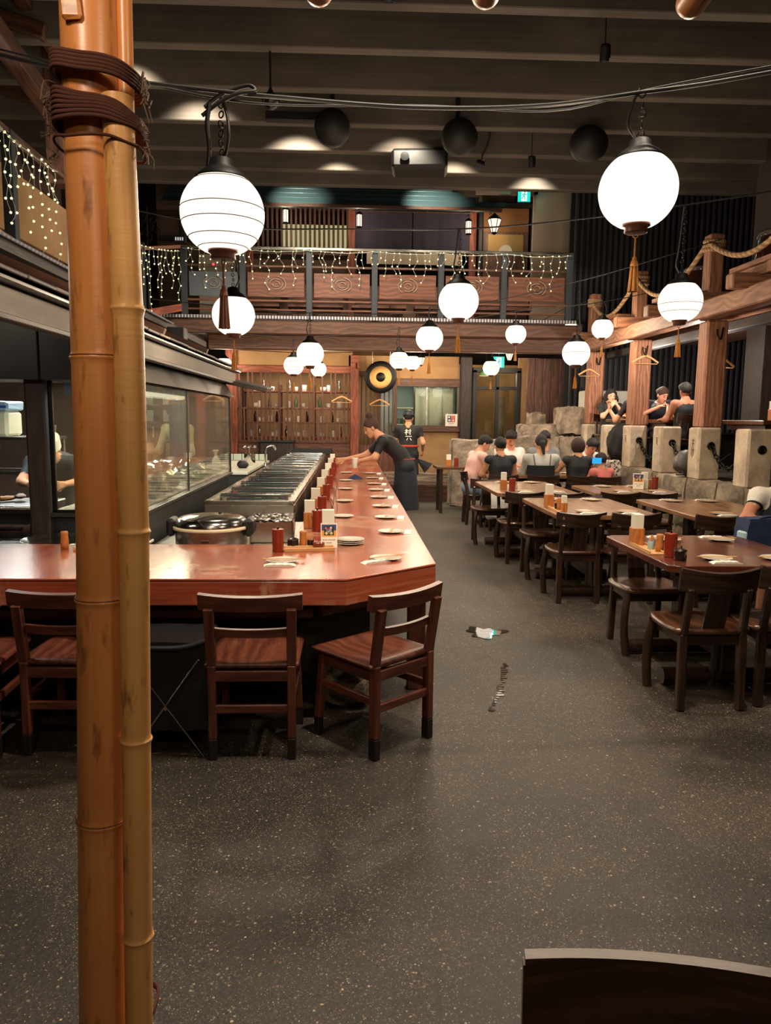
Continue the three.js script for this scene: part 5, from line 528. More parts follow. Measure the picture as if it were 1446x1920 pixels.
for (let i = 0; i < 6; i++) stringLights([PX[i], 4.3, -12.93], [PX[i + 1], 4.3, -12.93], 9, 0.6, true, ['icicle lights over the grey swirl panel at the stair end', 'icicle lights on the second railing bay from the stair end', 'icicle lights on the railing bay below the end of the lattice window', 'icicle lights on the railing bay below the purple curtain', 'icicle lights on the railing bay behind the plain aisle lantern', 'icicle lights on the railing bay beside the black slatted wall'][i]);
stringLights([-3.18, 4.12, -6.6], [-3.18, 4.14, -8.6], 15, 1.0, true, 'icicle lights hanging on the left gallery left of the bamboo pole'); stringLights([-3.18, 4.16, -9.6], [-3.18, 4.2, -11.5], 22, 1.0, true, 'dense icicle lights on the left gallery right of the bamboo pole'); stringLights([-3.3, 4.16, -12.1], [-2.85, 4.25, -12.95], 12, 0.9, true, 'dense icicle lights where the gallery meets the balcony');
// left gallery
struct('trim_5', cbox(1.9, 0.14, 7.4, 0), M.blackWood, 'floor of the left gallery', -4.15, 3.05, 9.2);
{ const t = thing('gallery_railing', 'brown boarded railing of the left gallery', 'railing', -3.25, 3.1, 0); for (const d of [5.6, 7.6, 9.4, 11.2]) part('post', mv(cbox(0.1, 1.1, 0.1), 0, 0.55, -d), mat(0x252b32, 0.6), t); part('handrail', mv(cbox(0.08, 0.05, 6.6), 0, 1.08, -8.6), M.brownWood, t); for (let i = 0; i < 3; i++) part('panel', mv(cbox(0.03, 0.6, 1.6, 0.004), 0, 0.45, -(6.6 + i * 1.83)), M.plaster, t); part('rail', mv(cbox(0.05, 0.05, 6.6), 0, 0.1, -8.6), M.brownWood, t); }
struct('wall_gallery', cbox(0.08, 2.4, 8.6, 0), M.plasterDark, 'brown wall of the left gallery', -4.9, 4.3, 9.0);
wallLantern(-3.75, 3.95, 8.2, 1.5, 'lit wall lamp on the left gallery', 'box');
// ---------------------------------------------------------------- upper storey facade (d = 15.4)
struct('wall_upper', merge([mv(cbox(1.7, 3.2, 0.1, 0), -2.95, 4.75, 0), mv(cbox(2.2, 1.55, 0.1, 0), -1.0, 3.95, -0.02), mv(cbox(2.6, 0.9, 0.1, 0), 1.25, 3.6, -0.02), mv(cbox(6.5, 0.8, 0.1, 0), 0.0, 6.0, -0.02)]), M.plasterDark, 'brown plaster of the upper storey facade', 0, 0, 15.4);
struct('wall_upper_right', merge([mv(cbox(0.75, 3.3, 0.1, 0), 3.9, 4.7, 0), mv(cbox(1.2, 0.5, 0.1, 0), 3.0, 6.1, 0)]), new THREE.MeshPhysicalMaterial({ color: 0x8d7a68, roughness: 0.9 }), 'plain beige wall beside the upper storey door', 0, 0, 15.0);
for (const [x0, y0, x1, y1, l] of [[-3.75, 5.45, -2.0, 5.45, 'dark horizontal timber on the upper facade'], [-3.75, 4.98, -2.0, 4.98, 'lower dark horizontal timber on the upper facade'], [-3.3, 4.95, -3.3, 5.5, 'short dark stud on the upper facade'], [-2.9, 4.95, -2.9, 5.5, 'short dark stud between the facade timbers']]) single('facade_timber', l, 'timber', bar([x0, y0, -15.33], [x1, y1, -15.33], 0.09, 0.09), M.blackWood, 0, 0, 0);
for (const [x, l] of [[-0.0, 'brown facade post left of the purple curtain'], [2.4, 'brown facade post right of the purple curtain'], [-2.0, 'brown facade post at the end of the upper lattice']]) single('facade_post', l, 'post', mv(cbox(0.14, 2.6, 0.12, 0.008), 0, 1.3, 0), M.postRed, x, 3.18, 15.3);
{ const t = thing('upper_lattice', 'brown lattice window on the upper storey with a lit blind behind', 'lattice', -1.0, 4.72, 15.3); const s = cbox(0.045, 0.98, 0.05, 0.004); for (let i = 0; i < 21; i++) part('slat', s, M.brownWood, t).position.set(-0.92 + i * 0.092, 0.5, 0); part('frame', merge([mv(cbox(1.9, 0.07, 0.07), 0, 0.02, 0), mv(cbox(1.9, 0.07, 0.07), 0, 1.0, 0)]), M.brownWood, t); part('lit_blind', mv(cbox(1.3, 0.52, 0.01, 0), 0.26, 0.32, -0.06), glow(0.42, 0.40, 0.2), t); const l = new THREE.RectAreaLight(new THREE.Color(0.9, 0.85, 0.45), 0.9, 1.3, 0.52); l.position.set(0.26, 0.32, -0.05); l.rotation.y = PI; l.name = 'blind_light'; t.add(l); }
function curtain(w, h, folds, amp) { const g = new THREE.PlaneGeometry(w, h, 60, 8), p = g.attributes.position; for (let i = 0; i < p.count; i++) { const x = p.getX(i), y = p.getY(i) / h + 0.5; p.setZ(i, amp * (0.4 + 0.6 * (1 - y)) * (Math.sin(x * folds) + 0.5 * Math.sin(x * folds * 2.3 + 1))); } g.computeVertexNormals(); return g; }
{ const t = thing('noren_curtain', 'dark purple split curtain across the upper storey entrance', 'curtain', 1.2, 5.2, 15.25); for (const x of [-0.57, 0.57]) part('cloth', mv(curtain(1.12, 0.72, 16, 0.012), x, 0, 0), M.noren, t); part('rod', mv(cyl(0.016, 0.016, 2.4, 8), 0, 0.36, 0, 0, 0, PI / 2), M.brownWood, t); part('lower_lining', mv(curtain(1.9, 0.3, 14, 0.014), 0.05, -0.48, -0.06), mat(0xb8a890, 0.9), t); }
{ const t = thing('facade_canopy', 'dark teal ribbed metal canopy roof over the upper facade', 'canopy', 0, 0, 0); const gm = mat(0x3c5458, 0.4, { metalness: 0.3 }); for (let i = 0; i < 6; i++) part('plank', mv(cbox(6.3 - i * 0.24, 0.03, 0.16, 0.006), -0.35 - i * 0.1, 5.44 + i * 0.108, -(14.5 + i * 0.1), 0.8), gm, t); part('fascia', mv(cbox(6.3, 0.06, 0.03), -0.35, 5.41, -14.4), M.brownWood, t); for (const x of [-0.1, 2.0]) part('strut', mv(cbox(0.12, 0.4, 0.12), x, 6.0, -15.2), M.black, t); for (const x of [-2.8, -0.6, 1.4, 2.6]) part('rafter', mv(cbox(0.05, 0.05, 0.9), x, 5.55, -14.9, 0.42), M.brownWood, t); }
wallLantern(-1.23, 5.25, 14.55, 1.15, 'box lantern under the canopy in front of the upper lattice', 'box'); wallLantern(0.14, 5.2, 14.55, 1.1, 'box lantern under the canopy left of the purple curtain', 'box'); wallLantern(2.2, 5.12, 14.55, 1.15, 'box lantern under the canopy right of the purple curtain', 'box'); wallLantern(2.68, 5.16, 14.5, 1.5, 'large flared lantern at the end of the canopy', 'flared');
downlight(1.3, 6.1, 13.9, 1.5, 5.5, 14.6, 14, 40, 'small spotlight lighting the ribbed canopy by the curtain'); downlight(-1.1, 6.1, 13.9, -1.0, 5.5, 14.6, 10, 40, 'small spotlight lighting the ribbed canopy by the lattice');
{ const t = structGroup('door_2', 'brown upper storey door with arched glass pane', 3.02, 3.18, 15.1); part('door_leaf', mv(cbox(0.9, 2.0, 0.05, 0.006), 0, 1.0, 0), M.brownWood, t); part('door_frame', merge([mv(cbox(0.07, 2.55, 0.12), 0.53, 1.27, 0), mv(cbox(0.07, 2.55, 0.12), -0.5, 1.27, 0), mv(cbox(1.1, 0.08, 0.12), 0.015, 2.5, 0)]), M.black, t); part('transom_glass', mv(cbox(0.9, 0.46, 0.02), 0, 2.22, 0), mat(0x6e4a30, 0.25), t); const s = new THREE.Shape(); s.absarc(0, 0, 0.13, 0, PI); part('arched_pane', mv(new THREE.ExtrudeGeometry(s, { depth: 0.02, bevelEnabled: false }), 0, 1.62, 0.026), glow(0.4, 0.3, 0.18), t); part('glass_panel', mv(cbox(0.7, 0.4, 0.01), 0, 1.75, 0.024), mat(0x8a7046, 0.15), t); }
{ const t = thing('iron_ornament', 'black wrought iron scroll ornament on a pole at the balcony corner', 'ornament', -3.28, 4.4, 12.6); const c = []; for (let i = 0; i < 12; i++) { const a = i / 12 * 2 * PI, p = []; for (let k = 0; k <= 12; k++) { const q = k / 12 * 4.2, r = 0.11 * Math.exp(-0.32 * q); p.push([Math.cos(a) * 0.13 + r * Math.cos(a + q * (i % 2 ? 1 : -1)), 0.14 + Math.sin(a) * 0.13 + r * Math.sin(a + q * (i % 2 ? 1 : -1)), 0.03 * Math.sin(i * 2)]); } c.push(tube(p, 0.009, 22, 5)); } part('scrolls', merge(c), M.iron, t); part('pole', mv(cyl(0.022, 0.018, 1.5, 8), 0, -0.4, 0), M.iron, t); part('finial', mv(lathe([[0.001, 0], [0.025, 0.02], [0.012, 0.05], [0.02, 0.08], [0.001, 0.16]], 10), 0, 0.34, 0), M.iron, t); }
{ const t = thing('display_clock', 'small black digital display on the stair post', 'display', -2.84, 4.44, 12.98); part('case', cbox(0.2, 0.12, 0.08, 0.01), M.black, t); const seg = []; for (let i = 0; i < 4; i++) seg.push(mv(cbox(0.02, 0.05, 0.004, 0), -0.06 + i * 0.037, 0, 0.042)); part('digits', merge(seg), glow(0.55, 0.55, 0.5), t); }
single('red_lamp', 'small red indicator light behind the balcony rail', 'lamp', new THREE.SphereGeometry(0.022, 12, 8), glow(1.6, 0.1, 0.1), -2.3, 4.05, 12.97);
{ const t = thing('menu_shelf', 'brown bench seats with dark gaps behind the balcony rail', 'bench', 0.4, 3.18, 14.2); for (let i = 0; i < 5; i++) { part('back', mv(cbox(1.0, 0.3, 0.05), -2.2 + i * 1.15, 0.62, 0), i % 2 ? M.lattice : M.brownWood, t); part('seat', mv(cbox(1.0, 0.06, 0.36), -2.2 + i * 1.15, 0.36, 0.15), M.lattice, t); part('base', mv(cbox(0.9, 0.33, 0.2), -2.2 + i * 1.15, 0.165, 0.05), M.brownWood, t); } }
single('partition_screen', 'pale grey partition panel behind the first railing bay', 'panel', mv(cbox(0.62, 1.15, 0.04, 0.004), 0, 0.58, 0), mat(0xb4a898, 0.8), -2.35, 3.18, 13.6);
// ---------------------------------------------------------------- raised stone terrace on the right
const SX = 4.05, PF = 0.86;
struct('floor_terrace', cbox(3.9, PF - 0.02, 9.0, 0), M.wallDark, 'raised floor behind the stone wall', 6.1, (PF - 0.02) / 2, 9.6);
{ const t = structGroup('wall_stone', 'rough stone retaining wall along the tables', 0, 0, 0); const vs = []; for (let k = 0; k < 5; k++) { const g = new THREE.BoxGeometry(0.3, 0.28, 0.5, 2, 3, 4), p = g.attributes.position; for (let i = 0; i < p.count; i++) { const a = Math.sin(p.getX(i) * 31 + p.getY(i) * 57 + p.getZ(i) * 23 + k * 9) * 0.022, e = Math.abs(p.getZ(i)) > 0.24 || Math.abs(p.getY(i)) > 0.13 ? 0.02 : 0; p.setXYZ(i, p.getX(i) + a + (p.getX(i) < 0 ? e : 0), p.getY(i) + a * 0.4, p.getZ(i) - a * 0.5); } g.computeVertexNormals(); vs.push(uvBox(g)); }
  for (let row = 0; row < 3; row++) { let d = 4.9 + (row % 2) * 0.22, i = 0; while (d < 12.9) { const L = [0.62, 0.46, 0.8, 0.54, 0.7][(i + row * 2) % 5], m = part('stone', vs[(i * 3 + row) % 5], M.stone, t); m.scale.set(1, [1.04, 1, 1.02][row], L / 0.5 * 0.98); m.position.set(SX + 0.08 + ((i * 7 + row) % 4) * 0.015, 0.145 + row * 0.288, -(d + L / 2)); d += L; i++; } }
  part('rubble_core', mv(cbox(0.2, 0.84, 8, 0), SX + 0.2, 0.42, -8.9), M.stone, t); }
{ const mk = (label, x0, x1, d, y0, y1, dd, rot = 0) => { const g = new THREE.BoxGeometry(x1 - x0, y1 - y0, dd, 6, 5, 4), p = g.attributes.position; for (let i = 0; i < p.count; i++) { const a = Math.sin(p.getX(i) * 17 + p.getY(i) * 27 + p.getZ(i) * 19 + x0 * 5) * 0.02 + Math.sin(p.getX(i) * 41 + p.getY(i) * 53) * 0.01; p.setXYZ(i, p.getX(i) + a, p.getY(i) + a, p.getZ(i) + a); } g.computeVertexNormals(); const m = single('stone_block', label, 'stone', uvBox(g), M.stone, (x0 + x1) / 2, (y0 + y1) / 2, d); m.rotation.y = rot; };
  mk('wide low stone block behind the man in the pink shirt', 1.78, 2.85, 13.25, 0.02, 1.17, 0.4); mk('stone block behind the diners in the middle of the stepped wall', 2.86, 3.62, 13.05, 0.02, 1.24, 0.5); mk('stone block one step up, left of the curly-haired woman', 3.05, 4.1, 13.5, 1.2, 1.45, 0.4); mk('topmost stone block of the stepped wall', 3.68, 4.3, 13.3, 1.3, 1.76, 0.5); mk('stone block under the topmost one of the stepped wall', 3.64, 4.0, 13.1, 0.02, 1.24, 0.5); mk('tall thin grey standing stone by the panelling', 3.3, 3.6, 13.9, 0.02, 1.66, 0.25, 0.2); }
const SD = [7.45, 8.54, 9.6, 10.73, 11.71, 12.75];
const chainLink = new THREE.TorusGeometry(0.026, 0.009, 6, 12).scale(1, 1.5, 1);
SD.forEach((d, i) => { const t = thing('stone_bollard', ['pale stone bollard nearest the blue bag, with a chain ring', 'pale stone bollard carved with marks, under the largest wooden post', 'pale stone bollard beside the grey backpack', 'pale stone bollard under the second wooden post', 'pale stone bollard beside the black jackets', 'pale stone bollard at the far end of the chain'][i], 'bollard', SX + 0.13, PF, d + 0.14, 0, 'stone bollards along the terrace edge'); part('block', mv(jitter(cbox(0.27, 0.61, 0.28, 0.02), 0.006), 0, 0.305, 0), M.stonePost, t); part('ring_socket', mv(new THREE.TorusGeometry(0.034, 0.014, 8, 18), 0.01, 0.4, 0.145), M.iron, t); part('socket', mv(cyl(0.034, 0.034, 0.01, 16), 0.01, 0.4, 0.142, PI / 2), M.iron, t);  // dark disc inside the ring stands in for the shade of its hole
  if (i === 1 || i === 3 || i === 2) { const s = []; const st = i === 1 ? [[-0.03, 0.46, 0.03, 0.46], [0, 0.48, 0, 0.38], [-0.03, 0.42, 0.03, 0.42], [-0.03, 0.35, 0.03, 0.35], [-0.02, 0.38, -0.03, 0.28], [0.02, 0.38, 0.03, 0.28], [0, 0.35, 0, 0.26]] : [[-0.03, 0.46, 0.03, 0.46], [0, 0.46, 0, 0.38], [0.02, 0.44, 0.03, 0.36]]; for (const [a, b, c, e] of st) s.push(bar([-0.1365, b, a], [-0.1365, e, c], 0.003, 0.01, 0)); part('carved_mark', merge(s), mat(0x5c4c3c, 0.95), t); } });
for (let i = 1; i < SD.length; i++) { const t = thing('iron_chain', ['iron chain between the carved bollard and the bollard nearest the blue bag', 'iron chain behind the grey backpack', 'iron chain left of the grey backpack', 'iron chain by the black jackets', 'iron chain at the far end of the bollards'][i - 1], 'chain', 0, 0, 0, 0, 'chains between the bollards'); const d1 = SD[i], d0 = SD[i - 1] + 0.28, n = 15; for (let k = 0; k < n; k++) { const q = (k + 0.5) / n, y = PF + 0.4 - 0.24 * Math.sin(PI * q) - 0.05 * (1 - q) * 0, m = part('link', chainLink, M.iron, t); m.position.set(SX + 0.14 + 0.0, y, -(d1 - 0.015 + (d0 - d1) * q)); const sl = Math.atan(0.24 * PI * Math.cos(PI * q) / (d1 - d0)); m.rotation.set(PI / 2 + sl, 0, 0); m.rotateY((k % 2) * PI / 2); } }
// wooden posts of the loft standing on every second bollard
[[SD[1], 'thick weathered wooden loft post nearest the tables'], [SD[3], 'thick weathered wooden loft post beside the woman eating'], [SD[5], 'thick weathered wooden loft post behind the curly-haired woman']].forEach(([d, l]) => { const t = thing('loft_post', l, 'post', SX + 0.15, PF + 0.61, d + 0.14, 0, 'weathered posts under the loft'); part('timber', mv(jitter(cbox(0.25, 1.22, 0.24, 0.02), 0.01), 0, 0.61, 0), M.post, t); part('iron_hook', tube([[-0.02, 1.12, 0.13], [-0.02, 1.04, 0.16], [0.01, 1.0, 0.17], [0.03, 1.05, 0.15], [0.05, 1.14, 0.13]], 0.01, 14, 6), M.iron, t); });
for (const [x, d, w, l] of [[5.55, 8.9, 0.2, 'pale wooden post farther back on the terrace'], [5.35, 8.6, 0.2, 'dark wooden post with a hanger farther back on the terrace'], [6.1, 9.6, 0.16, 'light plank post at the back of the terrace']]) single('terrace_post', l, 'post', mv(jitter(cbox(w, 1.85, w, 0.014), 0.008), 0, 0.925, 0), x === 5.35 ? M.loftDark : M.post, x, PF, d);
// loft
single('loft_floor', 'brown plank floor of the loft seen from below', 'floor', cbox(2.4, 0.06, 7.2, 0.006), M.loft, 5.35, 2.93, 9.9);
single('loft_beam', 'red-brown beam along the edge of the loft', 'beam', jitter(cbox(0.2, 0.2, 7.3, 0.016), 0.006), M.loft, SX + 0.02, 2.8, 9.85); single('loft_beam', 'dark lower beam under the loft edge', 'beam', cbox(0.14, 0.12, 6.9, 0.012), M.blackWood, SX + 0.55, 2.68, 9.85);
SD.slice(0, 6).forEach((d, i) => single('loft_crossbeam', 'wooden crossbeam jutting from the loft edge ' + ['nearest the blue bag', 'on the thickest loft post', 'between the thickest post and the next', 'on the post beside the woman eating', 'beside the curly-haired woman', 'nearest the black slatted wall'][i], 'beam', jitter(cbox(1.2, 0.15, 0.16, 0.014), 0.006), M.loft, SX + 0.35, 2.95, d + 0.14, 0, 'crossbeams of the loft'));
for (const [d, l] of [[6.62, 'short wooden rail post of the loft with light cut end'], [8.68, 'short wooden rail post of the loft above the largest post'], [10.87, 'short wooden rail post of the loft beside the first drum'], [12.89, 'short wooden rail post of the loft nearest the slatted wall']]) single('loft_rail_post', l, 'post', mv(jitter(cbox(0.17, 0.66, 0.17, 0.015), 0.006), 0, 0.33, 0), M.loft, SX + 0.1, 3.0, d, 0, 'rail posts of the loft');
for (const [d, l, w] of [[7.6, 'plank box on the loft edge with light end grain', 0.5], [9.7, 'plank shelf on the loft between the drums', 0.4], [11.8, 'plank shelf on the loft nearest the slatted wall', 0.4]]) { const t = thing('loft_shelf', l, 'shelf', SX + 0.25, 3.02, d); part('top', mv(cbox(0.6, 0.05, w + 0.3), 0, 0.1, 0), M.loft, t); part('front', mv(cbox(0.05, 0.1, w + 0.2), -0.22, 0.03, 0), M.loft, t); part('end_block', mv(cbox(0.55, 0.16, 0.14, 0.01), 0.0, 0.05, w / 2 + 0.1), M.loft, t); }
function ropeSwag(d0, d1, y0, y1, sag, label, x = SX + 0.02) { const p = []; for (let i = 0; i <= 12; i++) { const q = i / 12; p.push([x - 0.02 * Math.sin(PI * q), y0 + (y1 - y0) * q - sag * Math.sin(PI * q), -(d0 + (d1 - d0) * q)]); } const g = tube(p, 0.03, 48, 10), u = g.attributes.uv; for (let i = 0; i < u.count; i++) u.setXY(i, u.getX(i) * 1, u.getY(i)); const t = thing('loft_rope', label, 'rope', 0, 0, 0, 0, 'thick ropes of the loft railing'); part('rope', g, M.ropeTan, t); const kn = []; for (let k = 0; k < 3; k++) kn.push(mv(new THREE.TorusGeometry(0.1, 0.028, 8, 20), SX + 0.1, y1 - 0.0 - k * 0.045, -d1, PI / 2 + 0.12, 0, k * 0.1)); part('knot', merge(kn), M.ropeTan, t); }
ropeSwag(6.62, 8.68, 3.6, 3.58, 0.34, 'thick tan rope looping on the loft above the largest post'); ropeSwag(8.68, 10.87, 3.56, 3.58, 0.4, 'thick tan rope looping on the loft behind the banded lantern'); ropeSwag(10.87, 12.89, 3.5, 3.56, 0.36, 'thick tan rope looping on the loft beside the gold tassel');
function drum(x, d, s, label) { const t = thing('taiko_drum', label, 'drum', x, 3.0, d, 0.3, 'taiko drums on the loft'); part('shell', lathe([[0.001, 0], [0.24 * s, 0], [0.3 * s, 0.2 * s], [0.31 * s, 0.3 * s], [0.28 * s, 0.52 * s], [0.25 * s, 0.6 * s]], 30), mat(0x2a100c, 0.2, { clearcoat: 0.8 }), t); part('skin', lathe([[0.262 * s, 0.54 * s], [0.27 * s, 0.6 * s], [0.25 * s, 0.625 * s], [0.001, 0.63 * s]], 30), mat(0x4a443c, 0.6), t); const st = []; for (let i = 0; i < 26; i++) { const a = i / 26 * 2 * PI; st.push(mv(new THREE.SphereGeometry(0.012 * s, 6, 5), 0.272 * s * Math.cos(a), 0.57 * s, 0.272 * s * Math.sin(a))); } part('studs', merge(st), M.steel, t); const rg = part('ring', mv(new THREE.TorusGeometry(0.05, 0.01, 6, 16), 0, 0.3 * s, 0.32 * s), M.iron, t); }
drum(4.75, 8.3, 1.0, 'dark lacquered drum on the loft beside the thick rope'); drum(4.75, 10.2, 0.95, 'dark lacquered drum on the loft behind the banded lantern');
// clear bulbs under the loft
for (const [x, y, d, l] of [[4.35, 2.42, 11.3, 'clear bulb under the loft near the curly-haired woman'], [4.55, 2.5, 9.6, 'clear bulb under the loft near the woman eating'], [4.6, 2.62, 7.95, 'clear bulb under the loft over the near terrace table']]) { const t = thing('bare_bulb', l, 'bulb', x, y, d, 0, 'clear bulbs under the loft'); part('glass', lathe([[0.001, -0.08], [0.03, -0.074], [0.052, -0.045], [0.06, 0], [0.05, 0.045], [0.028, 0.08], [0.022, 0.1]], 20), new THREE.MeshPhysicalMaterial({ color: 0xffffff, transmission: 1, thickness: 0, roughness: 0.02 }), t); part('filament', mv(new THREE.SphereGeometry(0.02, 10, 8), 0, 0.045, 0), glow(6, 5.8, 5.2), t); part('socket', mv(cyl(0.022, 0.02, 0.07, 12), 0, 0.13, 0), M.black, t); part('cord', mv(cyl(0.003, 0.003, 0.44, 5), 0, 0.38, 0), M.wire, t); const q = new THREE.PointLight(new THREE.Color(1, 0.9, 0.76), 6.5, 0, 2); q.position.y = 0.045; q.castShadow = true; q.name = 'bulb_light'; t.add(q); }
hanger(4.05, 2.4, 12.73, 0.2, 'wooden coat hanger on the post behind the curly-haired woman'); hanger(4.22, 2.47, 10.72, 0.1, 'wooden coat hanger on the post beside the woman eating'); hanger(4.78, 2.35, 9.6, 0.2, 'wooden coat hanger behind the largest loft post'); hanger(5.33, 2.42, 8.535, 0.1, 'wooden coat hanger on the dark terrace post');
// black slatted wall
{ const t = structGroup('wall_slats', 'black vertical slatted wall behind the terrace', 0, 0, 14.0); part('backing', mv(cbox(4.0, 5.6, 0.06, 0), 6.0, 3.4, -0.08), M.black, t); const s = cbox(0.055, 5.2, 0.06, 0.008), s2 = cbox(0.055, 4.4, 0.06, 0.008); for (let i = 0; i < 36; i++) { const x = 4.1 + i * 0.106; part('slat', i < 2 ? s2 : s, M.slat, t).position.set(x, i < 2 ? 3.9 : 3.45, 0); } }
single('dark_pillar', 'broad dark pillar rising behind the drums', 'pillar', mv(cbox(0.7, 5.4, 0.5, 0.01), 0, 2.7, 0), M.blackWood, 6.2, 0.86, 10.8);
{ const t = thing('fridge', 'pale grey cabinet at the back of the terrace', 'cabinet', 4.62, PF, 13.4); part('body', mv(cbox(0.95, 1.2, 0.4, 0.02), 0, 0.6, 0), mat(0xb5b2a8, 0.5), t); part('seam', mv(cbox(0.01, 1.1, 0.01), -0.25, 0.6, 0.2), M.black, t); } single('blue_bottle', 'small blue bottle on top of the pale cabinet', 'bottle', lathe([[0.001, 0], [0.05, 0], [0.055, 0.12], [0.02, 0.17], [0.02, 0.2], [0.001, 0.2]], 14), mat(0x2a86a8, 0.3), 4.3, PF + 1.2, 13.38);
{ const t = thing('wall_bench', 'tan wooden wall panelling at the back of the terrace', 'panelling', 6.9, PF, 10.2); for (let i = 0; i < 4; i++) part('plank', mv(cbox(0.05, 0.22, 3.4, 0.006), 0, 0.6 + i * 0.225, 0), M.loft, t); part('ledge', mv(cbox(0.2, 0.05, 3.4), -0.08, 1.52, 0), M.brownWood, t); }
// terrace tables
function terraceTable(x, d, w, L, label) { const t = thing('terrace_table', label, 'table', x, PF, d, 0, 'dark tables on the terrace'); part('tabletop', mv(cbox(w, 0.05, L, 0.008), 0, 0.675, 0), M.darkSeat, t); part('pedestal', mv(cbox(0.16, 0.6, 0.16), 0, 0.33, 0), M.darkWood, t); part('foot', mv(cbox(0.5, 0.05, 0.5), 0, 0.025, 0), M.darkWood, t); part('apron', mv(cbox(w - 0.1, 0.06, L - 0.1), 0, 0.62, 0), M.darkWood, t); }
terraceTable(4.48, 11.8, 0.62, 0.7, 'dark terrace table of the curly-haired woman'); terraceTable(4.62, 10.42, 0.66, 0.56, 'dark terrace table of the woman eating'); terraceTable(4.85, 8.2, 1.0, 0.9, 'empty dark terrace table behind the carved bollard');
const TY = PF + 0.7; napkinBox(4.3, 11.65, 0, 'on the curly-haired woman\'s table', TY); woodShaker(4.4, 11.6, 'on the curly-haired woman\'s table', TY); napkinBox(4.42, 10.27, 0, 'on the eating woman\'s table', TY, 1.1); shaker(4.52, 10.25, 'on the eating woman\'s table', TY, 1.1); napkinBox(4.6, 8.0, 0, 'on the empty terrace table', TY, 1.2); woodShaker(4.7, 7.98, 'on the empty terrace table', TY); napkinBox(4.8, 8.0, 0.3, 'leaning open on the empty terrace table', TY, 0.9); plateAt(4.65, 10.35, 0, 'white plate in front of the eating woman', TY); plateAt(5.1, 8.0, 0, 'white plate on the empty terrace table', TY);
{ const t = thing('lemon_drink', 'short glass of pale yellow drink on the terrace table', 'drink', 4.72, TY, 10.26); part('glass', lathe([[0.001, 0], [0.036, 0], [0.042, 0.12], [0.039, 0.12], [0.033, 0.008]], 20), M.glass, t); part('drink', lathe([[0.001, 0.008], [0.033, 0.009], [0.037, 0.085], [0.001, 0.085]], 20), mat(0xd8d878, 0.3), t); }
// bags, jackets on folding stands along the terrace edge
function standBag(d, label, c = M.black) { const t = thing('bag_stand', label, 'bag', SX + 0.5, PF, d, 0, 'black luggage baskets behind the chains'); part('bag', mv(jitter(new THREE.BoxGeometry(0.3, 0.4, 0.36, 5, 6, 5), 0.02), 0, 0.3, 0), c, t); part('flap', mv(jitter(cbox(0.32, 0.1, 0.38, 0.02), 0.012), 0, 0.5, 0), M.blackGloss, t); part('cross_leg', bar([-0.3, 0.0, 0.2], [0.1, 0.3, 0.2], 0.012), M.steel, t); part('cross_leg', bar([-0.3, 0.0, -0.16], [0.1, 0.3, -0.16], 0.012), M.steel, t); }
standBag(8.0, 'black luggage basket behind the chain by the empty terrace table'); standBag(9.15, 'black luggage basket behind the grey backpack'); standBag(10.25, 'navy bag basket behind the chain', M.navy); standBag(12.3, 'black luggage basket at the far end of the chain');
{ const t = thing('backpack', 'grey leather backpack leaning on the stone ledge', 'backpack', SX + 0.05, PF + 0.02, 8.98, 0.5); const g = new THREE.SphereGeometry(0.2, 20, 16).scale(0.85, 0.9, 0.6), p = g.attributes.position; for (let i = 0; i < p.count; i++) { const y = p.getY(i); if (y < -0.1) p.setY(i, -0.1 + (y + 0.1) * 0.35); } jitter(g, 0.008); part('body', mv(g, 0, 0.14, 0, 0, 0, -0.5), mat(0x4a463f, 0.45, { clearcoat: 0.3 }), t); part('pocket', mv(new THREE.SphereGeometry(0.1, 14, 10).scale(1, 0.6, 0.5), 0.02, 0.1, 0.09, 0, 0, -0.4), mat(0x46423c, 0.45), t); part('strap', tube([[-0.12, 0.06, 0.06], [-0.2, 0.03, 0.12], [-0.18, 0.02, 0.02]], 0.012, 12, 6), mat(0x2c2926, 0.5), t); }
{ const g = new THREE.SphereGeometry(0.3, 36, 26), p = g.attributes.position; for (let i = 0; i < p.count; i++) { const x = p.getX(i), y = p.getY(i), z = p.getZ(i), a = Math.atan2(z, x), q = 1 + 0.07 * Math.sin(a * 9 + y * 14) + 0.05 * Math.sin(a * 4 - y * 25), w = y > 0 ? 1 - 0.5 * Math.pow(y / 0.3, 2) * 0.4 : 1 + 0.25 * Math.abs(y / 0.3); p.setXYZ(i, x * q * w * 0.72, Math.sign(y) * 0.29 * Math.pow(Math.abs(y) / 0.3, 0.75), z * q * w * 0.95); } g.computeVertexNormals(); single('black_jacket', 'black jacket draped over the terrace edge behind the child', 'jacket', mv(g, 0, 0.34, 0), mat(0x101114, 0.85, { sheen: 0.3 }), SX + 0.1, PF + 0.02, 11.25); }
{ const g = jitter(new THREE.BoxGeometry(0.17, 0.2, 0.12, 6, 8, 4), 0.03); single('patterned_bag', 'black and white patterned bag behind the child', 'bag', mv(g, 0, 0.15, 0), new THREE.MeshPhysicalMaterial({ map: tex(128, 128, 0.6, 0.6, (u, v) => (fbm(u, v, 5, 5, 301, 3) > 0.46 ? [190, 180, 168] : [84, 76, 70])), roughness: 0.8 }), 3.76, 0.72, 10.55); }
{ const g = new THREE.SphereGeometry(0.22, 18, 14).scale(0.9, 1.2, 0.6), p = g.attributes.position; for (let i = 0; i < p.count; i++) if (p.getY(i) < -0.2) p.setY(i, -0.2); jitter(g, 0.02); single('white_bag', 'white cloth bag hanging at the third aisle table', 'bag', mv(g, 0, 0.24, 0), M.white, 1.98, 0.16, 10.0); }
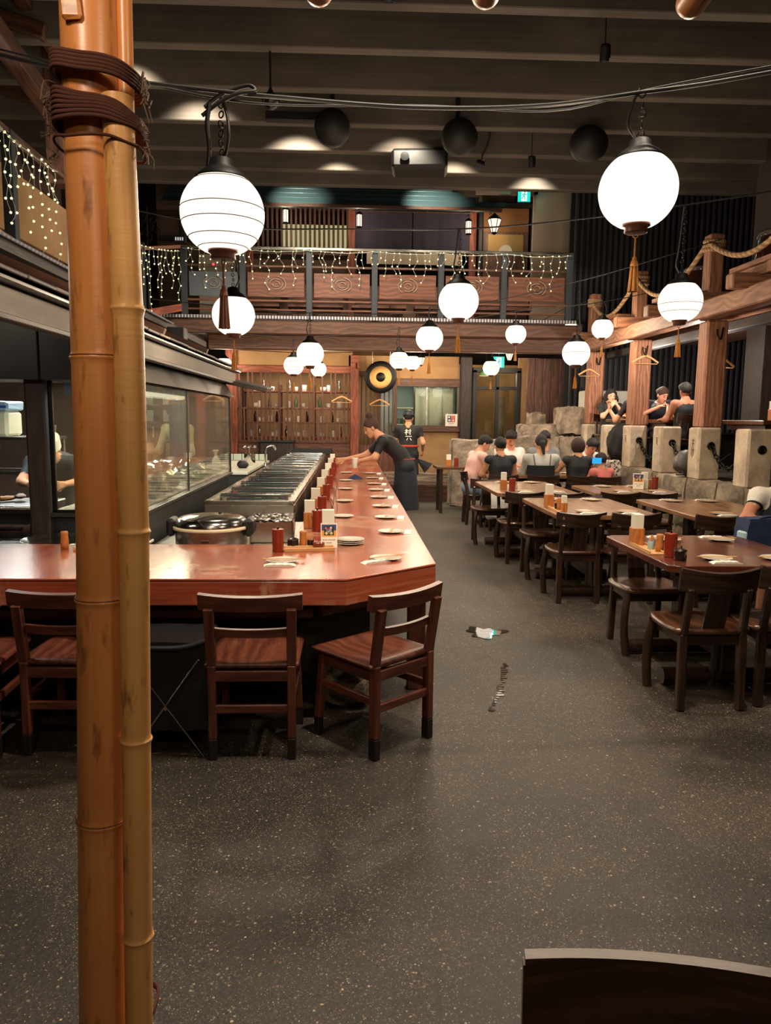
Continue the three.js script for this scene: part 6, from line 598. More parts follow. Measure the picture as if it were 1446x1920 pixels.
// ---------------------------------------------------------------- people: one continuous surface each, from tapered bones joined smoothly
function surfaceNet(f, lo, hi, c) {
  const nx = Math.ceil((hi[0] - lo[0]) / c) + 1, ny = Math.ceil((hi[1] - lo[1]) / c) + 1, nz = Math.ceil((hi[2] - lo[2]) / c) + 1, F = new Float32Array(nx * ny * nz), id = (i, j, k) => (k * ny + j) * nx + i;
  for (let k = 0; k < nz; k++) for (let j = 0; j < ny; j++) for (let i = 0; i < nx; i++) F[id(i, j, k)] = f(lo[0] + i * c, lo[1] + j * c, lo[2] + k * c);
  const vid = new Int32Array(nx * ny * nz).fill(-1), pos = [], idx = [];
  for (let k = 0; k < nz - 1; k++) for (let j = 0; j < ny - 1; j++) for (let i = 0; i < nx - 1; i++) { let n = 0, x = 0, y = 0, z = 0; const g = (a, b, e) => F[id(i + a, j + b, k + e)]; const s0 = g(0, 0, 0) < 0; let all = true; for (let m = 1; m < 8; m++) if ((g(m & 1, (m >> 1) & 1, m >> 2) < 0) !== s0) { all = false; break; } if (all) continue;
    for (let m = 0; m < 8; m++) for (let ax = 0; ax < 3; ax++) { if (m & (1 << ax)) continue; const q = m | (1 << ax), A = g(m & 1, (m >> 1) & 1, m >> 2), B = g(q & 1, (q >> 1) & 1, q >> 2); if ((A < 0) === (B < 0)) continue; const t = A / (A - B); x += (m & 1) + (ax === 0 ? t : 0); y += ((m >> 1) & 1) + (ax === 1 ? t : 0); z += (m >> 2) + (ax === 2 ? t : 0); n++; }
    vid[id(i, j, k)] = pos.length / 3; pos.push(lo[0] + (i + x / n) * c, lo[1] + (j + y / n) * c, lo[2] + (k + z / n) * c); }
  const quad = (a, b, e, d, flip) => { if (a < 0 || b < 0 || e < 0 || d < 0) return; flip ? idx.push(a, e, b, b, e, d) : idx.push(a, b, e, b, d, e); };
  for (let k = 1; k < nz - 1; k++) for (let j = 1; j < ny - 1; j++) for (let i = 1; i < nx - 1; i++) { const s = F[id(i, j, k)] < 0; if (s !== F[id(i + 1, j, k)] < 0) quad(vid[id(i, j - 1, k - 1)], vid[id(i, j, k - 1)], vid[id(i, j - 1, k)], vid[id(i, j, k)], !s); if (s !== F[id(i, j + 1, k)] < 0) quad(vid[id(i - 1, j, k - 1)], vid[id(i, j, k - 1)], vid[id(i - 1, j, k)], vid[id(i, j, k)], s); if (s !== F[id(i, j, k + 1)] < 0) quad(vid[id(i - 1, j - 1, k)], vid[id(i, j - 1, k)], vid[id(i - 1, j, k)], vid[id(i, j, k)], !s); }
  return { pos, idx };
}
function capsule(px, py, pz, B) { const [ax, ay, az] = B.a, dx = B.b[0] - ax, dy = B.b[1] - ay, dz = B.b[2] - az, L = dx * dx + dy * dy + dz * dz || 1e-9, t = Math.max(0, Math.min(1, ((px - ax) * dx + (py - ay) * dy + (pz - az) * dz) / L)), ex = px - ax - t * dx, ey = py - ay - t * dy, ez = pz - az - t * dz; B.t = t; return Math.sqrt(ex * ex + ey * ey + ez * ez) - (B.ra + (B.rb - B.ra) * t); }
const smin = (a, b, k) => { const h = Math.max(k - Math.abs(a - b), 0) / k; return Math.min(a, b) - h * h * k * 0.25; };
function skinned(bones, cell, k, colorOf) {
  const lo = [9, 9, 9], hi = [-9, -9, -9]; for (const B of bones) for (const [p, r] of [[B.a, B.ra], [B.b, B.rb]]) for (let i = 0; i < 3; i++) { lo[i] = Math.min(lo[i], p[i] - r - cell * 2); hi[i] = Math.max(hi[i], p[i] + r + cell * 2); }
  const f = (x, y, z) => { let d = 9; for (const B of bones) { const e = capsule(x, y, z, B); if (e < d + k) d = smin(d, e, k); } return d; };
  const { pos, idx } = surfaceNet(f, lo, hi, cell), col = []; for (let i = 0; i < pos.length; i += 3) { let best = 9, c = null; for (const B of bones) { const e = capsule(pos[i], pos[i + 1], pos[i + 2], B); if (e < best) { best = e; c = typeof B.c === 'function' ? B.c(B.t) : B.c; } } if (colorOf) c = colorOf(pos[i], pos[i + 1], pos[i + 2], c); col.push(c.r, c.g, c.b); }
  const g = new THREE.BufferGeometry(); g.setAttribute('position', new THREE.Float32BufferAttribute(pos, 3)); g.setAttribute('color', new THREE.Float32BufferAttribute(col, 3)); g.setIndex(idx); g.computeVertexNormals(); return g;
}
const C = (h) => new THREE.Color(h), ell = (x, y, z, cx, cy, cz, a, b, c) => { const u = (x - cx) / a, v = (y - cy) / b, w = (z - cz) / c; return (Math.sqrt(u * u + v * v + w * w) - 1) * Math.min(a, b, c); };
const bodyMat = new THREE.MeshPhysicalMaterial({ vertexColors: true, roughness: 0.72 }), hairMats = {};
function net(f, lo, hi, cell, colorFn) { const { pos, idx } = surfaceNet(f, lo, hi, cell), g = new THREE.BufferGeometry(); g.setAttribute('position', new THREE.Float32BufferAttribute(pos, 3)); if (colorFn) { const c = []; for (let i = 0; i < pos.length; i += 3) { const q = colorFn(pos[i], pos[i + 1], pos[i + 2]); c.push(q.r, q.g, q.b); } g.setAttribute('color', new THREE.Float32BufferAttribute(c, 3)); } g.setIndex(idx); g.computeVertexNormals(); return g; }
const headCache = {};
function headGeo(skin) { return headCache[skin] ??= (() => { const sk = C(skin), dark = C(0x1c1210), lip = sk.clone().multiply(C(0xd89a90)), cheek = sk; return net((x, y, z) => { let d = smin(ell(x, y, z, 0, 0.03, 0.01, 0.075, 0.095, 0.092), ell(x, y, z, 0, -0.035, -0.022, 0.058, 0.078, 0.066), 0.03); d = smin(d, Math.hypot(x, y + 0.092, z + 0.058) - 0.026, 0.03); d = smin(d, capsule(x, y, z, { a: [0, 0.012, -0.084], b: [0, -0.03, -0.098], ra: 0.008, rb: 0.013 }), 0.012); for (const s of [-1, 1]) { d = smin(d, ell(x, y, z, s * 0.076, -0.008, 0.01, 0.011, 0.03, 0.018), 0.008); d = Math.max(d, -(Math.hypot(x - s * 0.031, y - 0.006, z + 0.098) - 0.017)); } d = smin(d, ell(x, y, z, 0, -0.058, -0.08, 0.024, 0.009, 0.012), 0.008); return d; }, [-0.1, -0.135, -0.13], [0.1, 0.14, 0.12], 0.0065, (x, y, z) => { if (z < -0.05) { for (const s of [-1, 1]) { if (Math.hypot((x - s * 0.031) * 0.8, (y - 0.006) * 1.6) < 0.0115) return dark; if (Math.abs(x - s * 0.032) < 0.02 && Math.abs(y - 0.03) < 0.0055) return dark; } if (Math.hypot(x * 0.45, y + 0.058) < 0.0095) return lip; } return cheek; }); })(); }
function hairGeo(style) {
  const cap = (x, y, z) => ell(x, y, z, 0, 0.036, 0.014, 0.084, 0.104, 0.101), line = (x, y, z) => (0.004 - 0.82 * z - y - 0.15 * Math.abs(x)) / 1.28; let f, lo = [-0.13, -0.12, -0.12], hi = [0.13, 0.25, 0.17];
  const base = (x, y, z) => Math.max(cap(x, y, z) + 0.003 * Math.sin(x * 160 + y * 40) * Math.sin(z * 90), line(x, y, z));
  if (style === 'short') f = (x, y, z) => smin(base(x, y, z), Math.max(ell(x, y, z, 0, 0.085, -0.035, 0.074, 0.045, 0.062), -9), 0.02);
  else if (style === 'bun') f = (x, y, z) => smin(base(x, y, z), Math.hypot(x, y - 0.155, z - 0.055) - 0.05, 0.02);
  else if (style === 'lowbun') f = (x, y, z) => smin(base(x, y, z), Math.hypot(x, y - 0.02, z - 0.115) - 0.042, 0.025);
  else if (style === 'tail') { lo[1] = -0.2; f = (x, y, z) => smin(smin(base(x, y, z), Math.hypot(x, y + 0.02, z - 0.1) - 0.035, 0.03), capsule(x, y, z, { a: [0, -0.03, 0.115], b: [0.015, -0.17, 0.1], ra: 0.036, rb: 0.018 }), 0.02); }
  else if (style === 'bob') f = (x, y, z) => Math.max(ell(x, y, z, 0, 0.02, 0.012, 0.102, 0.122, 0.112), -0.085 - y, (z < -0.035 && y < 0.062 && Math.abs(x) < 0.07 ? 0.01 : -1));
  else { lo = [-0.17, -0.24, -0.13]; hi = [0.17, 0.18, 0.18]; f = (x, y, z) => { let d = smin(base(x, y, z), Math.max(ell(x, y, z, 0, -0.04, 0.06, 0.12, 0.16, 0.085), 0.01 - z), 0.03); for (let i = 0; i < 7; i++) { const s = i % 2 ? 1 : -1; d = smin(d, capsule(x, y, z, { a: [s * 0.075, 0.06, 0], b: [s * (0.105 + 0.014 * (i % 3)), -0.13 + 0.02 * i, 0.02 * (i % 4)], ra: 0.02, rb: 0.026 }), 0.015); } return d + 0.007 * Math.sin(x * 95 + y * 40) * Math.sin(y * 110 + z * 60); }; }
  return net(f, lo, hi, 0.009);
}
const hairCache = {};
function handBones(w, dir, n, c, curl, thumbSide) { const d = V(...dir).normalize(), nn = V(...n); nn.addScaledVector(d, -nn.dot(d)).normalize(); const s = d.clone().cross(nn).multiplyScalar(thumbSide), W = V(...w), P = (a, b, e) => W.clone().addScaledVector(d, a).addScaledVector(s, b).addScaledVector(nn, e).toArray(), B = []; for (const o of [-0.024, -0.008, 0.008, 0.024]) B.push({ a: P(0.012, o * 0.6, 0), b: P(0.082, o, 0), ra: 0.0155, rb: 0.0125, c });
  [[-0.03, 0.058], [-0.0105, 0.075], [0.0105, 0.08], [0.031, 0.07]].forEach(([o, L]) => { let a = 0.25 * curl, p = [0.085, o * 1.05, 0], r = 0.0092; for (let k = 0; k < 3; k++) { const l = L * [0.45, 0.32, 0.25][k], q = [p[0] + l * Math.cos(a), p[1] + o * 0.06, p[2] + l * Math.sin(a)]; B.push({ a: P(...p), b: P(...q), ra: r, rb: r * 0.9, c }); p = q; r *= 0.9; a += 0.85 * curl; } });
  B.push({ a: P(0.025, 0.026, 0.004), b: P(0.055, 0.05, 0.014), ra: 0.0135, rb: 0.011, c }, { a: P(0.055, 0.05, 0.014), b: P(0.09, 0.054 - 0.01 * curl, 0.022 + 0.012 * curl), ra: 0.011, rb: 0.0085, c }); return B; }
const SIT = { pelvis: [0, 0.55, 0], waist: [0, 0.72, 0.005], chest: [0, 0.92, -0.005], neck: [0, 1.065, -0.015], head: [0, 1.2, -0.035], shR: [0.175, 1.01, 0], shL: [-0.175, 1.01, 0], elR: [0.235, 0.79, -0.12], elL: [-0.235, 0.79, -0.12], wrR: [0.13, 0.81, -0.34], wrL: [-0.13, 0.81, -0.34], hipR: [0.09, 0.53, 0], hipL: [-0.09, 0.53, 0], knR: [0.11, 0.51, -0.42], knL: [-0.11, 0.51, -0.42], anR: [0.12, 0.09, -0.4], anL: [-0.12, 0.09, -0.4], toR: [0.13, 0.04, -0.56], toL: [-0.13, 0.04, -0.56] };
const STAND = { pelvis: [0, 0.93, 0], waist: [0, 1.09, 0], chest: [0, 1.28, 0], neck: [0, 1.42, 0], head: [0, 1.555, -0.02], shR: [0.185, 1.37, 0], shL: [-0.185, 1.37, 0], elR: [0.245, 1.1, 0.02], elL: [-0.245, 1.1, 0.02], wrR: [0.24, 0.87, -0.08], wrL: [-0.24, 0.87, -0.08], hipR: [0.095, 0.9, 0], hipL: [-0.095, 0.9, 0], knR: [0.1, 0.49, -0.01], knL: [-0.1, 0.49, -0.01], anR: [0.1, 0.08, 0.02], anL: [-0.1, 0.08, 0.02], toR: [0.12, 0.035, -0.14], toL: [-0.12, 0.035, -0.14] };
function person(o) {
  const J = { ...(o.sit ? SIT : STAND), ...o.J }, t = thing('person', o.label, 'person', o.x, o.y ?? 0, o.d, o.turn ?? 0); t.scale.setScalar(o.scale ?? 1);
  const sk = C(o.skin ?? 0xc08a68), top = C(o.top), bot = C(o.bottom ?? 0x16161a), shoe = C(o.shoe ?? 0x18181a), sl = o.sleeve ?? 0.6, bare = o.bareLegs, wd = o.wide ?? 1, lf = (a, b, q) => a.map((v, i) => v + (b[i] - v) * q), B = [];
  const armC = (base) => (q) => (base + q < sl ? top : sk);
  const add = (a, b, ra, rb, c) => B.push({ a: J[a] ?? a, b: J[b] ?? b, ra, rb, c }), off = (p, x) => { const s = V(...J.shR).sub(V(...J.shL)).normalize(); return V(...p).addScaledVector(s, x).toArray(); };
  for (const x of [-0.055, 0.055]) { add(off(J.pelvis, x * 1.2), off(J.waist, x), 0.115 * wd, 0.1 * wd, (q) => (q < 0.25 ? bot : top)); add(off(J.waist, x), off(J.chest, x * 1.2), 0.1 * wd, 0.108 * wd, top); }
  add('shL', 'shR', 0.062, 0.062, o.strap ? sk : top); add('chest', 'neck', 0.11 * wd, 0.055, (q) => (q < (o.neckline ?? 0.8) ? top : sk)); add('neck', 'head', 0.051, 0.05, sk); add('hipL', 'hipR', 0.1, 0.1, bot);
  for (const s of ['R', 'L']) { const cl0 = sl > 0.2 ? 0.008 : 0, cl1 = sl > 1.2 ? 0.008 : 0; add('sh' + s, 'el' + s, 0.05 + cl0, 0.04 + (sl > 0.8 ? 0.008 : 0), armC(0)); add('el' + s, 'wr' + s, 0.039 + cl1, 0.026 + cl1, armC(1)); add('hip' + s, 'kn' + s, 0.085, 0.06, bare ? (q) => (q < bare ? bot : sk) : bot); add('kn' + s, 'an' + s, 0.056, 0.04, bare ? sk : bot); add('an' + s, 'to' + s, 0.044, 0.036, shoe); }
  const geos = [skinned(B, 0.016, 0.045)];
  for (const s of ['R', 'L']) { const dir = o['dir' + s] ?? V(...J['wr' + s]).sub(V(...J['el' + s])).toArray(), n = o['palm' + s] ?? (o.sit ? [0, -1, 0.01] : [s === 'R' ? -1 : 1, 0, 0]); geos.push(skinned([{ a: lf(J['el' + s], J['wr' + s], 0.8), b: J['wr' + s], ra: 0.027, rb: 0.024, c: sl > 1.8 ? top : sk }, ...handBones(J['wr' + s], dir, n, sk, o.curl ?? 0.7, s === 'R' ? (o.flip ? 1 : -1) : (o.flip ? -1 : 1))], 0.0062, 0.009)); }
  const hm = new THREE.Matrix4().makeRotationFromEuler(new THREE.Euler(o.nod ?? -0.25, o.look ?? 0, o.tilt ?? 0, 'YXZ')); hm.setPosition(...J.head); const hg = headGeo(o.skin ?? 0xc08a68).clone(); hg.applyMatrix4(hm); geos.push(hg);
  part('body', mergeGeometries(geos), bodyMat, t);
  const hs = o.hair ?? 'short', hh = hairCache[hs] ??= hairGeo(hs), m = part('hair', hh, hairMats[o.hairColor ?? 0x120d0b] ??= mat(o.hairColor ?? 0x120d0b, 0.78), t); m.applyMatrix4(hm); return t;
}
// staff
{ const t = person({ label: 'waitress in black with her hair in a bun leaning over the counter holding a cup', x: 0.68, d: 10.0, turn: PI / 2, top: 0x0d0d0f, bottom: 0x14171f, sleeve: 0.75, hair: 'bun', hairColor: 0x3a1f1a, nod: -0.5, look: 0.1,
    J: { pelvis: [0, 0.92, 0.06], waist: [0, 1.06, -0.02], chest: [0, 1.2, -0.18], neck: [0, 1.3, -0.3], head: [0, 1.41, -0.41], shR: [0.18, 1.24, -0.26], shL: [-0.18, 1.24, -0.26], elL: [-0.23, 1.03, -0.36], wrL: [-0.12, 0.98, -0.55], elR: [0.24, 1.04, -0.46], wrR: [0.16, 0.98, -0.76], hipR: [0.095, 0.9, 0.06], hipL: [-0.095, 0.9, 0.06], knR: [0.1, 0.49, 0.02], knL: [-0.1, 0.49, 0.02] }, palmL: [1, 0, 0], curl: 0.8 });
  part('apron', (() => { const g = new THREE.CylinderGeometry(0.165, 0.23, 0.66, 28, 6, true), p = g.attributes.position; for (let i = 0; i < p.count; i++) { const a = Math.atan2(p.getZ(i), p.getX(i)), y = p.getY(i), q = 1 + 0.05 * Math.sin(a * 6) * (0.33 - y); p.setX(i, p.getX(i) * q * 1.05); p.setZ(i, p.getZ(i) * q * 0.82 + 0.03 + (y > 0.2 ? (y - 0.2) * -0.3 : 0)); } g.translate(0, 0.66, 0.03); g.computeVertexNormals(); return g; })(), mat(0x171b26, 0.85, { side: THREE.DoubleSide }), t);
  part('apron_print', merge([mv(cbox(0.012, 0.08, 0.004), 0.05, 0.78, -0.19, 0.2), mv(cbox(0.05, 0.014, 0.004), 0.05, 0.76, -0.195, 0.2), mv(cbox(0.1, 0.01, 0.004), 0.02, 0.7, -0.2, 0.1), mv(cbox(0.04, 0.05, 0.004), 0.02, 0.64, -0.2, 0.1)]), M.white, t); part('name_badge', mv(cbox(0.055, 0.018, 0.004), -0.06, 1.17, -0.31, -0.8), M.paper, t); part('apron_tie', mv(new THREE.TorusGeometry(0.155, 0.012, 6, 28).scale(1.05, 0.82, 1), 0, 1.0, 0.045, PI / 2), mat(0x8a2c20, 0.8), t); }
single('paper_cup', 'white paper cup with blue print in the waitress\'s hand', 'cup', lathe([[0.001, -0.07], [0.03, -0.07], [0.042, 0.06], [0.044, 0.065], [0.039, 0.064], [0.001, 0.05]], 22), M.white, 0.06, 0.95, 9.9);
single('dark_cloth', 'crumpled navy cloth on the counter by the waitress', 'cloth', mv(jitter(new THREE.ConeGeometry(0.1, 0.06, 14, 4).scale(1.1, 1, 0.8), 0.012), 0, 0.031, 0), M.navy, 0.06, CH, 9.6);
{ const t = person({ label: 'waiter in black cap and printed black shirt with red sash seen from behind', x: 1.02, d: 13.3, turn: R(-8), top: 0x0e0f12, bottom: 0x0c0c0f, sleeve: 0.6, hair: 'short', nod: -0.35, scale: 0.99, J: { wrR: [0.26, 0.98, -0.12], elR: [0.27, 1.12, 0.04], wrL: [-0.12, 0.98, -0.25], elL: [-0.25, 1.1, -0.04] } });
  part('cap', mv(lathe([[0.098, -0.01], [0.102, 0.02], [0.09, 0.07], [0.05, 0.1], [0.001, 0.108]], 24), 0, 1.6, -0.005, -0.25), mat(0x101114, 0.5), t); part('red_sash', mv(new THREE.TorusGeometry(0.168, 0.024, 8, 30).scale(1.0, 0.72, 1), 0, 1.06, 0, PI / 2), mat(0x9c3222, 0.8), t);
  part('apron', (() => { const g = new THREE.CylinderGeometry(0.17, 0.2, 0.5, 24, 4, true).scale(1, 1, 0.78); g.translate(0, 0.8, 0); return g; })(), mat(0x14151a, 0.85, { side: THREE.DoubleSide }), t); part('hanging_cloth', mv(jitter(new THREE.ConeGeometry(0.12, 0.3, 5, 4).scale(1, 1, 0.25), 0.012), 0.26, 0.76, 0.02, 0, 0, 0.9), mat(0x17181d, 0.9), t);
  const st = [[-0.05, 1.34, 0.0, 1.34], [-0.026, 1.365, -0.026, 1.26], [-0.026, 1.33, -0.052, 1.29], [-0.026, 1.33, -0.004, 1.3], [0.005, 1.335, 0.06, 1.335], [0.04, 1.365, 0.04, 1.262], [0.012, 1.31, 0.022, 1.29], [-0.04, 1.235, 0.07, 1.235], [0.0, 1.205, -0.02, 1.165], [0.04, 1.205, 0.065, 1.165]]; const zAt = (y) => 0.113 + (y > 1.3 ? -(y - 1.3) * 0.25 : 0); part('shirt_print', merge(st.map(([a, b, c, e]) => bar([a, b, zAt(b)], [c, e, zAt(e)], 0.014, 0.014, 0))), M.paper, t); }
// chefs behind the glass
{ const t = person({ label: 'chef in cream jacket working behind the kitchen glass', x: -2.28, d: 10.0, turn: PI - 0.5, top: 0xd6c79c, bottom: 0x2a2a2c, sleeve: 1.5, nod: -0.6, J: { wrR: [0.14, 0.98, -0.32], elR: [0.27, 1.08, -0.06], wrL: [-0.1, 0.98, -0.34], elL: [-0.27, 1.08, -0.06] } }); part('chest_emblem', merge([mv(cbox(0.04, 0.012, 0.004), 0.05, 1.26, -0.142), mv(cbox(0.012, 0.05, 0.004), 0.05, 1.26, -0.142), mv(cbox(0.02, 0.02, 0.004), 0.035, 1.2, -0.142), mv(cbox(0.02, 0.02, 0.004), 0.07, 1.2, -0.142)]), M.soy, t); }
person({ label: 'dark-clothed cook standing behind the kitchen glass', x: -2.62, d: 9.5, turn: PI - 0.9, top: 0x181c24, bottom: 0x1a1a1e, sleeve: 0.6, skin: 0xa8745c, J: { wrR: [0.12, 1.0, -0.36], elR: [0.26, 1.1, -0.08], wrL: [-0.1, 1.0, -0.36] } });
{ const t = person({ label: 'cook in white headband bending over the grill behind the glass', x: -2.72, d: 7.1, turn: PI + 0.2, top: 0x1b1d24, bottom: 0x16161a, sleeve: 0.7, nod: -0.7, J: { pelvis: [0, 0.9, 0.1], waist: [0, 1.0, 0], chest: [0, 1.1, -0.16], neck: [0, 1.17, -0.3], head: [0, 1.24, -0.42], shR: [0.18, 1.12, -0.25], shL: [-0.18, 1.12, -0.25], elR: [0.24, 0.96, -0.4], elL: [-0.24, 0.96, -0.4], wrR: [0.14, 0.95, -0.62], wrL: [-0.14, 0.95, -0.62], hipR: [0.095, 0.88, 0.1], hipL: [-0.095, 0.88, 0.1] } }); part('headband', mv(cyl(0.1, 0.098, 0.1, 24), 0, 1.305, -0.47, -0.6), M.white, t); }
// party at the long table
person({ label: 'man in pink shirt and pale jeans at the end of the party table', x: 1.78, d: 10.95, turn: R(-75), sit: true, top: 0xd9a8a0, bottom: 0x7f93a4, shoe: 0xd8cfc6, sleeve: 0.75, skin: 0xc08c70, nod: -0.55, look: -0.2, J: { waist: [0, 0.72, -0.02], chest: [0, 0.91, -0.07], neck: [0, 1.05, -0.12], head: [0, 1.175, -0.2], shR: [0.18, 1.0, -0.1], shL: [-0.18, 1.0, -0.1], elR: [0.22, 0.78, -0.2], wrR: [0.02, 0.82, -0.34], elL: [-0.22, 0.8, -0.2], wrL: [-0.02, 0.8, -0.36], knR: [0.16, 0.5, -0.42], anR: [0.28, 0.09, -0.46], toR: [0.32, 0.045, -0.62] } });
person({ label: 'woman in black sleeveless top with hair pinned up at the party table', x: 2.1, d: 10.38, turn: R(8), sit: true, top: 0x11121a, strap: false, sleeve: 0.12, hair: 'lowbun', hairColor: 0x140f0d, bottom: 0x5f7486, scale: 0.97, nod: -0.3, J: { wrR: [0.2, 0.84, -0.34], elR: [0.26, 0.78, -0.1] } });
{ const t = person({ label: 'woman in grey shirt under a black strap dress at the party table', x: 2.67, d: 10.38, turn: R(-4), sit: true, top: 0xa3a39c, sleeve: 1.6, hair: 'tail', wide: 1.12, nod: -0.35, J: { shR: [0.19, 1.0, 0], shL: [-0.19, 1.0, 0] } }); part('strap_dress', (() => { const g = new THREE.CylinderGeometry(0.195, 0.2, 0.34, 28, 3, true).scale(1, 1, 0.74); g.translate(0, 0.74, 0.002); return g; })(), mat(0x0d0d0f, 0.85, { side: THREE.DoubleSide }), t); for (const s of [-1, 1]) part('strap', bar([s * 0.1, 0.9, 0.142], [s * 0.12, 1.06, 0.075], 0.012, 0.006), M.black, t); }
person({ label: 'woman with a brown bob and black sleeveless top at the party table', x: 3.2, d: 10.38, turn: R(4), sit: true, top: 0x0e0f12, sleeve: 0.15, hair: 'bob', hairColor: 0x2a1512, nod: -0.2, scale: 0.97, J: { elL: [-0.3, 0.86, -0.08], wrL: [-0.26, 0.9, -0.28], wrR: [0.1, 0.82, -0.3] } });
person({ label: 'child in a coral print shirt at the end of the party table', x: 3.5, d: 10.25, turn: R(18), sit: true, top: 0xc46a62, sleeve: 0.9, hair: 'short', hairColor: 0x1c1210, scale: 0.82, nod: -0.3, J: { anR: [0.12, 0.2, -0.4], anL: [-0.12, 0.2, -0.4], toR: [0.13, 0.16, -0.54], toL: [-0.13, 0.16, -0.54] } });
single('blue_phone', 'phone with a bright blue screen held between the bob woman and the child', 'phone', cbox(0.13, 0.08, 0.008, 0.002), glow(0.02, 0.45, 0.95), 3.38, 0.99, 10.12);
person({ label: 'broad man in white T-shirt facing out across the party table', x: 2.47, d: 11.55, turn: PI + 0.15, sit: true, top: 0xd8d2cb, sleeve: 0.8, wide: 1.18, scale: 1.03, skin: 0xc08468, nod: -0.55, J: { wrR: [0.1, 0.83, -0.4], wrL: [-0.1, 0.83, -0.4] } });
person({ label: 'man in grey shirt half hidden at the far side of the party table', x: 3.02, d: 11.6, turn: PI, sit: true, top: 0x6f7072, sleeve: 0.8, scale: 1.03, nod: -0.4 });
person({ label: 'man in white shirt bending forward behind the bob woman', x: 3.62, d: 11.5, turn: PI + 0.35, sit: true, top: 0xd6d0ca, sleeve: 0.8, skin: 0xb87c62, nod: -0.6, J: { chest: [0, 0.9, -0.06], neck: [0, 1.03, -0.12], head: [0, 1.14, -0.2], shR: [0.175, 0.98, -0.08], shL: [-0.175, 0.98, -0.08] } });
// diners on the terrace
person({ label: 'woman with long curly dark hair and clasped hands on the terrace', x: 4.34, y: PF, d: 12.45, turn: PI, sit: true, top: 0x131316, sleeve: 0.8, hair: 'long', skin: 0xcf9c80, nod: -0.1, scale: 0.9, J: { elR: [0.2, 0.82, -0.22], elL: [-0.2, 0.82, -0.22], wrR: [0.05, 1.02, -0.26], wrL: [-0.05, 1.02, -0.26] }, dirR: [-0.3, 0.8, 0.3], dirL: [0.3, 0.8, 0.3], curl: 1.1 });
person({ label: 'dark-clothed diner with bare forearm across from the curly-haired woman', x: 4.32, y: PF, d: 11.25, turn: R(20), sit: true, top: 0x1c1622, sleeve: 0.7, skin: 0xc89478, hair: 'long', hairColor: 0x1a1210, scale: 0.92, J: { elL: [-0.3, 0.74, -0.12], wrL: [-0.34, 0.92, -0.24] }, dirL: [-0.1, 1, 0] });
{ const t = person({ label: 'woman in navy top with tied back hair eating with chopsticks on the terrace', x: 4.54, y: PF, d: 10.95, turn: PI - 0.12, look: 0.45, sit: true, top: 0x12151f, sleeve: 0.65, hair: 'lowbun', hairColor: 0x3a2418, skin: 0xcf957c, nod: -0.45, scale: 0.92, J: { chest: [0, 0.9, -0.06], neck: [0, 1.03, -0.12], head: [0, 1.14, -0.2], elR: [0.3, 0.84, -0.2], wrR: [0.08, 0.96, -0.36], elL: [-0.24, 0.78, -0.16], wrL: [-0.1, 0.82, -0.36] }, curl: 1 }); part('white_collar', mv(new THREE.TorusGeometry(0.075, 0.012, 6, 24), 0, 1.03, -0.1, PI / 2 - 0.3), M.white, t); }
person({ label: 'person in black vest top seen from behind at the terrace table', x: 4.5, y: PF, d: 9.95, turn: R(6), sit: true, top: 0x0e0f14, sleeve: 0.05, strap: true, hair: 'short', skin: 0xa06a50, scale: 0.9, J: { elL: [-0.28, 0.78, -0.06], wrL: [-0.2, 0.78, -0.3] } });
for (const [x, d, a, w] of [[4.34, 12.6, PI, 'curly-haired woman'], [4.32, 11.08, R(20), 'diner with the bare forearm'], [4.52, 11.12, PI - 0.12, 'woman eating'], [4.5, 9.78, R(6), 'person in the vest top']]) copy(dc, x, PF, d, a, 'dark dining chair under the ' + w + ' on the terrace');
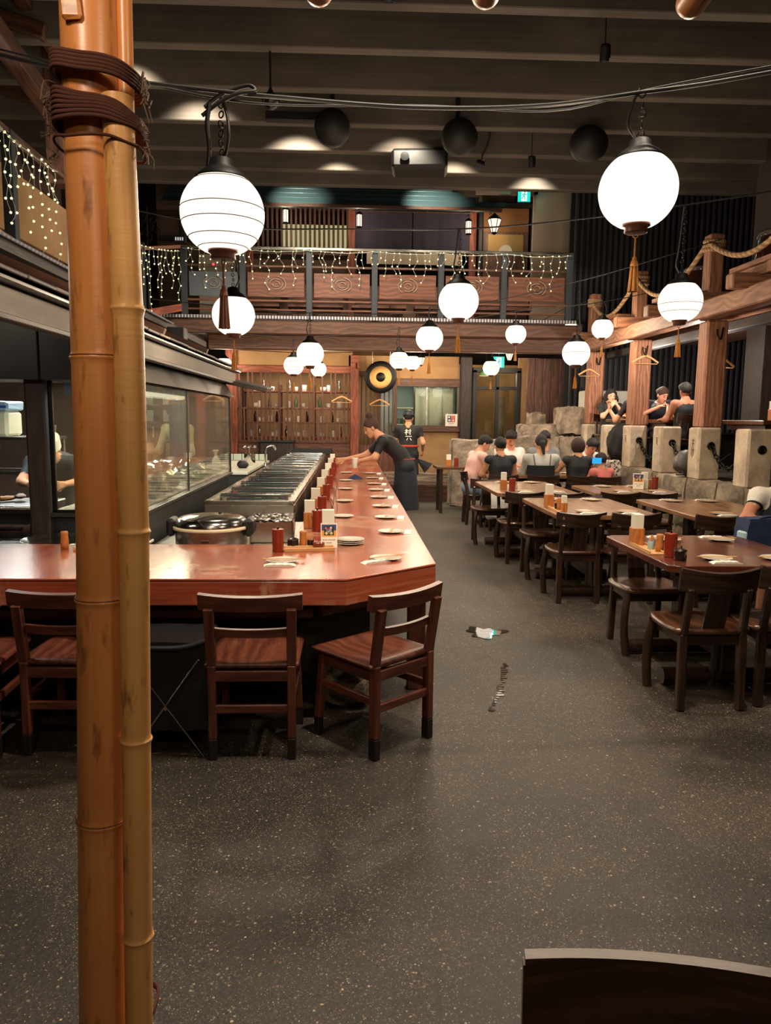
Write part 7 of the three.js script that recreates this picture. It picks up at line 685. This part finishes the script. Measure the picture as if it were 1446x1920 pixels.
// person with the blue bag
{ const t = person({ label: 'person in ringer T-shirt and dark vest with a blue bag, cut by the frame edge', x: 3.22, d: 5.42, turn: PI, sit: true, top: 0xcfc8be, bottom: 0x2a2c34, sleeve: 0.42, bareLegs: 0.55, skin: 0xb0745a, nod: -0.3, J: { shR: [0.185, 1.0, -0.02], elR: [0.33, 0.82, -0.12], wrR: [0.16, 0.86, -0.28], shL: [-0.185, 1.0, -0.02], elL: [-0.26, 0.82, -0.1], wrL: [-0.1, 0.88, -0.28], knR: [0.3, 0.5, -0.42], anR: [0.32, 0.09, -0.4], toR: [0.34, 0.04, -0.55] } });
  part('dark_vest', (() => { const g = new THREE.CylinderGeometry(0.172, 0.19, 0.42, 28, 3, true).scale(1, 1, 0.78); g.translate(0, 0.78, -0.002); return g; })(), mat(0x191d2a, 0.8, { side: THREE.DoubleSide }), t); part('black_cuff', (() => { const g = new THREE.TorusGeometry(0.054, 0.009, 6, 20), q = new THREE.Quaternion().setFromUnitVectors(V(0, 0, 1), V(0.115, -0.17, -0.1).normalize()); g.applyQuaternion(q); g.translate(0.233, 0.93, -0.06); return g; })(), M.black, t); }
{ const t = thing('blue_bag', 'navy blue bag with grey straps on the lap of the person at the frame edge', 'bag', 2.95, 0.69, 5.14, R(8)); const g = new THREE.BoxGeometry(0.38, 0.2, 0.14, 10, 8, 5), p = g.attributes.position; for (let i = 0; i < p.count; i++) { const x = p.getX(i), y = p.getY(i); p.setX(i, x * (1 - 0.1 * Math.pow((y + 0.1) / 0.2, 2))); p.setZ(i, p.getZ(i) * (1.1 - 0.5 * Math.max(0, y))); } jitter(g, 0.006); part('body', mv(g, 0, 0.08, 0), mat(0x1d2d4c, 0.75), t); part('strap', mv(cbox(0.03, 0.2, 0.006), 0.02, 0.08, 0.078), mat(0x8f979c, 0.7), t); part('side_trim', mv(jitter(cbox(0.03, 0.1, 0.1, 0.01), 0.004), -0.185, 0.04, 0.02), mat(0x9fb6c4, 0.7), t); part('handle', tube([[-0.08, 0.17, 0.02], [-0.05, 0.19, 0.05], [0.05, 0.19, 0.05], [0.08, 0.17, 0.02]], 0.01, 14, 6), mat(0x1a2c50, 0.7), t); }
renderer.render(scene, camera);
